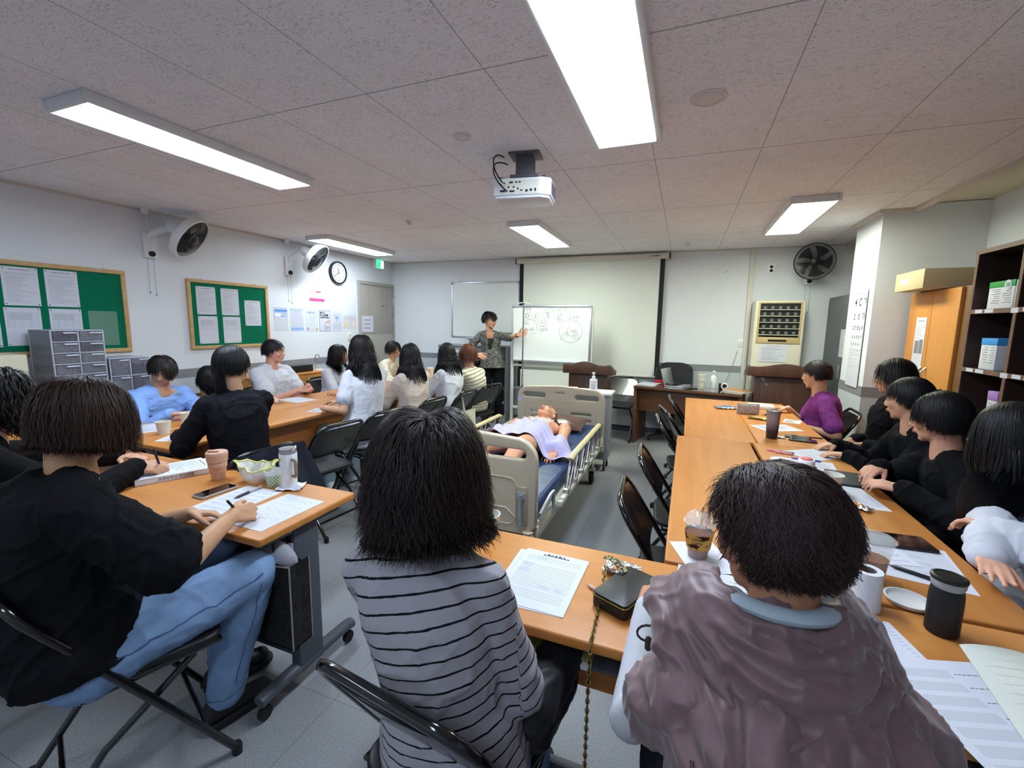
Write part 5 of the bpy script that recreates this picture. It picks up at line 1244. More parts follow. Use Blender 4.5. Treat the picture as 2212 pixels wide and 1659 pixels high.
def person(label, pos, yaw, head=None, look=None, pitch=.1, roll=0, hands=None, seat=.46, build=1.0, skin='#c99a7c', top='#111216', top_mat=None, sleeve='short', bottom='#1d1f26', bottom_mat=None,
           shoes='#1a1a1c', hair=None, hair_color='#15110f', voxel=.008, face=True, loose=.012, wr=.004, shirt_hem=0.0, stand=False, knees=None, ankles=None, elbow_out=.6, puff=0, stripe=None, skirt=None,
           poles=None, slouch=.06, seed=1, neck=True, handkw=None, hips_z=None, bust=0.0, cat='person', shoulder=1.0, hem_mat=None, sl=.62, neckl=.16):
    """pos: floor point under the pelvis (world); head/hand targets are world points"""
    t = thing('person', label, cat, (pos[0], pos[1], 0), yaw)
    Wm = Matrix.Translation((pos[0], pos[1], 0)) @ Matrix.Rotation(yaw, 4, 'Z'); Wi = Wm.inverted(); R3 = Wi.to_3x3()
    def loc(p): return Wi @ V(p)
    b = build; pz = hips_z if hips_z else ((.90 if stand else seat+.085))
    Hc = loc(head) if head is not None else V((0, .06, pz+.66))
    ly = (look if look is not None else yaw)-yaw; HR = rot_basis(ly, pitch, roll)
    NB = Hc+V((0, -.03, 0))+(V((0, 0, -.165)) if not head else V((0, 0, -neckl)))-HR @ V((0, .02, 0))*.5
    P0 = V((0, 0, pz-.06)); P1 = P0+V((0, -slouch*.6, .22)); up = (NB-P0).normalized(); P2 = NB-up*.16+V((0, -slouch, 0))
    def bz(u): a = 1-u; return P0*a**3+P1*3*a*a*u+P2*3*a*u*u+NB*u**3
    def bt(u): a = 1-u; return ((P1-P0)*a*a+(P2-P1)*2*a*u+(NB-P2)*u*u).normalized()
    prof = [(0, .165, .122), (.1, .170, .125), (.25, .155, .112), (.42, .130, .096), (.58, .136, .104), (.72, .145, .106), (.84, .146, .092), (.92, .115, .074), (.97, .072, .058), (1, .052, .050)]
    xa = V((1, 0, 0)); shw = .146*b*shoulder
    def torso(mb, inf, u0=0, u1=1, fz=0, n=28, front=0.0):
        rg = []; K = 26
        for i in range(K+1):
            u = u0+(u1-u0)*i/K
            for k in range(len(prof)-1):
                if prof[k][0] <= u <= prof[k+1][0] or k == len(prof)-2: 
                    f = min(1, max(0, (u-prof[k][0])/(prof[k+1][0]-prof[k][0])));  f = f*f*(3-2*f)
                    a = prof[k][1]+(prof[k+1][1]-prof[k][1])*f; d_ = prof[k][2]+(prof[k+1][2]-prof[k][2])*f; break
            a = a*b+inf; d_ = d_*b+inf; T = bt(u); y = T.cross(xa).normalized()*1.0; y = -y if y.y < 0 else y; c = bz(u); ring = []
            for j in range(n):
                an = 2*PI*j/n; ca, sa = math.cos(an), math.sin(an); e = 2/2.35
                ring.append(c+xa*a*(abs(ca)**e)*(1 if ca > 0 else -1)+y*d_*(abs(sa)**e)*(1 if sa > 0 else -1))
            rg.append(ring)
        mb.rings(rg)
        if bust:
            for sx in (-1, 1): c = bz(.68); T = bt(.68); y = -T.cross(xa).normalized(); y = -y if y.y < 0 else y; mb.ellip(c+xa*sx*.07*b+y*.08*b, ((.062+inf)*b, (.05+inf)*b, (.06+inf)*b))
    sh = [bz(.875)+xa*sx*shw+V((0, 0, .0)) for sx in (-1, 1)]
    # arms
    arms = []
    defW = [(loc((0, 0, 0))*0+V((-.12, .42, .77))), V((.12, .42, .77))]
    for i, sd in enumerate('LR'):
        hd = (hands or {}).get(sd, None)
        if hd is None: Wp = V(((-1, 1)[i]*.13, .38, pz+.22)) if not stand else V(((-1, 1)[i]*.2, .05, .8)); dd = V((-(-1, 1)[i]*.4, 1, -.1)) if not stand else V((0, .1, -1)); nn = V((0, 0, -1)) if not stand else V((-(-1, 1)[i], 0, 0)); kw = {}
        else: Wp = loc(hd[0]); dd = R3 @ V(hd[1]); nn = R3 @ V(hd[2]); kw = hd[3] if len(hd) > 3 else {}
        pole = (poles or {}).get(sd, None); pole = (R3 @ V(pole)) if pole is not None else V(((-1, 1)[i]*elbow_out, -.35, -1))
        E, W2 = ik(sh[i], Wp, .285*b**.5, .245*b**.5, pole); arms.append((sh[i], E, W2, dd, nn, kw))
    hx = .088*b; kn = []; an = []
    for i, sx in enumerate((-1, 1)):
        k = V(knees[i]) if knees else (V((sx*.11, .40, pz-.01)) if not stand else V((sx*.1, .03, .50))); a = V(ankles[i]) if ankles else (V((sx*.12, .36, .085)) if not stand else V((sx*.11, 0, .085))); kn.append(k); an.append(a)
    # body
    mb = MB(); torso(mb, -.018); mb.rcone(NB-up*.02, Hc+HR @ V((0, -.02, -.06)), .056*b**.5, .05, 16)
    for i in range(2):
        S, E, W2, dd, nn, kw = arms[i]; mb.rcone(NB+V((0, 0, -.02)), S, .045*b, .046*b, 12); mb.rcone(S, E, .043*b, .036*b, 14); mb.rcone(E, W2, .036*b, .024*b**.5, 14)
        mb.rcone(bz(0)+xa*(-1, 1)[i]*hx, kn[i], .075*b, .055*b, 14); mb.rcone(kn[i], an[i], .048*b, .034*b, 14)
        ft = V((0, .11, -.045)); mb.rcone(an[i]+V((0, -.03, -.045)), an[i]+ft, .03, .028, 10)
    nails = []
    for i, sd in enumerate('LR'):
        S, E, W2, dd, nn, kw = arms[i]; k2 = dict(curl=.35); k2.update(kw); nl = MB() if voxel <= .006 else None; hand(mb, W2, dd, nn, sd, nails=nl, **k2); nails.append(nl)
    head_mb(mb, Hc, HR, 1.0)
    skm = mat('skin_'+skin.strip('#'), skin, .5, spec=.35, var=.06, vscale=(25, 25, 25))
    body = mesh_obj('body', remesh(mb, voxel, 2 if voxel > .006 else 3), skm, t)
    for nl in nails:
        if nl is not None: nl.build('fingernails', M['nail'], body)
    if face: face_parts(t, Hc, HR)
    # trousers
    vx = max(.008, voxel*1.3)
    tb = MB(); torso(tb, .006, 0, .30)
    wr_leg = .006
    for i in range(2):
        sx = (-1, 1)[i]
        if skirt: tb.rcone(bz(0)+xa*sx*hx, kn[i]+(V((sx*.03, 0, -.0))), .10*b, .10*b, 16); tb.rcone(kn[i], an[i]+V((0, -.05, skirt)), .10*b, .11*b, 16)
        else: tb.rcone(bz(0)+xa*sx*hx, kn[i], .092*b, .072*b, 16); tb.rcone(kn[i], an[i]+V((0, 0, .02)), .068*b, .053*b, 16)
    me = remesh(tb, vx, 3); q1 = wrinkle(.0025, 18, seed+9, (1, 1, .6)); q2 = crease(.0035, 15, seed+10, (1, 1, 1)); displace(me, lambda p: q1(p)+q2(p))
    mesh_obj('skirt' if skirt else 'trousers', me, bottom_mat or mat('cloth_'+bottom.strip('#'), bottom, .85, spec=.15, var=.12, vscale=(9, 9, 9)), t)
    for i in range(2):
        a = an[i]; f = MB(); f.rcone(a+V((0, -.045, -.035)), a+V((0, .13, -.05)), .038, .033, 14); f.rcone(a+V((0, -.02, -.01)), a+V((0, .02, -.01)), .042, .04, 14); me = remesh(f, .008, 2)
        so = mesh_obj('shoe', me, mat('shoe_'+shoes.strip('#'), shoes, .5), t)
        s_ = MB(); s_.prism([(x, y+.045) for x, y in rrect(.085, .26, .04, 5)], -.085, -.065, Matrix.Translation(a)); s_.build('sole', M['rubber'] if shoes != '#e0e0e0' else M['white'], so, bevel=.004)
    # top
    tm = top_mat or mat('cloth_'+top.strip('#'), top, .88, spec=.12, var=.05, vscale=(8, 8, 8))
    sb = MB(); torso(sb, loose, -shirt_hem if shirt_hem < 0 else .02, .98)
    for i in range(2):
        S, E, W2, dd, nn, kw = arms[i]; sb.rcone(bz(.955)+xa*(-1, 1)[i]*.045, S, .042*b+loose*.4, .048*b+loose*.5, 14)
        if sleeve == 'short': e = S+(E-S)*sl; sb.rcone(S, e, .048*b+loose*.6, .050*b+loose+puff, 16)
        elif sleeve == 'elbow': e = E+(W2-E)*.12; sb.rcone(S, E, .050*b+loose*.6, .046*b+loose*.8+puff*.5, 16); sb.rcone(E, e, .048*b+loose+puff, .046*b+loose+puff, 16)
        elif sleeve == 'long': sb.rcone(S, E, .050*b+loose*.6, .044*b+loose*.6+puff*.5, 16); sb.rcone(E, E+(W2-E)*.8, .043*b+loose*.6+puff, .034*b+loose*.5+puff, 16); sb.rcone(E+(W2-E)*.8, W2-(W2-E)*.03, .034*b+loose*.5+puff*.6, .029*b+loose*.4, 16)
        elif sleeve == 'none': sb.ellip(S, (.05*b+loose, .055*b+loose, .055*b+loose))
    me = remesh(sb, max(.006, voxel), 3)
    f1 = wrinkle(wr*.7, 15, seed, (1, 1, 1)); f2 = crease(wr*1.1, 17, seed+3, (1, 1, 1)); displace(me, lambda p: .003+f1(p)+f2(p))
    top_o = mesh_obj('top', me, tm, t)
    if stripe is not None:
        n = len(me.vertices); co = np.empty(n*3, np.float32); me.vertices.foreach_get('co', co); co = co.reshape(-1, 3)
        # stripe height follows the spine, and the sleeve direction on the arms
        us = np.linspace(0, 1, 60); sp = np.array([bz(u) for u in us]); al = np.concatenate([[0], np.cumsum(np.linalg.norm(np.diff(sp, axis=0), axis=1))])
        dist = np.linalg.norm(co[:, None, 1:]-sp[None, :, 1:], axis=2); val = al[np.argmin(dist, 1)]
        tg = np.array([bt(u) for u in us])[np.argmin(dist, 1)]; val = val+np.sum((co-sp[np.argmin(dist, 1)])*tg, 1)
        for i in range(2):
            S, E = np.array(arms[i][0]), np.array(arms[i][1]); sx = (-1, 1)[i]; W3 = np.array(arms[i][2]); l1 = np.linalg.norm(E-S); ax = (E-S)/l1; ax2 = (W3-E)/np.linalg.norm(W3-E)
            p1_ = (co-S) @ ax; d1 = np.linalg.norm(co-S-np.clip(p1_, 0, l1)[:, None]*ax, axis=1); p2_ = (co-E) @ ax2; d2 = np.linalg.norm(co-E-np.clip(p2_, 0, .2)[:, None]*ax2, axis=1)
            arm_ = ((d1 < .088) & (p1_ > .0) | (d2 < .075)) & (co[:, 0]*sx > shw-.004+.10*np.clip(S[2]-co[:, 2], 0, .3)); v0 = al[int(60*.86)]; val = np.where(arm_, np.where(d2 < d1, v0-l1-np.clip(p2_, 0, 1), v0-p1_), val)
        at = me.attributes.new('stripe', 'FLOAT', 'POINT'); at.data.foreach_set('value', val.astype(np.float32))
    # hair
    if hair:
        hk = dict(hair); q_ = loose; colls = [(tuple(bz(.76)+V((0, .03, 0))), (.135*b+q_, .155*b+q_, .22)), (tuple(bz(.50)+V((0, .03, 0))), (.15*b+q_, .155*b+q_, .22))]
        hair_mesh(t, Hc, HR, hair_color, colls=colls, seed=seed, **hk)
    t['_'] = 0; del t['_']
    info = dict(t=t, Hc=Hc, HR=HR, bz=bz, bt=bt, arms=arms, sh=sh, NB=NB, W=Wm, top=top_o)
    return info
LONG_ = dict(L=.46, n=1500, steps=18, vol=.07, width=.006, grav=.36)
D = math.radians
def hz(x, y, ztop): return (x, y, ztop-.118)
FLATN = (0, 0, -1)


pA = person('person in black T-shirt and blue jeans writing at the left table, brown bob hair', (-1.66, .66), D(-16), head=hz(-1.665, .74, 1.30), look=D(-8), pitch=.42,
    hands={'R': ((-1.475, 1.035, .785), (.0, .75, -.12), (-.75, .2, -.6), dict(fcurl=(.75, .85, .95, 1.05), thumb=.5, s=1.02)), 'L': ((-1.665, 1.01, .772), (.75, .55, -.1), (.2, -.25, -1), dict(fcurl=(.5, .6, .7, .75)))},
    poles={'R': (.8, -.6, -.75), 'L': (-.8, -.3, -.6)}, build=1.18, top='#15161a', sleeve='short', sl=.82, puff=.012, loose=.026, wr=.008, bottom_mat=M['denim'], voxel=.0052, hair=dict(L=.192, n=9000, steps=14, vol=.20, width=.0022, wave=.004, grav=.35, lvar=.05, low=-.6),
    hair_color='#33201a', knees=((-.12, .44, .565), (.14, .44, .575)), ankles=((-.12, .42, .10), (.06, .35, .10)), slouch=.06, seed=3, face=True, skin='#c39472')
pB = person('person in black at the left edge behind the black T-shirt, writing in a thick book', (-2.42, .66), D(-4), head=hz(-2.5, .85, 1.28), look=D(-15), pitch=.5,
    hands={'R': ((-2.33, 1.20, .80), (.55, .6, -.1), (-.5, .2, -.7), dict(fcurl=(.7, .8, .9, 1.0), thumb=.5)), 'L': ((-2.68, 1.32, .775), (.8, .3, 0), FLATN, dict(curl=.15))},
    build=1.15, top='#101013', sleeve='long', loose=.02, voxel=.007, hair=dict(L=.25, n=1800, steps=14, vol=.3, width=.005, wave=.012, wfreq=3), hair_color='#120e0e', slouch=.1, seed=4)
pC = person('person seen from behind in grey top with thin black stripes, wavy dark shoulder-length hair', (-.42, .78), D(8), head=hz(-.507, .802, 1.283), look=D(20), pitch=.2,
    hands={'R': ((-.36, 1.02, .60), (-.5, .6, 0), FLATN), 'L': ((-.53, 1.04, .60), (.5, .6, 0), FLATN)}, build=.90, top_mat=stripes_mat('grey_striped_knit', '#a39fa6', '#17171b', .0275, .0038), sleeve='elbow', loose=.013, wr=.004,
    bottom_mat=M['denim'], voxel=.0052, hair=dict(L=.228, n=15000, steps=18, vol=.30, width=.0019, wave=.012, wfreq=1.5, grav=.27, lvar=.05, clumps=70, low=-.6, flip=.014), hair_color='#211613', poles={'R': (.5, -.35, -.9), 'L': (-.5, -.35, -.9)}, stripe=1, slouch=.05, seed=5)
pD = person('person seen from behind in mauve hooded vest, short wavy dark hair', (.215, .67), D(12), head=hz(.162, .825, 1.253), look=D(46), pitch=.15,
    hands={'L': ((-.045, 1.075, .79), (.15, .75, .05), (.3, -.1, -1), dict(fcurl=(.35, .5, .6, .7))), 'R': ((.40, 1.04, .775), (-.3, .7, 0), FLATN)}, build=1.0, top='#c9cad0', sleeve='long', loose=-.006, wr=.001,
    voxel=.0052, hair=dict(L=.092, n=15000, steps=12, vol=.06, width=.0018, wave=.0085, wfreq=1.0, grav=.14, tuft=.02, lvar=.15, low=-.78, clumps=70, swirl=.35, sweep=1.0), hair_color='#2f1f1e', poles={'L': (-.25, -.5, -1), 'R': (.3, -.3, -1)}, slouch=.06, seed=6, skin='#bb8464', neckl=.212)
def vest(p):
    t, bz, bt, sh, b = p['t'], p['bz'], p['bt'], p['sh'], 1.1; xa = V((1, 0, 0)); mb = MB(); rg = []
    pr = [(-.02, .205, .16), (.2, .20, .155), (.45, .188, .145), (.65, .185, .142), (.78, .185, .132), (.86, .175, .118), (.92, .150, .105), (.965, .108, .088), (.99, .082, .075)]
    for u, a, d_ in pr:
        T = bt(max(0, u)); y = -T.cross(xa).normalized(); y = -y if y.y < 0 else y; c = bz(u); ring = []
        for j in range(40):
            an = 2*PI*j/40; ca, sa = math.cos(an), math.sin(an); e = 2/2.5; ring.append(c+xa*a*(abs(ca)**e)*(1 if ca > 0 else -1)+y*d_*(abs(sa)**e)*(1 if sa > 0 else -1))
        rg.append(ring)
    mb.rings(rg)
    for i in range(2):
        S, E = p['arms'][i][0], p['arms'][i][1]; mb.rcone(bz(.96)+V((0, 0, -.01)), S, .066, .066, 18); mb.rcone(bz(.93)+xa*(-1, 1)[i]*.07, S+(E-S)*.05, .062, .070, 18); mb.rcone(S+(E-S)*.05, S+(E-S)*.36, .070, .074, 18)
    me = remesh(mb, .0052, 4)
    # long gathered folds running down the back plus crumples
    f1 = wrinkle(.006, 11, 21, (1.6, 1, .5)); f2 = crease(.011, 11, 22, (1.9, 1, .4)); f3 = wrinkle(.0014, 60, 24)
    def fn(q):
        z = q[:, 2]; x = q[:, 0]
        gather = .010*np.exp(-((z-.93+.35*np.abs(x))/.03)**2)*np.sin(x*95+3*np.sin(z*30))
        return .004+f1(q)+f2(q)+f3(q)+gather
    displace(me, fn); mm = mat('mauve_nylon', '#775d60', .42, spec=.4, sheen=.3, var=.06, vscale=(5, 5, 5)); o = mesh_obj('hooded_vest', me, mm, t)
    # hood lying on the back
    NB, hr = p['NB'], p['HR']; T = bt(.9); hb = MB()
    B = Matrix.Rotation(0, 3, 'Z')
    def H(u, v):      # u around, v out-in
        a = PI*(-.12+1.24*u); r = .085+.085*v; dep = -.02-.13*math.sin(max(0, min(PI, a)))*v**.9
        x = math.cos(a)*(r+.01); y = -math.sin(a)*(.07+.15*v)+.05
        z = .118-.075*v-.18*math.sin(max(0, min(PI, a)))*v**1.7+.02*math.sin(v*PI)
        return NB+V((x, y-.01, z))
    hb.grid(H, 44, 16)
    def H2(u, v): q = H(u, v); return q+V((0, -.0, 0))+V((0, .01, -.028))*(.4+.6*math.sin(v*PI))
    hb.grid(H2, 44, 16)
    for k in range(12): a = H(k/11, 0.02); b2 = H(min(1, (k+1)/11), 0.02); hb.rcone(a, b2, .014, .014, 10)
    for k in range(16): a = H(k/16, .98); b2 = H((k+1)/16, .98); hb.rcone(a, b2, .020, .020, 10)
    for j in range(6):
        for k in range(16): a = H(k/16, j/6+.05); b2 = H((k+1)/16, j/6+.05); hb.rcone(a, b2, .013, .013, 8)
    me = remesh(hb, .0052, 4); g1 = crease(.012, 18, 31, (1, 1, 1)); g2 = wrinkle(.0015, 50, 32)
    displace(me, lambda q: g1(q)+g2(q)); hd = mesh_obj('hood', me, mm, t)
    c = MB(); c.tube([NB+V((math.cos(a)*.072, -math.sin(a)*.072+.012,   .112+.012*math.sin(a))) for a in [PI*k/14 for k in range(15)]], .017, 10, flat=.7); c.build('collar', mat('pale_blue_collar', '#a9b6c2', .8), t)
    for sx, q in ((-1, V((-.20, .03, -.02))), (1, V((.19, .06, -.03)))):
        cc = NB+q; m = MB(); m.tube([cc+V((sx*.02*math.cos(a), .006, .016*math.sin(a)+.02)) for a in [2*PI*k/14 for k in range(14)]], .0022, 6, closed=True); m.rcone(cc+V((0, 0, -.004)), cc+V((0, 0, .012)), .006, .006, 8); m.build('drawcord_loop', mat('dark_cord', '#3a2c30', .7), t)
    s = MB(); c0 = sh_ = p['sh'][0]
    for i in range(2):
        S = p['sh'][i]; sx = (-1, 1)[i]; s = MB(); pts = [bz(u)+xa*sx*(.155+.02*math.sin(u*3))+V((0, -.155+.05*u*u, 0)) for u in (.2, .35, .5, .65, .78, .88)]; s.tube(pts, .006, 8, flat=.5); s.build('seam_piping', mat('mauve_seam', '#5c4648', .6), t)
vest(pD)

from mathutils.bvhtree import BVHTree
def seam(p, child, pts, r, m, name='seam', push=.0):
    o = [c for c in bpy.data.objects if c.parent == p['t'] and c.name.startswith(child)][0]; me = o.data
    bv = BVHTree.FromPolygons([v.co[:] for v in me.vertices], [q.vertices[:] for q in me.polygons]); out = []
    for q in pts:
        l, n, i, d = bv.find_nearest(V(q)); out.append(l+n*(push))
    MB().tube(out, r, 6).build(name, m, o)
def jeans_seams(p, kn, an, b):
    m = mat('denim_seam', '#4d648c', .8)
    for i, sx in ((1, 1), (0, -1)):
        h = V((sx*.088*b, 0, .485)); k = V(kn[i]); a = V(an[i])
        seam(p, 'trousers', [h.lerp(k, u)+V((sx*.16, 0, .035)) for u in np.linspace(.1, .97, 22)], .0022, m); seam(p, 'trousers', [k.lerp(a, u)+V((sx*.14, -.0, 0)) for u in np.linspace(.05, .85, 18)], .0022, m)
        seam(p, 'trousers', [a+V((.14*math.cos(t_), .14*math.sin(t_), .03)) for t_ in np.linspace(0, 6.28, 30)], .0025, m, 'hem')
jeans_seams(pA, ((-.12, .44, .565), (.14, .44, .575)), ((-.12, .42, .10), (.06, .35, .10)), 1.18)
# ------------------------------------------------------------------ the rest of the class
def ponytail(p, col, L=.30):
    Hc, HR = p['Hc'], p['HR']; c = Hc+HR @ V((0, -.10, -.03)); mb = MB(); r = random.Random(5)
    for k in range(160):
        a = r.uniform(0, 6.28); q = .022*math.sqrt(r.random()); ox, oz = math.cos(a)*q, math.sin(a)*q
        mb.tube([c+V((ox, -.01+oz*.3, oz)), c+V((ox*1.3, -.035, -L*.35)), c+V((ox*1.4, -.03, -L*.7)), c+V((ox*.7, -.02, -L*(.9+.2*r.random())))], [.004, .004, .0035, .001], 4, cap=False)
    mb.build('ponytail', mat('hair_'+col.strip('#'), col, .32, spec=.45, var=.25, vscale=(90, 90, 9)), p['t'])
def bun(p, col, c, r=.045):
    Hc, HR = p['Hc'], p['HR']; mb = MB(); rr = random.Random(8)
    mb.ellip(Hc+HR @ V(c), (r, r*.9, r), HR, 20, 14); q = Hc+HR @ V(c)
    for k in range(60):
        a0 = rr.uniform(0, 6.28); tl = rr.uniform(-.9, .9)
        mb.tube([q+HR @ V((math.cos(a0+s_*.3)*r*math.cos(tl), math.sin(a0+s_*.3)*r*.9*math.cos(tl), r*math.sin(tl+.1*s_))) for s_ in range(6)], .0025, 4, cap=False)
    mb.build('hair_bun', mat('hair_'+col.strip('#'), col, .32, spec=.45, var=.25, vscale=(90, 90, 9)), p['t'])
def Hh(s=1): return dict(n=int(1500*s), steps=16, vol=.06, width=.0065, grav=.36)
def lng(L=.46, n=3600, **k): d = dict(L=L, n=n, steps=18, vol=.05, width=.0042, grav=.36, pinch=.05, lvar=.05, wave=.004, wfreq=.8); d.update(k); return d
def sht(L=.10, n=3000, **k): d = dict(L=L, n=n, steps=9, vol=.09, width=.004, grav=.25, lvar=.2, sweep=.4, low=-.45); d.update(k); return d
# left row, backs to the camera
p3 = person('person in black top with dark tied hair at the left table, seen from behind', (-2.46, 1.80), D(72), head=hz(-2.545, 1.86, 1.325), look=D(8), hands={'R': ((-2.88, 2.06, .775), (-.3, .9, 0), FLATN), 'L': ((-2.86, 1.72, .775), (-.8, .3, 0), FLATN)},
    build=1.0, top='#14151b', sleeve='long', loose=.016, wr=.006, voxel=.007, hair=dict(L=.12, n=2200, steps=12, vol=.05, width=.005, grav=.3, sweep=1.2, lvar=.1), hair_color='#0f0f14', bottom='#14151b', seed=11)
ponytail(p3, '#0f0f14')
p6 = person('girl in white T-shirt and pale jeans with long straight black hair, back to camera', (-2.44, 2.86), D(70), head=hz(-2.515, 2.975, 1.375), look=D(62), hands={'L': ((-2.70, 2.72, .78), (-.6, .7, 0), FLATN), 'R': ((-2.80, 3.02, .78), (-.8, -.2, 0), FLATN)},
    build=.98, top='#c9cbd4', sleeve='short', loose=.020, wr=.0045, voxel=.007, bottom_mat=M['denimpale'], shoes='#e0e0e0', hair=lng(.45, 4500, width=.0032, vol=.06), hair_color='#120f12', seed=12, poles={'L': (.2, -.5, -1), 'R': (.2, .5, -1)})
p8 = person('girl in beige blouse with long black hair between the two white tops, back to camera', (-2.42, 3.50), D(76), head=hz(-2.50, 3.655, 1.28), look=D(55), build=.95, top='#cfc0b3', sleeve='elbow', loose=.020, wr=.005, voxel=.008, bottom='#8d8a8a', skirt=.22, hair=lng(.46, 1900), hair_color='#0f0e12', seed=13)
p9 = person('girl in white blouse with long black hair sitting third from the presenter', (-2.34, 4.06), D(80), head=hz(-2.42, 4.24, 1.265), look=D(45), build=.95, top='#c9cbd4', sleeve='long', puff=.012, loose=.022, wr=.006, voxel=.008, bottom='#d8d9de', skirt=.2, hair=lng(.44, 1900), hair_color='#0f0e12', seed=14)
p10 = person('woman with short reddish brown hair in cream striped vest nearest to the presenter', (-2.26, 4.58), D(70), head=hz(-2.30, 4.52, 1.245), look=D(35), build=.95, top_mat=stripes_mat('cream_striped_knit', '#ded6bf', '#4c463e', .034, .006), sleeve='short', loose=.016, wr=.004, voxel=.008, bottom_mat=M['denimpale'],
    hair=sht(.14, 1600, width=.005), hair_color='#5f3720', stripe=1, seed=15, shoes='#e0e0e0')
# far side of the left tables, facing the camera side
p2 = person('person in light blue shirt with short dark hair bent over the table writing', (-3.92, 2.24), D(-88), head=hz(-3.80, 2.20, 1.19), look=D(-92), pitch=.55, hands={'R': ((-3.52, 2.06, .785), (.7, .5, 0), FLATN), 'L': ((-3.5, 2.42, .775), (.8, -.4, 0), FLATN)}, build=1.18, top='#86a8e2', sleeve='long', loose=.022, wr=.007,
    voxel=.008, hair=sht(.085, 1800, fringe=True), hair_color='#17130f', bottom='#2a2c33', seed=16, slouch=.1)
p3b = person('small person with black hair in brown top bent forward behind the light blue shirt', (-3.94, 2.82), D(-88), head=hz(-3.86, 2.60, 1.075), look=D(-90), pitch=.6, build=.9, top='#6f5132', sleeve='long', loose=.015, voxel=.009, hair=lng(.22, 1100), hair_color='#14110f', seed=17, slouch=.1)
p4 = person('person in white top with tied dark hair and clasped hands across the left tables', (-3.92, 3.36), D(-84), head=hz(-3.90, 3.305, 1.285), look=D(-60), pitch=.1, hands={'R': ((-3.58, 3.30, .79), (.8, .45, .1), (.2, .6, -.3), dict(curl=.6)), 'L': ((-3.60, 3.42, .80), (.8, -.3, .25), (.1, -.8, -.2), dict(curl=.5))}, build=1.22, top='#c9cbd4', sleeve='short', loose=.024, wr=.007,
    voxel=.0075, hair=dict(L=.10, n=1900, steps=10, vol=.05, width=.005, grav=.25, sweep=1.2, lvar=.15), hair_color='#15141a', skin='#d39a86', seed=18)
p5 = person('girl in pale grey blouse with black hair beside the low wood cabinet', (-3.92, 4.16), D(-88), head=hz(-3.80, 4.10, 1.21), look=D(-60), build=.92, top='#cdcfda', sleeve='long', puff=.01, loose=.018, voxel=.0085, hair=lng(.34, 1300, fringe=True), hair_color='#110f13', seed=19)
p7 = person('woman with glasses and short dark hair in floral blouse', (-3.92, 5.16), D(-86), head=hz(-3.85, 5.23, 1.21), look=D(-68), pitch=.12, build=1.02, top_mat=blotch_mat('floral_cloth', '#d9cfba', '#8f6f58', (55, 55, 55), .6, .03, .85, 1.0), sleeve='elbow', loose=.02, voxel=.0085, hair=sht(.12, 1500, fringe=True), hair_color='#1c1615', seed=20)
def glasses(p, col='#3a1d1c'):
    Hc, HR = p['Hc'], p['HR']; g = MB()
    for sx in (-1, 1):
        g.tube([Hc+HR @ V((sx*.032+.021*math.cos(a), .098, -.002+.016*math.sin(a))) for a in [2*PI*k/18 for k in range(18)]], .0016, 6, closed=True)
        g.tube([Hc+HR @ V((sx*.053, .098, .003)), Hc+HR @ V((sx*.073, .07, .003)), Hc+HR @ V((sx*.078, -.005, 0))], .0016, 6)
    g.tube([Hc+HR @ V((-.011, .099, .002)), Hc+HR @ V((.011, .099, .002))], .0016, 6); g.build('glasses', mat('glasses_'+col.strip('#'), col, .3), p['t'])
glasses(p7)
# presenter
pT = person('presenter standing in black and white patterned jacket and black trousers pointing at the whiteboard', (-2.56, 5.80), D(-156), head=(-2.615, 5.82, 1.525), look=D(-112), pitch=.02, stand=True, hips_z=.90, hands={'L': ((-2.05, 5.57, 1.335), (.9, -.1, .35), (.3, -1, .2), dict(curl=.12, spread=.12)), 'R': ((-2.70, 5.60, 1.045), (.8, -.25, -.25), (-.1, .9, -.3), dict(curl=.25))},
    poles={'L': (.25, -.1, -1), 'R': (-1, .1, -.25)}, build=.93, top_mat=blotch_mat('tweed_pattern', '#17181b', '#9c9e98', (70, 70, 130), .53, .04, .8, 1.6), sleeve='elbow', loose=.014, wr=.004, bust=1, bottom='#111216', voxel=.0055, skin='#d8a184', hair=dict(L=.10, n=5000, steps=10, vol=.13, width=.003, grav=.16, sweep=1.3, tuft=.03, lvar=.15, fringe=True, low=-.5), hair_color='#100d10', slouch=.0, seed=22,
    shirt_hem=0, knees=((-.085, .02, .49), (.085, .03, .49)), ankles=((-.09, -.02, .085), (.10, .04, .085)), shoes='#3a2a26', skirt=None)
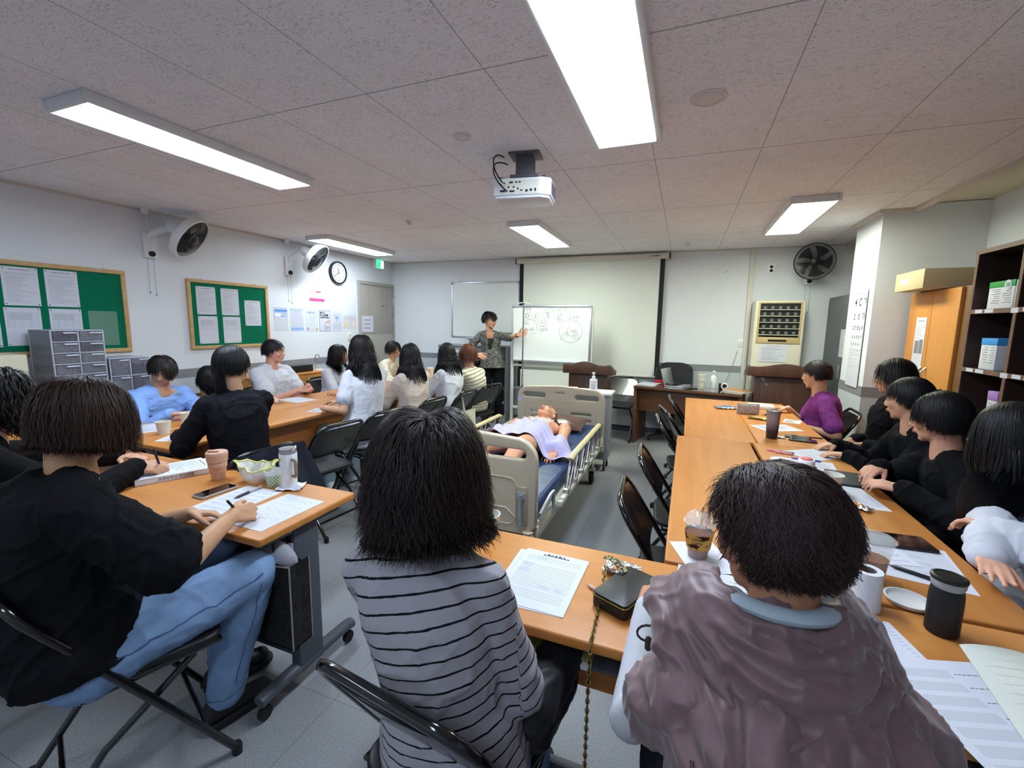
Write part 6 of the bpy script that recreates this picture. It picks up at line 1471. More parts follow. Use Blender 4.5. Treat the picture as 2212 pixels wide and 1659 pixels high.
def presenter_extras(p):
    t, bz, bt, Hc, NB = p['t'], p['bz'], p['bt'], p['Hc'], p['NB']; f = lambda u, x, d_: bz(u)+V((x, d_, 0))
    # black inner top and skin V at the neck, lapels
    m = MB(); m.prism([(-.055, .0), (.055, .0), (.012, -.15), (-.012, -.15)], 0, .012, axes(bz(.80)+V((0, .132, 0)), (-1, 0, 0), (0, 0, 1))); m.build('inner_top', M['rubber'], t, bevel=.004)
    m = MB(); m.prism([(-.065, .10), (.065, .10), (.055, .0), (-.055, .0)], 0, .014, axes(bz(.80)+V((0, .122, 0)), (-1, 0, 0), (0, .25, 1))); m.build('neck_skin', MATS['skin_d8a184'], t, bevel=.006)
    for sx in (-1, 1):
        m = MB(); m.prism([(0, .12), (.055, .10), (.075, .0), (.04, -.17), (.0, -.21), (-.012, -.17), (.0, 0)] if sx > 0 else [(0, .12), (-.055, .10), (-.075, .0), (-.04, -.17), (.0, -.21), (.012, -.17), (.0, 0)], 0, .012, axes(bz(.80)+V((-sx*.045, .134, 0)), (-1, 0, 0), (0, .12, 1))); m.build('lapel', MATS['tweed_pattern'], t, bevel=.004)
    m = MB(); m.tube([NB+V((.055*math.cos(a), .05*math.sin(a)+.035, -.02-.04*max(0, math.sin(a)))) for a in [2*PI*k/30 for k in range(30)]], .0028, 6, closed=True); m.build('necklace', M['gold'], t)
    m = MB(); rg = []
    for z, a, b2 in ((.98, .148, .118), (.93, .165, .13), (.885, .182, .142), (.86, .19, .148)): rg.append([V(((a+.006*math.sin(9*j))*math.cos(2*PI*j/36), (b2+.006*math.sin(7*j))*math.sin(2*PI*j/36), z)) for j in range(36)])
    m.rings(rg); m.build('jacket_peplum', MATS['tweed_pattern'], t)
    S, E, W2 = p['arms'][0][:3]; d = (W2-E).normalized(); x, y, _ = frame_from(d); c = W2-d*.035; m = MB(); m.tube([c+(x*math.cos(a)+y*math.sin(a))*.028 for a in [2*PI*k/20 for k in range(20)]], .005, 6, closed=True); m.build('watch', mat('brown_strap', '#5a3328', .4), t)
presenter_extras(pT)
# right side, facing left
p15 = person('person in purple T-shirt with dark tied-up hair at the far right table', (1.13, 4.46), D(86), head=hz(1.05, 4.36, 1.215), look=D(60), build=1.0, top='#7d3a80', sleeve='short', sl=.75, loose=.016, wr=.005, voxel=.008, hair=dict(L=.10, n=1600, steps=9, vol=.05, width=.006, grav=.25, sweep=1.2), hair_color='#1d1416', bottom='#8a8d96', seed=24, hands={'R': ((.90, 4.50, .775), (-.9, .1, 0), FLATN), 'L': ((1.0, 4.26, .66), (-.6, .6, 0), FLATN)})
bun(p15, '#1d1416', (0, -.085, .045), .04)
p16 = person('person in black with hands folded in the lap, beside the pillar', (1.36, 3.74), D(88), head=hz(1.30, 3.60, 1.295), look=D(56), build=1.12, top='#101014', sleeve='long', loose=.022, wr=.006, voxel=.007, hair=sht(.14, 1700), hair_color='#15110f', bottom='#131318', seed=25, hands={'L': ((1.16, 3.46, .73), (-.4, .8, -.4), (-.6, 0, -.7), dict(curl=.5)), 'R': ((1.15, 3.66, .72), (-.5, -.7, -.3), (-.6, 0, -.7), dict(curl=.5))}, slouch=.02)
p17 = person('person in black sitting between two others in black at the right tables', (1.30, 3.10), D(88), head=hz(1.16, 3.00, 1.225), look=D(52), build=1.08, top='#0f1014', sleeve='long', loose=.02, wr=.006, voxel=.007, hair=dict(L=.11, n=4500, steps=10, vol=.05, width=.003, grav=.25, sweep=1.3), hair_color='#110f12', bottom='#131318', seed=26)
bun(p17, '#110f12', (0, -.11, .02), .04)
p18 = person('person in black with clasped hands on the table next to the orange snack', (1.24, 2.52), D(80), head=hz(1.12, 2.58, 1.20), look=D(58), pitch=.15, build=1.14, top='#0e0f13', sleeve='long', loose=.018, wr=.006, voxel=.0055, hair=dict(L=.13, n=7000, steps=12, vol=.07, width=.0028, grav=.28, sweep=1.1, lvar=.1), hair_color='#0f0e12', bottom='#131318', seed=27,
    hands={'L': ((.925, 2.33, .795), (-.85, .5, .05), (.1, .2, -1), dict(curl=.45)), 'R': ((.91, 2.52, .835), (-.75, -.65, -.1), (-.1, .1, -1), dict(curl=.5))}, skin='#cf9a80', poles={'L': (.4, -1, -.5), 'R': (.4, 1, -.5)})
p19 = person('person in white puff sleeve blouse with long black hair at the right edge', (1.20, 1.96), D(88), head=hz(1.10, 2.07, 1.235), look=D(50), build=1.0, top='#c9cbd4', sleeve='long', puff=.016, loose=.018, wr=.008, voxel=.0055, hair=lng(.44, 6500, width=.003), hair_color='#100f12', bottom='#22242c', seed=28,
    hands={'R': ((.90, 1.70, .775), (-.3, -1, 0), FLATN, dict(curl=.12, spread=.06)), 'L': ((1.0, 1.86, .845), (-.45, .8, -.15), (-.2, 0, -1), dict(curl=.4))}, poles={'R': (.6, .8, -.4), 'L': (.5, -1, -.3)}, skin='#dca58a')

# ------------------------------------------------------------------ training mannequin on the bed
def mannequin():
    t = thing('training_mannequin', 'nursing training mannequin lying on its back on the hospital bed', 'mannequin', (-1.10, 3.1, .515))
    o = V((-1.10, 3.1, .515)); dm = M['dummy']
    # lying: +y towards the head, front is +z
    R = Matrix(((1, 0, 0), (0, 0, 1), (0, -1, 0)))   # placeholder
    X, F, U = V((1, 0, 0)), V((-.18, -.10, .98)).normalized(), None
    U = V((.10, .97, .22)); U = (U-F*U.dot(F)).normalized(); X = F.cross(U).normalized(); X = U.cross(F)*-1 if False else F.cross(U)
    HR = Matrix((X, F, U)).transposed()
    Hc = V((-.02, .66, .145)); mb = MB(); head_mb(mb, Hc, HR, 1.04)
    mb.rcone(V((-.01, .50, .075)), Hc+HR @ V((0, -.02, -.07)), .06, .052, 16)
    for y, z, a, b in ((-.05, .085, .165, .085), (.1, .09, .15, .085), (.25, .10, .165, .095), (.37, .10, .185, .09), (.44, .09, .15, .07)): mb.ellip((0, y, z), (a, .10, b), None, 24, 16)
    me = remesh(mb, .0055, 3); body = mesh_obj('torso_and_head', me, dm, t)
    for sx in (-1, 1):
        a = MB(); a.ellip((sx*.215, .405, .095), (.055, .065, .06)); a.rcone((sx*.22, .37, .09), (sx*.265, .14, .075), .047, .038, 14); a.rcone((sx*.265, .14, .075), (sx*.27, -.08, .055), .038, .026, 14)
        hand(a, V((sx*.27, -.08, .05)), V((-sx*.05, -1, -.1)), V((0, 0, -1)), 'R' if sx < 0 else 'L', curl=.3, thumb=.7); mesh_obj('arm', remesh(a, .0055, 2), dm, t)
        l = MB(); k = V((sx*.13, -.46, .17 if sx > 0 else .14)); l.rcone((sx*.09, -.08, .09), k, .085, .06, 16); l.rcone(k, (sx*.13, -.83, .06), .056, .038, 14); l.rcone((sx*.13, -.84, .05), (sx*.15, -.88, .14), .036, .03, 10); mesh_obj('leg', remesh(l, .007, 2), dm, t)
    face_parts(body, Hc, HR, 1.04); 
    hair_c = MB(); rad = V((.080, .097, .092))
    cu, cv = 36, 24; pts = []; fs = []
    for i in range(cv+1):
        for j in range(cu):
            th = PI*i/cv; a_ = 2*PI*j/cu; x = V((math.sin(th)*math.cos(a_)*rad.x, math.sin(th)*math.sin(a_)*rad.y, math.cos(th)*rad.z))*.995; pts.append(Hc+HR @ (x+V((0, -.012, .032))))
    for i in range(cv):
        for j in range(cu):
            th = PI*(i+.5)/cv; a_ = 2*PI*(j+.5)/cu; x, y, z = math.sin(th)*math.cos(a_), math.sin(th)*math.sin(a_), math.cos(th)
            if z > -.5 and not (y > .12 and z < .72) and not (y > -.1 and z < .05): fs.append((i*cu+j, (i+1)*cu+j, (i+1)*cu+(j+1) % cu, i*cu+(j+1) % cu))
    hair_c.add(pts, fs); hair_c.build('painted_hair', mat('painted_hair', '#6b5040', .6), body, solid=.003)
    w_ = MB()
    def F_(u, v): x = (u-.5)*.27; y = .20+v*.2; return (x, y, .195-.9*x*x+.006*math.sin(u*30+v*9)+.006*math.sin(v*37))
    w_.grid(F_, 20, 14); w_.build('clear_wrap', mat('cling_film', '#e8ece4', .1, alpha=.35), t)
    g = MB(); g.ellip((.10, .21, .185), (.016, .01, .008)); g.build('green_clip', mat('green_clip', '#2fa56b', .4), t)
mannequin()
def bedsheet():
    mb = MB(); nu, nv = 60, 44
    def body(x, y):    # height of what lies beneath, bed coords relative to (-1.10, 3.1)
        h = .0
        if -.30 < y < .30: h = max(h, .175*math.exp(-(x/.20)**4))
        for sx in (-1, 1):
            yy = max(-.75, min(-.05, y)); lx = sx*(.09+.04*(-yy)/.46); lz = .17+.05*math.exp(-((yy+.46)/.2)**2)
            h = max(h, lz*math.exp(-((x-lx)/.10)**4) if y < .0 and y > -.6 else 0)
            h = max(h, .11*math.exp(-((x-sx*.265)/.07)**4) if -.1 < y < .25 else 0)
        return h
    def f(u, v):
        # quad corners on the bed: far-left, far-right, near-right, near-left
        A, B, C_, D_ = V((-.36, .22)), V((.08, .26)), V((.43, -.17)), V((-.36, -.36))
        B = V((.12, .24)); p = (A*(1-u)+B*u)*(1-v)+(D_*(1-u)+C_*u)*v
        if u > .55: p = p+V((.10*(u-.55)*2*math.sin(v*PI), 0))
        z = .018+body(p.x, p.y)+.012*math.sin(u*17+v*5)+.009*math.sin(v*23-u*9)+.006*math.sin(u*41+2)
        return (p.x, p.y, max(.008, z))
    mb.grid(f, nu, nv); o = mb.build('drape_sheet', mat('lilac_cloth', '#c4bfe8', .8, sheen=.2), None, solid=.003)
    tag(o, 'lilac cloth draped over the mannequin on the bed', 'sheet', loc=(-1.10, 3.1, .52))
    me = o.data; bm = bmesh.new(); bm.from_mesh(me)
    for _ in range(2): bmesh.ops.smooth_vert(bm, verts=bm.verts, factor=.4, use_axis_x=True, use_axis_y=True, use_axis_z=True)
    bm.to_mesh(me); bm.free(); me.shade_smooth()
bedsheet()
def hip_model():
    mb = MB(); mb.ellip((0, 0, .10), (.14, .15, .13), None, 28, 20); mb.ellip((-.07, -.05, .09), (.10, .12, .11)); mb.ellip((.07, .05, .09), (.10, .11, .10)); mb.rcone((.10, .1, .06), (.17, .2, .05), .05, .035)
    t = thing('injection_model', 'pink rounded injection practice model at the far left corner of the bed', 'training model', (-1.40, 2.72, .512)); o = mesh_obj('rubber_body', remesh(mb, .008, 4), mat('pink_rubber', '#d9a79a', .5), t)
    r = MB(); r.tube([(.155*math.cos(a), .165*math.sin(a), .055) for a in [2*PI*k/40 for k in range(40)]], .008, 8, closed=True); r.build('waist_band', mat('pink_rubber_band', '#c18b7d', .5), t)
hip_model()
# ------------------------------------------------------------------ things on tables
TZ = .7302
def cyl(name, label, cat, loc, prof, m, group=None, n=36):
    o = MB().lathe(prof, n).build(name, m, None); tag(o, label, cat, group); o.location = loc; return o
def cup_uv(o, r, h):
    me = o.data; uv = me.uv_layers.new(name='UVMap')
    for p in me.polygons:
        for li in p.loop_indices:
            v = me.vertices[me.loops[li].vertex_index].co; a = math.atan2(v.y, v.x)/(2*PI)+.5; uv.data[li].uv = (a, v.z/h)
        us = [uv.data[li].uv[0] for li in p.loop_indices]
        if max(us)-min(us) > .5:
            for li in p.loop_indices:
                if uv.data[li].uv[0] < .5: uv.data[li].uv[0] += 1
def paper_cup(label, loc, s=1.0, style='checker', group='small green checked paper cups'):
    t = thing('paper_cup', label, 'cup', loc, 0, group); h = .075*s
    prof = [(0, .004*s), (.024*s, .004*s), (.025*s, 0), (.0265*s, 0), (.036*s, h-.003*s), (.0378*s, h-.002*s), (.0375*s, h), (.0355*s, h), (.0355*s, h-.004*s), (.0255*s, .006*s), (0, .006*s)]
    if style == 'checker': o = MB().lathe(prof, 36).build('cup', checker_cup(), t); cup_uv(o, .03*s, h)
    else: o = MB().lathe(prof, 36).build('cup', mat('cream_cup', '#ddd6c3', .7), t)
    return t
def coffee_cup(label, loc, s=1.0, sign='%', group=None):
    t = thing('coffee_cup', label, 'cup', loc, 0, group); h = .11*s
    MB().lathe([(0, .004), (.028*s, .004), (.029*s, 0), (.031*s, 0), (.0435*s, h-.004), (.046*s, h-.003), (.046*s, h), (.043*s, h), (.0425*s, h-.006), (.029*s, .008), (0, .008)], 40).build('cup', M['offwhite'], t)
    MB().lathe([(.0325*s, .02*s), (.0335*s, .02*s), (.0415*s, .078*s), (.0405*s, .078*s)], 40, closed=True).build('sleeve', mat('kraft_sleeve', '#9a6a33', .8), t)
    if sign: text('sign', sign, .022*s, M['paper'], t, axes((-.006, -.0385*s, .045*s), (1, 0, 0), (0, -.13, 1)), bold=.001)
    return t
def phone(label, loc, a, w=.075, l=.16, h=.009, col='#101216', grp='phones lying on the tables', glass=True):
    t = thing('phone', label, 'phone', loc, a, grp); c = MB(); c.prism(rrect(w, l, .01, 4), 0, h); c.build('case', mat('phone_case_'+col.strip('#'), col, .35), t, bevel=.0015)
    g = MB(); g.prism(rrect(w-.006, l-.006, .008, 4), h, h+.0006); g.build('screen', M['glass'] if glass else mat('lit_screen', '#aebfd8', .1, emit='#9fb6da', estr=.35), t, smooth=False); return t
def pen(label, loc, a, l=.14, r=.0045, cols=('#16171b', '#16171b'), tilt=0, name='pen', group='pens lying on the tables', d=None):
    t = thing(name, label, 'pen', loc, 0, group)
    m = Matrix.Rotation(a, 4, 'Z') @ Matrix.Rotation(PI/2-tilt, 4, 'Y') if d is None else frame_m(d)
    MB().lathe([(0, 0), (.001, 0), (r*.75, .014), (r, .018), (r, l*.5), (0, l*.5)], 12, m=m).build('barrel', mat('pen_'+cols[0].strip('#'), cols[0], .3), t)
    MB().lathe([(0, l*.5), (r*1.02, l*.5), (r*1.02, l-.004), (r*.6, l), (0, l)], 12, m=m).build('cap', mat('pen_'+cols[1].strip('#'), cols[1], .3), t); return t
def frame_m(d): x, y, z = frame_from(d); return Matrix((x, y, z)).transposed().to_4x4()
# left front table
def lp(label, x, y, a, style, seed, w=.21, h=.297, dz=0, grp='printed sheets on the tables'): return sheet('paper', label, 'paper', w, h, flat(x, y, TZ+dz, a), style, seed=seed, group=grp)
lp('printed form under the silver phone and pen on the left table', -1.715, 1.22, .03, 'grey', 61)
lp('handwritten sheet nearest the corner of the left table', -1.475, 1.215, -.02, 'hand', 62, dz=.0004)
phone('phone with dark screen and clear glittery edge beside the writing person', (-1.878, 1.254, TZ+.001), -.03, col='#b5b0a4')
pen('grey and black pen lying on the printed form', (-1.728, 1.228, TZ+.0065), PI/2+.1, .15, .0055, ('#3a3438', '#c9c4b4'))
pen('white and black patterned pen held by the writing person', (-1.49, 1.10, TZ+.006), 0, .13, .0045, ('#d8d0c8', '#2c2626'), group=None, d=(.05, -.55, .83))
pen('black pen held upright by the person at the left edge', (-2.285, 1.285, TZ+.012), 0, .145, .005, ('#14141a', '#2a2a33'), group=None, d=(.08, -.25, .95))
def tumbler_pink():
    t = thing('collapsible_tumbler', 'pink collapsible coffee tumbler with stepped rings and lid', 'tumbler', (-2.03, 1.375, TZ)); m = mat('pink_silicone', '#d5a790', .55)
    MB().lathe([(0, 0), (.029, 0), (.030, .004), (.032, .035), (.0345, .037), (.035, .055), (.039, .06), (.040, .078), (.037, .082), (.0435, .088), (.045, .112), (.0, .112)], 40).build('body', m, t)
    MB().lathe([(0, .112), (.0455, .112), (.0465, .116), (.046, .130), (.043, .134), (.036, .131), (0, .131)], 40).build('lid', m, t)
    MB().box(-.04, .01, -.008, .008, .133, .141, Matrix.Rotation(.5, 4, 'Z')).build('spout_tab', m, t, bevel=.003)
tumbler_pink()
def plastic_bag():
    t = thing('plastic_bag', 'open white plastic bag with yellow rim holding a small cup', 'bag', (-1.84, 1.435, TZ)); r = random.Random(2); n = 40; rg = []
    for z, k in ((.002, .05), (.02, .066), (.045, .072), (.065, .078), (.078, .082), (.072, .074), (.05, .062), (.02, .052), (.008, .03)):
        rg.append([V(((k*1.15)*(1+.15*math.sin(3*a+z*40)+.10*math.sin(7*a+z*90)+.05*math.sin(13*a-z*120))*math.cos(a), k*.85*(1+.09*math.sin(4*a+1+z*50)+.06*math.sin(9*a))*math.sin(a), z+(.012*math.sin(2*a+.6)+.005*math.sin(7*a))*(z > .03))) for a in [2*PI*j/n for j in range(n)]])
    mb = MB(); mb.rings(rg, cap=False); mb.build('film', mat('white_film', '#e9e9e4', .3, alpha=.62, bump=.004, bscale=(60, 60, 60)), t)
    ym = MB(); ym.tube([p+V((0, 0, .002)) for p in rg[4]], .004, 6, closed=True); ym.build('yellow_rim', mat('yellow_film', '#d9d77a', .4), t)
    c = MB(); c.lathe([(0, 0), (.025, 0), (.034, .06), (.032, .06), (.023, .003), (0, .003)], 24, m=Matrix.Translation((.03, .0, .02)) @ Matrix.Rotation(-1.0, 4, 'X')); c.build('used_cup', mat('pale_yellow_cup', '#cfcf9a', .6), t)
    w = MB()
    for k in range(6): w.ellip((-.02+.012*k, -.01+.006*(k % 3), .018+.004*(k % 2)), (.01, .006, .004), Matrix.Rotation(k, 3, 'Z'), 8, 6)
    w.build('foil_scraps', M['alu'], t)
plastic_bag()
paper_cup('green and white checked paper cup between plastic bag and white mug', (-1.72, 1.415, TZ), 1.0)
def mug():
    t = thing('travel_mug', 'tall white ribbed travel mug with beige handle and clear lid', 'mug', (-1.632, 1.425, TZ+.003), 0); mb = MB(); rg = []; n = 72
    for z, r in ((0, .030), (.002, .032), (.10, .0335), (.104, .037), (.158, .0375), (.16, .0365)): rg.append([V(((r+(.0007*math.cos(18*a) if z < .104 else 0))*math.cos(a), (r+(.0007*math.cos(18*a) if z < .104 else 0))*math.sin(a), z)) for a in [2*PI*j/n for j in range(n)]])
    mb.rings(rg); mb.build('body', M['white'], t)
    MB().lathe([(0, .16), (.035, .16), (.037, .163), (.037, .168), (.034, .17), (.034, .176), (.0365, .178), (.0365, .182), (0, .183)], 40).build('lid', mat('smoky_lid', '#a9a4a8', .1, alpha=.6), t)
    h = MB(); h.tube([(.034, -.012, .135), (.056, -.016, .135), (.062, -.017, .125), (.062, -.017, .075), (.056, -.016, .062), (.034, -.012, .06)], .007, 10); h.build('handle', mat('taupe_handle', '#8f7a70', .4), t)
    c = MB(); c.tube([(.02, 0, .184), (.035, .01, .19), (.048, .0, .197), (.056, -.012, .19), (.05, -.02, .182)], .0035, 6); c.build('lid_charm', mat('cream_charm', '#d7cbb3', .6), t)
    s = MB(); s.lathe([(0, 0), (.0075, 0), (.0075, .0012), (0, .0012)], 16, m=axes((-.012, -.0362, .135), (1, -.3, 0), (0, 0, 1))); s.build('round_sticker', mat('mustard_sticker', '#c79a3f', .6), t)
mug()
def napkin(label, loc, s=1.0, seed=1, a=0):
    r = random.Random(seed); mb = MB(); ph = [r.uniform(0, 6) for _ in range(6)]
    def f(u, v): x, y = u-.5, v-.5; return (x*.11*s, y*.10*s, .003+.006*s*abs(math.sin(7*u+ph[0]+3*v))+.005*s*abs(math.sin(9*v+ph[1]-2*u)))
    mb.grid(f, 18, 18); o = mb.build('napkin', M['paper'], None, solid=.0006); tag(o, label, 'napkin', loc=loc, rz=a)
napkin('crumpled white napkin under the white travel mug', (-1.625, 1.425, TZ-.002), 1.0, 1, .5)
def book(name, label, loc, a, w, l, h, col, spine=None, cat='book'):
    t = thing(name, label, cat, loc, a); m = mat('cover_'+col.strip('#'), col, .5)
    MB().box(-w/2+.002, w/2-.003, -l/2+.003, l/2-.003, .0015, h-.0015).build('pages', mat('page_block', '#dcdad2', .8), t, bevel=.0)
    MB().box(-w/2, w/2, -l/2, l/2, 0, .0015).build('back_cover', m, t); MB().box(-w/2, w/2, -l/2, l/2, h-.0015, h).build('front_cover', m, t); MB().box(w/2-.002, w/2, -l/2, l/2, 0, h).build('spine', m, t)
    if spine: text('spine_title', spine, h*.62, M['inkdark'], t, axes((w/2+.0003, 0, h/2), (0, 1, 0), (0, 0, 1)))
    return t
book('thick_book', 'thick white book with printed spine under a writing hand on the left table', (-2.29, 1.335, TZ), -.45, .20, .30, .026, '#e3e4ea', '요양보호사 양성과정')
sheet('paper', 'loose white sheet on top of the thick white book', 'paper', .20, .28, flat(-2.30, 1.34, TZ+.0265, -.35), 'text', seed=63)
# left rear tables
paper_cup('upturned beige paper cup on the left rear table', (-3.15, 1.80, TZ), 1.15, 'plain', 'plain beige cups'); paper_cup('beige paper cup behind the upturned one, before the light blue shirt', (-3.27, 2.03, TZ), 1.25, 'plain', 'plain beige cups')
lp('white sheets beside the beige cups next to the black sleeve', -2.99, 1.84, .5, 'lines', 64)
lp('white sheet lying left of the light blue shirt arms', -3.42, 1.85, 1.3, 'text', 65)
lp('sheets in front of the clasped hands across the left tables', -3.42, 3.13, 1.45, 'lines', 66)
phone('brownish phone lying before the clasped hands', (-3.47, 2.93, TZ), 1.4, col='#a0705a', grp='phones lying on the left tables')
lp('white slip beside the elbow of the girl in white T-shirt', -2.86, 2.83, .3, 'text', 67, .12, .16)
t = thing('eyeglasses', 'folded eyeglasses on the left tables near the white T-shirt', 'glasses', (-3.28, 3.42, TZ+.006))
g = MB()
for sx in (-1, 1): g.tube([(sx*.032+.022*math.cos(a), .0, .012+.016*math.sin(a)) for a in [2*PI*k/16 for k in range(16)]], .0018, 6, closed=True)
g.tube([(-.01, 0, .014), (.01, 0, .014)], .0018, 6); g.build('rims', M['black'], t); g = MB(); g.tube([(-.055, 0, .01), (.05, .03, .0)], .002, 6); g.tube([(.055, 0, .01), (-.05, .045, .0)], .002, 6); g.build('temples', M['black'], t)
o = MB().box(-.05, .05, -.05, .05, 0, .12).build('white_box', M['offwhite'], None, bevel=.004); tag(o, 'small white box between the white T-shirt and the beige blouse', 'box', loc=(-2.95, 3.98, TZ))
cyl('tumbler', 'cream lidded tumbler beyond the beige blouse', 'tumbler', (-3.02, 4.86, TZ), [(0, 0), (.034, 0), (.036, .01), (.042, .15), (.044, .155), (.044, .175), (.04, .18), (0, .182)], mat('cream_tumbler', '#ddd6c0', .5))
lp('white sheet on the table before the girl in white blouse', -2.80, 4.3, .2, 'text', 68); lp('white sheet on the table before the beige blouse', -2.86, 3.66, .3, 'text', 69)
# foreground table
sheet('paper', 'job application form with grey table cells and Korean title on the foreground table', 'paper', .21, .297, flat(-.348, 1.178, TZ+.0014, -.03), 'form', seed=70)
text('form_title', '입 사 지 원 서', .0105, M['inkdark'], bpy.data.objects[[o.name for o in bpy.data.objects if o.get('label', '').startswith('job application')][0]], Matrix.Translation((0, .133, .0012)), bold=.0002)
lp('second sheet peeking out under the application form', -.362, 1.172, .02, 'lines', 71, grp='sheets on the foreground table')
paper_cup('green checked paper cup with cling film beside the wavy hair', (-.61, 1.36, TZ), 1.12)
phone('lilac cased phone half hidden by the striped top', (-.66, 1.25, TZ), .45, col='#8a86c8', grp=None)
napkin('crumpled white napkin left of the striped top hair', (-.70, 1.36, TZ), .9, 4)
pen('rose gold ballpoint pen lying beside the chain', (-.222, 1.196, TZ+.006), -.62, .135, .005, ('#c9a596', '#a9a58a'), group=None)
def purse():
    t = thing('purse', 'small black leather chain purse with gold zip on the foreground table', 'purse', (-.105, 1.175, TZ), -.42); L_ = mat('black_leather', '#17181a', .38, bump=.0005, bscale=(300, 300, 300))
    b = MB(); b.prism(rrect(.105, .19, .014, 4), .0, .035); b.build('body', L_, t, bevel=.008, seg=4); f = MB(); f.prism(rrect(.104, .186, .014, 4), .036, .042); f.build('flap', L_, t, bevel=.002)
    z = MB(); z.tube([(x, y, .0355) for x, y in rrect(.107, .192, .014, 4)], .0016, 6, closed=True); z.build('gold_zip', M['gold'], t)
    s = MB(); s.grid(lambda u, v: (-.035-.09*u, .045+.035*u+(v-.5)*.028*(1-.25*u), .042+.012*math.sin(u*PI)), 12, 4); s.build('plaid_strap_tab', blotch_mat('plaid_strap', '#3b3a36', '#a89c6c', (120, 60, 40), .5, .05), t, solid=.003)
    return t
purse()
def chain():
    t = thing('purse_chain', 'gold and black chain strap hanging from the purse over the table edge', 'chain'); pts = []
    P_ = [V((-.175, 1.24, .775)), V((-.170, 1.16, .742)), V((-.166, 1.06, .7375)), V((-.163, .975, .7375)), V((-.160, .940, .715)), V((-.158, .925, .60)), V((-.157, .92, .40)), V((-.156, .92, .12))]
    L_ = [0]; 
    for a, b in zip(P_, P_[1:]): L_.append(L_[-1]+(b-a).length)
    n = 78; cord = MB(); k = 0
    def at(s):
        for i in range(len(P_)-1):
            if s <= L_[i+1]: return P_[i].lerp(P_[i+1], (s-L_[i])/(L_[i+1]-L_[i])), (P_[i+1]-P_[i]).normalized()
        return P_[-1], (P_[-1]-P_[-2]).normalized()
    g, bl = MB(), MB()
    for i in range(n):
        c, d = at(L_[-1]*i/n); x = d.cross(V((0, 0, 1)) if abs(d.z) < .9 else V((0, 1, 0))).normalized(); y = x.cross(d)
        if i % 2: x, y = y, x
        g.tube([c+d*.0075*math.cos(a)+x*.0045*math.sin(a) for a in [2*PI*j/10 for j in range(10)]], .0014, 5, closed=True)
    bl.tube([at(L_[-1]*i/60)[0] for i in range(61)], .0024, 6); g.build('links', M['gold'], t); bl.build('leather_cord', M['black'], t)
chain()
def foil(label, loc, a, w, l, col='#c9ccd0', col2='#d97a24', seed=1, text_=None):
    t = thing('snack_packet', label, 'snack packet', loc, a); r = random.Random(seed); ph = [r.uniform(0, 6) for _ in range(4)]
    def f(s_): return lambda u, v: ((u-.5)*w, (v-.5)*l, .012+s_*.011*math.sin(PI*u)**.6*math.sin(PI*v)**.6+.0018*math.sin(31*u+ph[0]+9*v)+.0015*math.sin(27*v+ph[1]))
    m = MB(); m.grid(f(1), 22, 16); m.grid(f(-1), 22, 16); m.build('wrapper', mat('foil_'+col.strip('#'), col, .25, metal=.85), t)
    q = MB(); q.grid(lambda u, v: (lambda p: (p[0], p[1], p[2]+.0012))(f(1)(.3+.4*u, .1+.35*v)), 10, 6); q.build('print_patch', mat('foilprint_'+col2.strip('#'), col2, .35), t)
    return t
foil('silver foil snack packet with orange print behind the black purse', (-.135, 1.31, TZ), -.1, .11, .075, seed=3)
phone('phone with lit screen under the hand beside the purse', (.0, 1.215, TZ), -.3, col='#20242e', glass=False, grp=None)
lp('stack of printed sheets between purse and short haired person', .125, 1.27, -.05, 'grey', 72, grp='sheets on the foreground table'); lp('white sheet under the iced coffee cup', .10, 1.50, .35, 'hand', 73, .15, .2, dz=.0013)
def dome_cup(label, loc, s=1.0, brand=True, level=.7, tilt=False):
    t = thing('iced_coffee', label, 'cup', loc); cl = mat('clear_cup_plastic', '#eef2f2', .05, trans=.0, alpha=.13, spec=.8); h = .115*s
    MB().lathe([(0, .001), (.03*s, .001), (.045*s, h), (.0475*s, h+.001)], 40).build('cup', cl, t, solid=.0008)
    MB().lathe([(0, .003), (.0285*s, .003), (.0285*s+.014*s*level, h*level), (0, h*level)], 36).build('coffee', mat('iced_coffee_brown', '#8a4a1c', .1, alpha=.88), t)
    if brand: MB().lathe([(.0355*s, .035*s), (.0365*s, .035*s), (.0436*s, .088*s), (.0426*s, .088*s)], 40, closed=True).build('paper_band', blotch_mat('coffee_band', '#c79a4e', '#2c1a14', (30, 30, 40), .58, .02), t)
    prof = [(.0475*s, h), (.0495*s, h+.002), (.0495*s, h+.006), (.046*s, h+.008)]+([(.045*s*math.cos(a), h+.008+.036*s*math.sin(a)) for a in [.15, .4, .7, 1.0, 1.25]] if not tilt else [(.04*s, h+.014), (0, h+.016)])
    MB().lathe(prof, 40, cap=False).build('lid', cl, t, solid=.0008)
    if not tilt:
        st = MB(); st.tube([(.0, .01, .02), (.004, -.004, .12*s), (.006, -.014, .175*s)], .003, 8); st.build('straw', mat('amber_straw', '#d9a85a', .3, alpha=.8), t)
        for i, s_ in enumerate(('COMPOSE', 'COFFEE')): text('band_lettering', s_, .0085, M['inkdark'], t, axes((-.004, -.0425*s, (.073-.011*i)*s), (1, 0, 0), (0, -.15, 1)))
    return t
dome_cup('iced coffee in domed clear cup with brown printed band, near the short haired person', (.085, 1.50, TZ), 1.02)
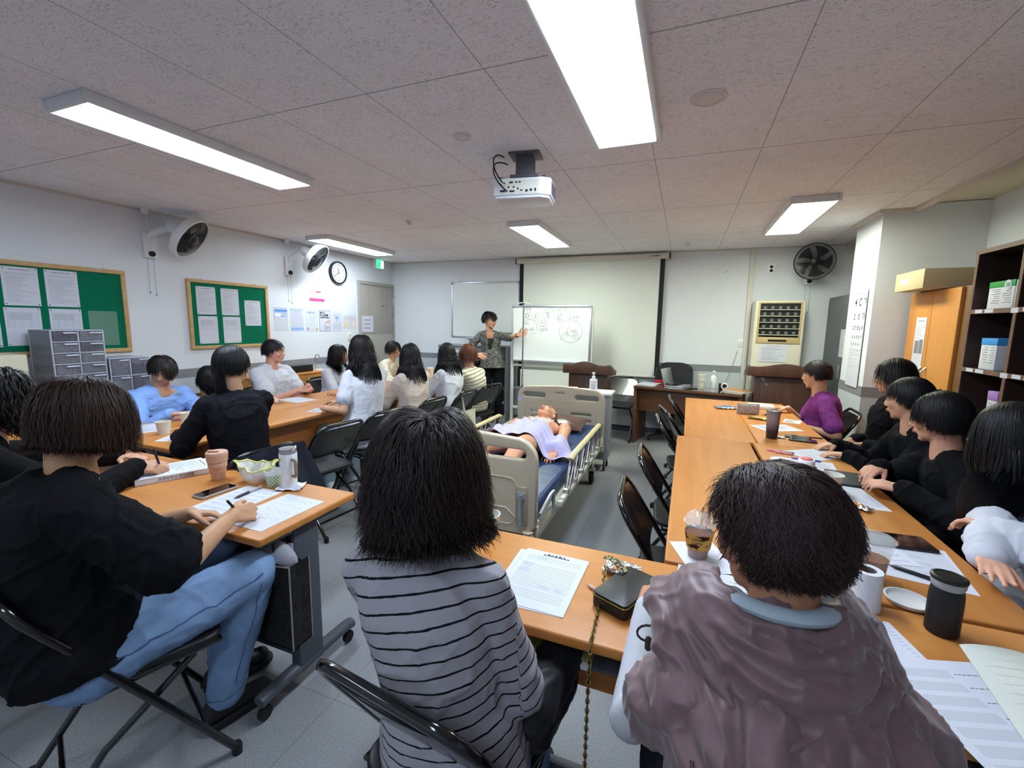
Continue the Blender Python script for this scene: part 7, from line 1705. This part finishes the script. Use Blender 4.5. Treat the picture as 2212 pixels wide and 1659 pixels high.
# right block
tr = lambda label, loc, s, seed: toilet_roll(label, loc, s, seed)
def toilet_roll(label, loc, R, h, seed=1, flare=.0):
    t = thing('tissue_roll', label, 'tissue roll', loc); mb = MB(); n = 48
    rg = []
    for z, k in ((0, 1+flare), (h*.15, 1+flare*.7), (h*.5, 1+flare*.25), (h*.97, 1), (h, .985)): rg.append([V((R*k*(1+.02*math.sin(3*a+z*20)*(1-z/h)+flare*.3*math.sin(2*a)*(1-z/h))*math.cos(a), R*k*(1+.02*math.sin(5*a)*(1-z/h))*math.sin(a), z)) for a in [2*PI*j/n for j in range(n)]])
    rg.append([V((.021*math.cos(a), .021*math.sin(a), h)) for a in [2*PI*j/n for j in range(n)]]); rg.append([V((.02*math.cos(a), .02*math.sin(a), .004)) for a in [2*PI*j/n for j in range(n)]])
    mb.rings(rg); mb.build('paper_roll', mat('tissue_white', '#d6d7dc', .9, bump=.0006, bscale=(250, 250, 250)), t); MB().lathe([(.0205, .004), (.0205, h-.001), (.0198, h-.001), (.0198, .004)], 28, closed=True).build('core', mat('roll_core', '#6f625c', .8), t); return t
toilet_roll('white tissue roll behind the red and white bottle', (.50, 2.50, TZ), .055, .095, 1, .25)
toilet_roll('partly used white tissue roll with an orange stick sachet on top', (.505, 1.40, TZ), .036, .105, 2, .12)
def sachet(label, loc, d): 
    t = thing('stick_sachet', label, 'sachet', loc); x, y, z = frame_from(d); m = Matrix((x, y, z)).transposed().to_4x4(); mb = MB(); rg = []
    for k in range(12):
        u = k/11; w = .007*(.5+abs(math.cos(u*PI))**.5); rg.append([m @ V((w*math.cos(a), (.0035*(1-.6*abs(2*u-1)))*math.sin(a)+.004*math.sin(u*9), u*.085-.042)) for a in [2*PI*j/12 for j in range(12)]])
    mb.rings(rg); mb.build('wrapper', mat('orange_foil', '#e07d1c', .3, metal=.3), t)
sachet('orange stick sachet leaning on the partly used tissue roll', (.470, 1.405, TZ+.125), (.5, -.2, -.65))
def xmas_bottle():
    t = thing('snowman_bottle', 'white bottle with red scarf and red tree pattern and pink lid centre', 'bottle', (.572, 2.375, TZ)); 
    MB().lathe([(0, 0), (.034, 0), (.038, .006), (.038, .085), (.036, .10), (.033, .106), (.033, .112), (0, .112)], 40).build('body', M['white'], t)
    MB().lathe([(0, .112), (.034, .112), (.0345, .116), (.0345, .138), (.032, .142), (.0, .142)], 40).build('lid', M['white'], t); MB().lathe([(0, .142), (.024, .142), (.025, .146), (.02, .150), (0, .151)], 32).build('lid_centre', mat('coral_pink', '#d96b66', .5), t)
    s = MB(); s.tube([(.037*math.cos(a), .037*math.sin(a), .106) for a in [2*PI*k/36 for k in range(36)]], .0065, 8, closed=True); s.tube([(-.034, -.016, .104), (-.039, -.02, .085), (-.041, -.016, .065)], .007, 8, flat=.6); s.build('red_scarf', mat('red_knit', '#b3262f', .8), t)
    for k in range(14):
        a = 2*PI*k/14; q = MB(); m = axes((.0384*math.cos(a), .0384*math.sin(a), .05), (-math.sin(a), math.cos(a), 0), (0, 0, 1))
        for j, w in enumerate((.010, .008, .006)): z = -.012+j*.011; q.prism([(-w/2, z), (w/2, z), (0, z+.014)], 0, .0005, m)
        q.build('tree_pattern', mat('tree_red', '#b5434a', .7), t)
xmas_bottle()
paper_cup('green checked paper cup between the red scarf bottle and the coffee cup', (.602, 2.40, TZ), 1.05)
coffee_cup('brown sleeved paper coffee cup with percent sign in front of clasped hands', (.655, 2.29, TZ), 1.0)
coffee_cup('brown sleeved paper cup behind the tissue roll beside the short haired head', (.44, 1.50, TZ), 1.1, None)
napkin('crinkled foil paper inside the cup behind the head', (.455, 1.505, TZ+.121), .55, 9)
dome_cup('clear flat lidded cup of brown iced tea behind the tissue roll', (.575, 1.57, TZ), 1.08, False, .55, True)
foil('orange and silver snack packet before the clasped hands in black sleeves', (.72, 2.2, TZ), -.75, .125, .045, '#b9b4ac', '#e38a22', seed=8)
toilet_lid = cyl('takeaway_cover', 'round white plastic lid lying upturned beside the black bottle', 'lid', (.625, 1.46, TZ), [(0, .001), (.042, .001), (.047, .003), (.050, .012), (.053, .012), (.053, .014), (.048, .014), (.045, .006), (.04, .003), (0, .003)], mat('lid_white', '#d4d2d0', .4))
def black_bottle():
    t = thing('black_bottle', 'black matt steel bottle with light grey neck ring at the right', 'bottle', (.65, 1.345, TZ))
    MB().lathe([(0, 0), (.030, 0), (.0335, .004), (.034, .09), (.033, .11), (.030, .122), (0, .122)], 40).build('body', mat('matt_black_steel', '#1a1a1d', .5, spec=.4), t)
    MB().lathe([(0, .122), (.0305, .122), (.0335, .13), (.0335, .142), (0, .142)], 40).build('neck_ring', mat('ring_grey', '#9a9b9d', .5), t); MB().lathe([(0, .142), (.035, .142), (.0362, .146), (.0355, .150), (.03, .152), (.029, .150), (0, .150)], 40).build('cap', M['black'], t)
black_bottle()
sheet('tablet', 'x', 'x', .01, .01, flat(0, 0, -1, 0)) if False else None
phone('black tablet in front of the white blouse sleeve', (.752, 1.885, TZ+.002), PI/2+.08, .115, .20, .008, col='#14161b', grp=None)
lp('printed sheet under the pen before the white blouse', .755, 1.74, -.15, 'lines', 74, grp='sheets on the right block'); lp('sheet showing between the cups and the tablet', .62, 1.83, .25, 'text', 75, dz=0.0012, grp='sheets on the right block')
pen('thick black glossy pen lying on the sheet by the white blouse', (.655, 1.672, TZ+.007), -.52, .15, .006, ('#0e0f12', '#1a1b20'))
lp('white sheet with grey table boxes at the edge of the right block', .79, 3.07, -.95, 'lines', 76, grp='sheets on the right block'); lp('plain white sheet beside the tissue roll and black folder', .70, 2.76, -.12, 'text', 77, dz=0.0012, grp='sheets on the right block')
lp('folded white sheets behind the dark gradient tumbler', .69, 3.77, -1.1, 'text', 78, grp='sheets on the right block'); lp('sheet under the brown sleeved cup before clasped hands', .735, 2.345, .1, 'lines', 79, grp='sheets on the right block')
o = MB().box(-.075, .075, -.115, .115, 0, .012).build('black_folder', mat('dark_folder', '#20212a', .6), None, bevel=.002); tag(o, 'black folder lying beside the clasped hands', 'folder', loc=(.80, 2.6, TZ), rz=-.12)
phone('grey backed phone nearer the dark gradient tumbler', (.775, 3.49, TZ), PI/2-.2, col='#2c302f'); phone('glossy black phone in front of the grey one', (.785, 3.40, TZ), PI/2-.15, col='#16151c')
pen('black pen lying behind the two phones', (.80, 3.53, TZ+.005), -.1, .13, .004, ('#15161a', '#15161a')); pen('pink and black pen at the edge of the right block sheets', (.51, 3.04, TZ+.006), -.2, .15, .006, ('#e0808f', '#1b1b20')); pen('purple and blue pen lying on the white sheets', (.615, 2.90, TZ+.007), -.12, .15, .005, ('#8a3fa8', '#3a52a8')); pen('short pink highlighter beside the pink pen', (.55, 3.01, TZ+.007), -.25, .10, .007, ('#df7f92', '#e9a5b2'))
napkin('small crumpled wrapper beside the dark gradient tumbler', (.655, 3.44, TZ), .6, 6)
t = thing('gradient_tumbler', 'tall tumbler fading from dark base to taupe top with a flip lid', 'tumbler', (.60, 3.40, TZ)); gm = mat('gradient_steel', '#4a3b41', .35); N = NT(gm); tc = N.add('ShaderNodeTexCoord'); sx = N.add('ShaderNodeSeparateXYZ'); N.link(tc.outputs['Generated'], sx.inputs[0]); cr = N.add('ShaderNodeValToRGB'); e = cr.color_ramp.elements
e[0].position = .3; e[1].position = .75; e[0].color = srgb('#2e2429'); e[1].color = srgb('#8d7d80'); N.link(sx.outputs[2], cr.inputs[0]); N.link(cr.outputs[0], N.n['Principled BSDF'].inputs['Base Color'])
MB().lathe([(0, 0), (.033, 0), (.035, .005), (.042, .175), (0, .175)], 40).build('body', gm, t); MB().lathe([(0, .175), (.044, .175), (.045, .18), (.044, .195), (.038, .198), (0, .198)], 40).build('lid', mat('taupe_lid', '#7f7376', .4), t); MB().box(-.02, .02, -.01, .01, .198, .206).build('flip_tab', mat('taupe_lid', '#7f7376', .4), t, bevel=.003)
def pouch(label, loc, a, w, h, m, cat='pouch'):
    mb = MB(); mb.grid(lambda u, v: ((u-.5)*w, -.02*math.sin(PI*u)**.5*math.sin(PI*v)**.5-.0, v*h), 16, 10); mb.grid(lambda u, v: ((u-.5)*w, .02*math.sin(PI*u)**.5*math.sin(PI*v)**.5, v*h), 16, 10); o = mb.build('pouch', m, None, solid=.001); tag(o, label, cat, loc=loc, rz=a); return o
pouch('grey pencil pouch with colourful cartoon-free doodle print'.replace(' cartoon-free', ''), (.555, 4.26, TZ+.002), .1, .175, .095, blotch_mat('doodle_cloth', '#a9a49f', '#c56f5c', (60, 60, 60), .57, .02, .8, .5, c3='#5f8a94'))
t = foil('clear plastic snack packet with blue and red print on the bare far table', (.40, 4.50, TZ), .3, .19, .12, '#c3c9cf', '#4d6cb8', seed=12)
foil('gold wrapped snack bar in front of the doodle pouch', (.60, 4.06, TZ), -.35, .15, .05, '#c0a05e', '#cfae6a', seed=13)
foil('flattened reddish wrapper right of the doodle pouch', (.74, 4.30, TZ), -.1, .13, .05, '#8a5a50', '#e6e3e0', seed=14)
o = MB().prism(rrect(.22, .16, .02, 4), 0, .035).build('white_case', M['white'], None, bevel=.008); tag(o, 'white plastic case lying behind the doodle pouch', 'case', loc=(.71, 4.66, TZ), rz=-.05)
lp('small white sheet beyond the tumbler near the purple T-shirt', .86, 4.1, -.3, 'text', 80, .12, .16, grp='sheets on the right block')
# big papers, right foreground
lp('sheet of blue handwriting beside the mauve vest', .44, 1.20, .38, 'hand', 81, dz=0.0013, grp='papers at lower right'); lp('grey shaded form sheet under the notebook at lower right', .60, 1.06, .30, 'grey', 82, dz=0.0026, grp='papers at lower right'); lp('blank white sheet under the handwriting sheet', .47, 1.17, .22, 'lines', 83, dz=-.0002, grp='papers at lower right')
def notebook():
    t = thing('notebook', 'open cream notebook with faint ruled grid at the right edge', 'notebook', (.76, 1.12, TZ+.0045), -.1)
    def f(u, v): return ((u-.5)*.24, (v-.5)*.30, .004+.022*math.sin(min(1, u*1.3)*PI)**.8*(1-.3*u)+.004*v)
    m = MB(); m.grid(f, 24, 8); m.build('page', mat('cream_page', '#cfd0c6', .8), t, solid=.004)
    for k in range(9):
        l = MB(); l.grid(lambda u, v, k=k: (lambda p: (p[0], p[1], p[2]+.0008))(f(.1+.8*u, .12+k*.09+v*.003)), 20, 1); l.build('ruled_line', M['inklight'], t)
    for k in range(5):
        l = MB(); l.grid(lambda u, v, k=k: (lambda p: (p[0], p[1], p[2]+.0008))(f(.15+k*.17+u*.004, .1+.78*v)), 1, 12); l.build('ruled_column', M['inklight'], t)
notebook()
# under-table things
o = MB().box(-.11, .11, -.10, .0, 0, .012).build('paper_stack', M['paper'], None); tag(o, 'stack of papers on the shelf under the foreground table', 'paper stack', loc=(-.28, 1.12, .607))
o = MB().box(-.10, .10, -.09, .0, 0, .010).build('green_book', mat('green_cover', '#7c7d4e', .6), None, bevel=.002); tag(o, 'olive and blue booklet on the shelf under the foreground table', 'book', loc=(-.27, 1.12, .620))
def tote():
    t = thing('tote_bag', 'dark patterned tote bag hanging under the left table with grey pouch inside', 'bag', (-1.40, 1.135, .27), PI/2); m = blotch_mat('dark_canvas', '#1b191a', '#2b2827', (50, 50, 50), .5, .1, .6); 
    w, d, h = .09, .25, .33; b = MB()
    for a in ((-w/2, w/2, -d/2, -d/2+.004, 0, h), (-w/2, w/2, d/2-.004, d/2, 0, h-.03), (-w/2, -w/2+.004, -d/2, d/2, 0, h), (w/2-.004, w/2, -d/2, d/2, 0, h-.02), (-w/2, w/2, -d/2, d/2, 0, .004)): b.box(*a)
    b.build('bag_body', m, t); e = MB(); e.tube([(-w/2, -d/2, .0), (-w/2, -d/2, h)], .003, 6); e.tube([(w/2, -d/2, 0), (w/2, -d/2, h)], .003, 6); e.tube([(-w/2, -d/2, h), (-w/2, d/2, h-.03)], .003, 6); e.build('edge_piping', mat('grey_piping', '#8f8a86', .6), t)
    for sx in (-1, 1):
        s = MB(); s.tube([(sx*w/2, -.05, h-.08), (sx*w*.3, -.03, h+.05), (0, 0, h+.115), (sx*w*.3, .03, h+.05), (sx*w/2, .06, h-.08)], .007, 8, flat=.4); s.build('handle', mat('brown_webbing', '#3d3431', .8), t)
    q = MB(); q.ellip((0, .0, h-.01), (.045, .11, .07)); pq = q.build('grey_pouch', mat('grey_felt', '#9a9ba3', .8), t); q = MB(); q.tube([(.02, .09, h+.045), (.045, .095, h+.0), (.048, .09, h-.05)], .006, 6); q.build('red_trim', mat('red_trim', '#b3313b', .6), pq)
    k = MB(); k.tube([(0, .0, h+.13), (0, .0, h+.10), (.01, -.015, h+.095), (.03, -.06, h+.09)], .004, 8); k.build('hook', M['alu'], t)
tote()
s = MB().box(-.025, .025, -.001, .001, -.035, .035).build('paper_tag', M['paper'], None); tag(s, 'white inspection sticker on the grey leg of the left table', 'sticker', loc=(-1.375, 1.178, .60))
# hung on chairs
def jacket():
    mb = MB(); mb.grid(lambda u, v: ((u-.5)*.36*(1+.05*math.sin(v*5)), -.235-.045*math.cos((v-.5)*1.2)-.02*math.sin(u*PI)+.008*math.sin(u*14+v*5)-(.06*abs(v-.5)*2 if v < .5 else 0), .815-.30*abs(v-.5)*2+.0*u-.03*abs(u-.5)), 30, 20)
    o = mb.build('navy_jacket', mat('navy_cloth', '#1b2030', .85), None, solid=.012); tag(o, 'dark navy jacket draped over a chair back behind the plastic bag', 'jacket', loc=(-2.30, 1.70, 0), rz=D(85))
jacket()
def cloth_bag():
    t = thing('cloth_bag', 'cream floral cloth bag hanging from a chair back by the white blouse', 'bag', (-2.03, 4.0, .35), D(86))
    mb = MB(); mb.grid(lambda u, v: ((u-.5)*(.30-.03*v), .035*math.sin(PI*u)**.6*(1-.5*v), v*.24), 14, 10); mb.grid(lambda u, v: ((u-.5)*(.30-.03*v), -.035*math.sin(PI*u)**.6*(1-.5*v), v*.24), 14, 10); mb.build('bag_body', blotch_mat('cream_floral', '#ddd8c4', '#9a8f7a', (45, 45, 45), .62, .02, .85, 1.0), t, solid=.002)
    for sx in (-1, 1): s = MB(); s.tube([(sx*.02-.08, .02*sx, .22), (-.085, .03, .40), (-.08, .055, .455), (-.075, .08, .40)], .008, 8, flat=.4); s.build('strap', mat('cream_webbing', '#d9d3bf', .8), t)
cloth_bag()
# desk items
def on_desk(x, y): return (x, y, .7405)
def laptop():
    t = thing('laptop', 'thin silver laptop seen edge-on on the desk', 'laptop', on_desk(-.04, 5.84), 1.25); MB().box(-.16, .16, -.11, .11, 0, .014).build('base', M['alu'], t, bevel=.003)
    k = MB()
    for i in range(4):
        for j in range(11): k.box(-.145+j*.0265, -.123+j*.0265, -.02+i*.026, .001+i*.026, .014, .016)
    k.build('keyboard', M['black'], t); MB().box(-.16, .16, 0, .006, 0, .21, Matrix.Translation((0, .112, .012)) @ Matrix.Rotation(-.25, 4, 'X')).build('screen_lid', M['alu'], t, bevel=.002)
laptop()
o = MB().prism(rrect(.13, .08, .01, 3), 0, .045).build('red_case', mat('red_plastic', '#b01f2e', .4), None, bevel=.004); tag(o, 'red case on the left of the desk', 'case', loc=on_desk(-.27, 6.02), rz=-.2)
sheet('notebook_pad', 'open pale notebook overhanging the left end of the desk', 'notebook', .22, .26, flat(-.38, 5.86, .7405, -.3), 'lines', seed=84, thick=.01)
o = MB().ellip((0, 0, .018), (.035, .055, .018)).build('mouse', M['black'], None); tag(o, 'black computer mouse on the desk', 'mouse', loc=on_desk(-.17, 5.80), rz=.4)
cyl('cup', 'tall off white two tone cup on the desk', 'tumbler', on_desk(.225, 5.72), [(0, 0), (.031, 0), (.034, .005), (.036, .09), (.042, .095), (.044, .165), (.046, .17), (0, .172)], mat('warm_white_cup', '#d8d6c4', .5))
pump_bottle('white round pump bottle on the desk beside the tall cup', on_desk(.36, 5.85), 1.15, False, False)
t = thing('webcam', 'round white ringed webcam on the desk', 'webcam', on_desk(.47, 5.8)); MB().box(-.05, -.01, -.03, .03, 0, .07).build('mount', M['black'], t, bevel=.006)
MB().lathe([(0, 0), (.036, 0), (.04, .008), (.036, .02), (.028, .022), (.024, .014), (0, .014)], 32, m=axes((.01, -.02, .042), (1, 0, 0), (0, 0, 1))).build('white_ring', M['white'], t); MB().lathe([(0, .014), (.024, .014), (.018, .022), (0, .023)], 28, m=axes((.01, -.02, .042), (1, 0, 0), (0, 0, 1))).build('lens', M['glass'], t)
book('orange_book', 'orange and yellow books lying at the right end of the desk', on_desk(.62, 5.66), .9, .19, .26, .022, '#c58b4c')
o = MB().box(-.05, .05, -.03, .03, 0, .008).build('dark_phone', M['black'], None, bevel=.002); tag(o, 'dark flat phone beside the tall cup on the desk', 'phone', loc=on_desk(.13, 5.68), rz=.2)
# hair accessory at the far left
bow = MB(); c0 = V(pB['W'] @ pB['Hc'])
for sx in (-1, 1): bow.grid(lambda u, v, sx=sx: (sx*(.01+.07*u), .0+.015*math.sin(u*PI)*(1 if v > .5 else -1), .035*(v-.5)*(.4+1.6*u)+.02*math.sin(u*PI)), 12, 8)
ob = bow.build('hair_bow', mat('black_mesh', '#16151a', .6), pB['t'], solid=.003); ob.location = pB['Hc']+V((.06, -.09, .05))
sc = MB(); sc.tube([pB['Hc']+V((.07+.022*math.cos(a), -.10, .0+.022*math.sin(a))) for a in [2*PI*k/16 for k in range(16)]], .008, 8, closed=True); sc.build('hair_clip', mat('leopard_clip', '#a8834f', .4), pB['t'])

qb = MB(); qb.rcone((0, -.09, .0), (0, .10, .01), .058, .062, 18); qb.rcone((.0, -.08, -.05), (0, .09, -.05), .05, .055, 18); me = remesh(qb, .007, 3); displace(me, crease(.006, 20, 77))
ob = mesh_obj('folded_coat', me, mat('black_padded', '#15161a', .6), None); tag(ob, 'folded dark grey coat on the lap of the person in striped top', 'coat', loc=(-.265, .95, .60), rz=-.1)
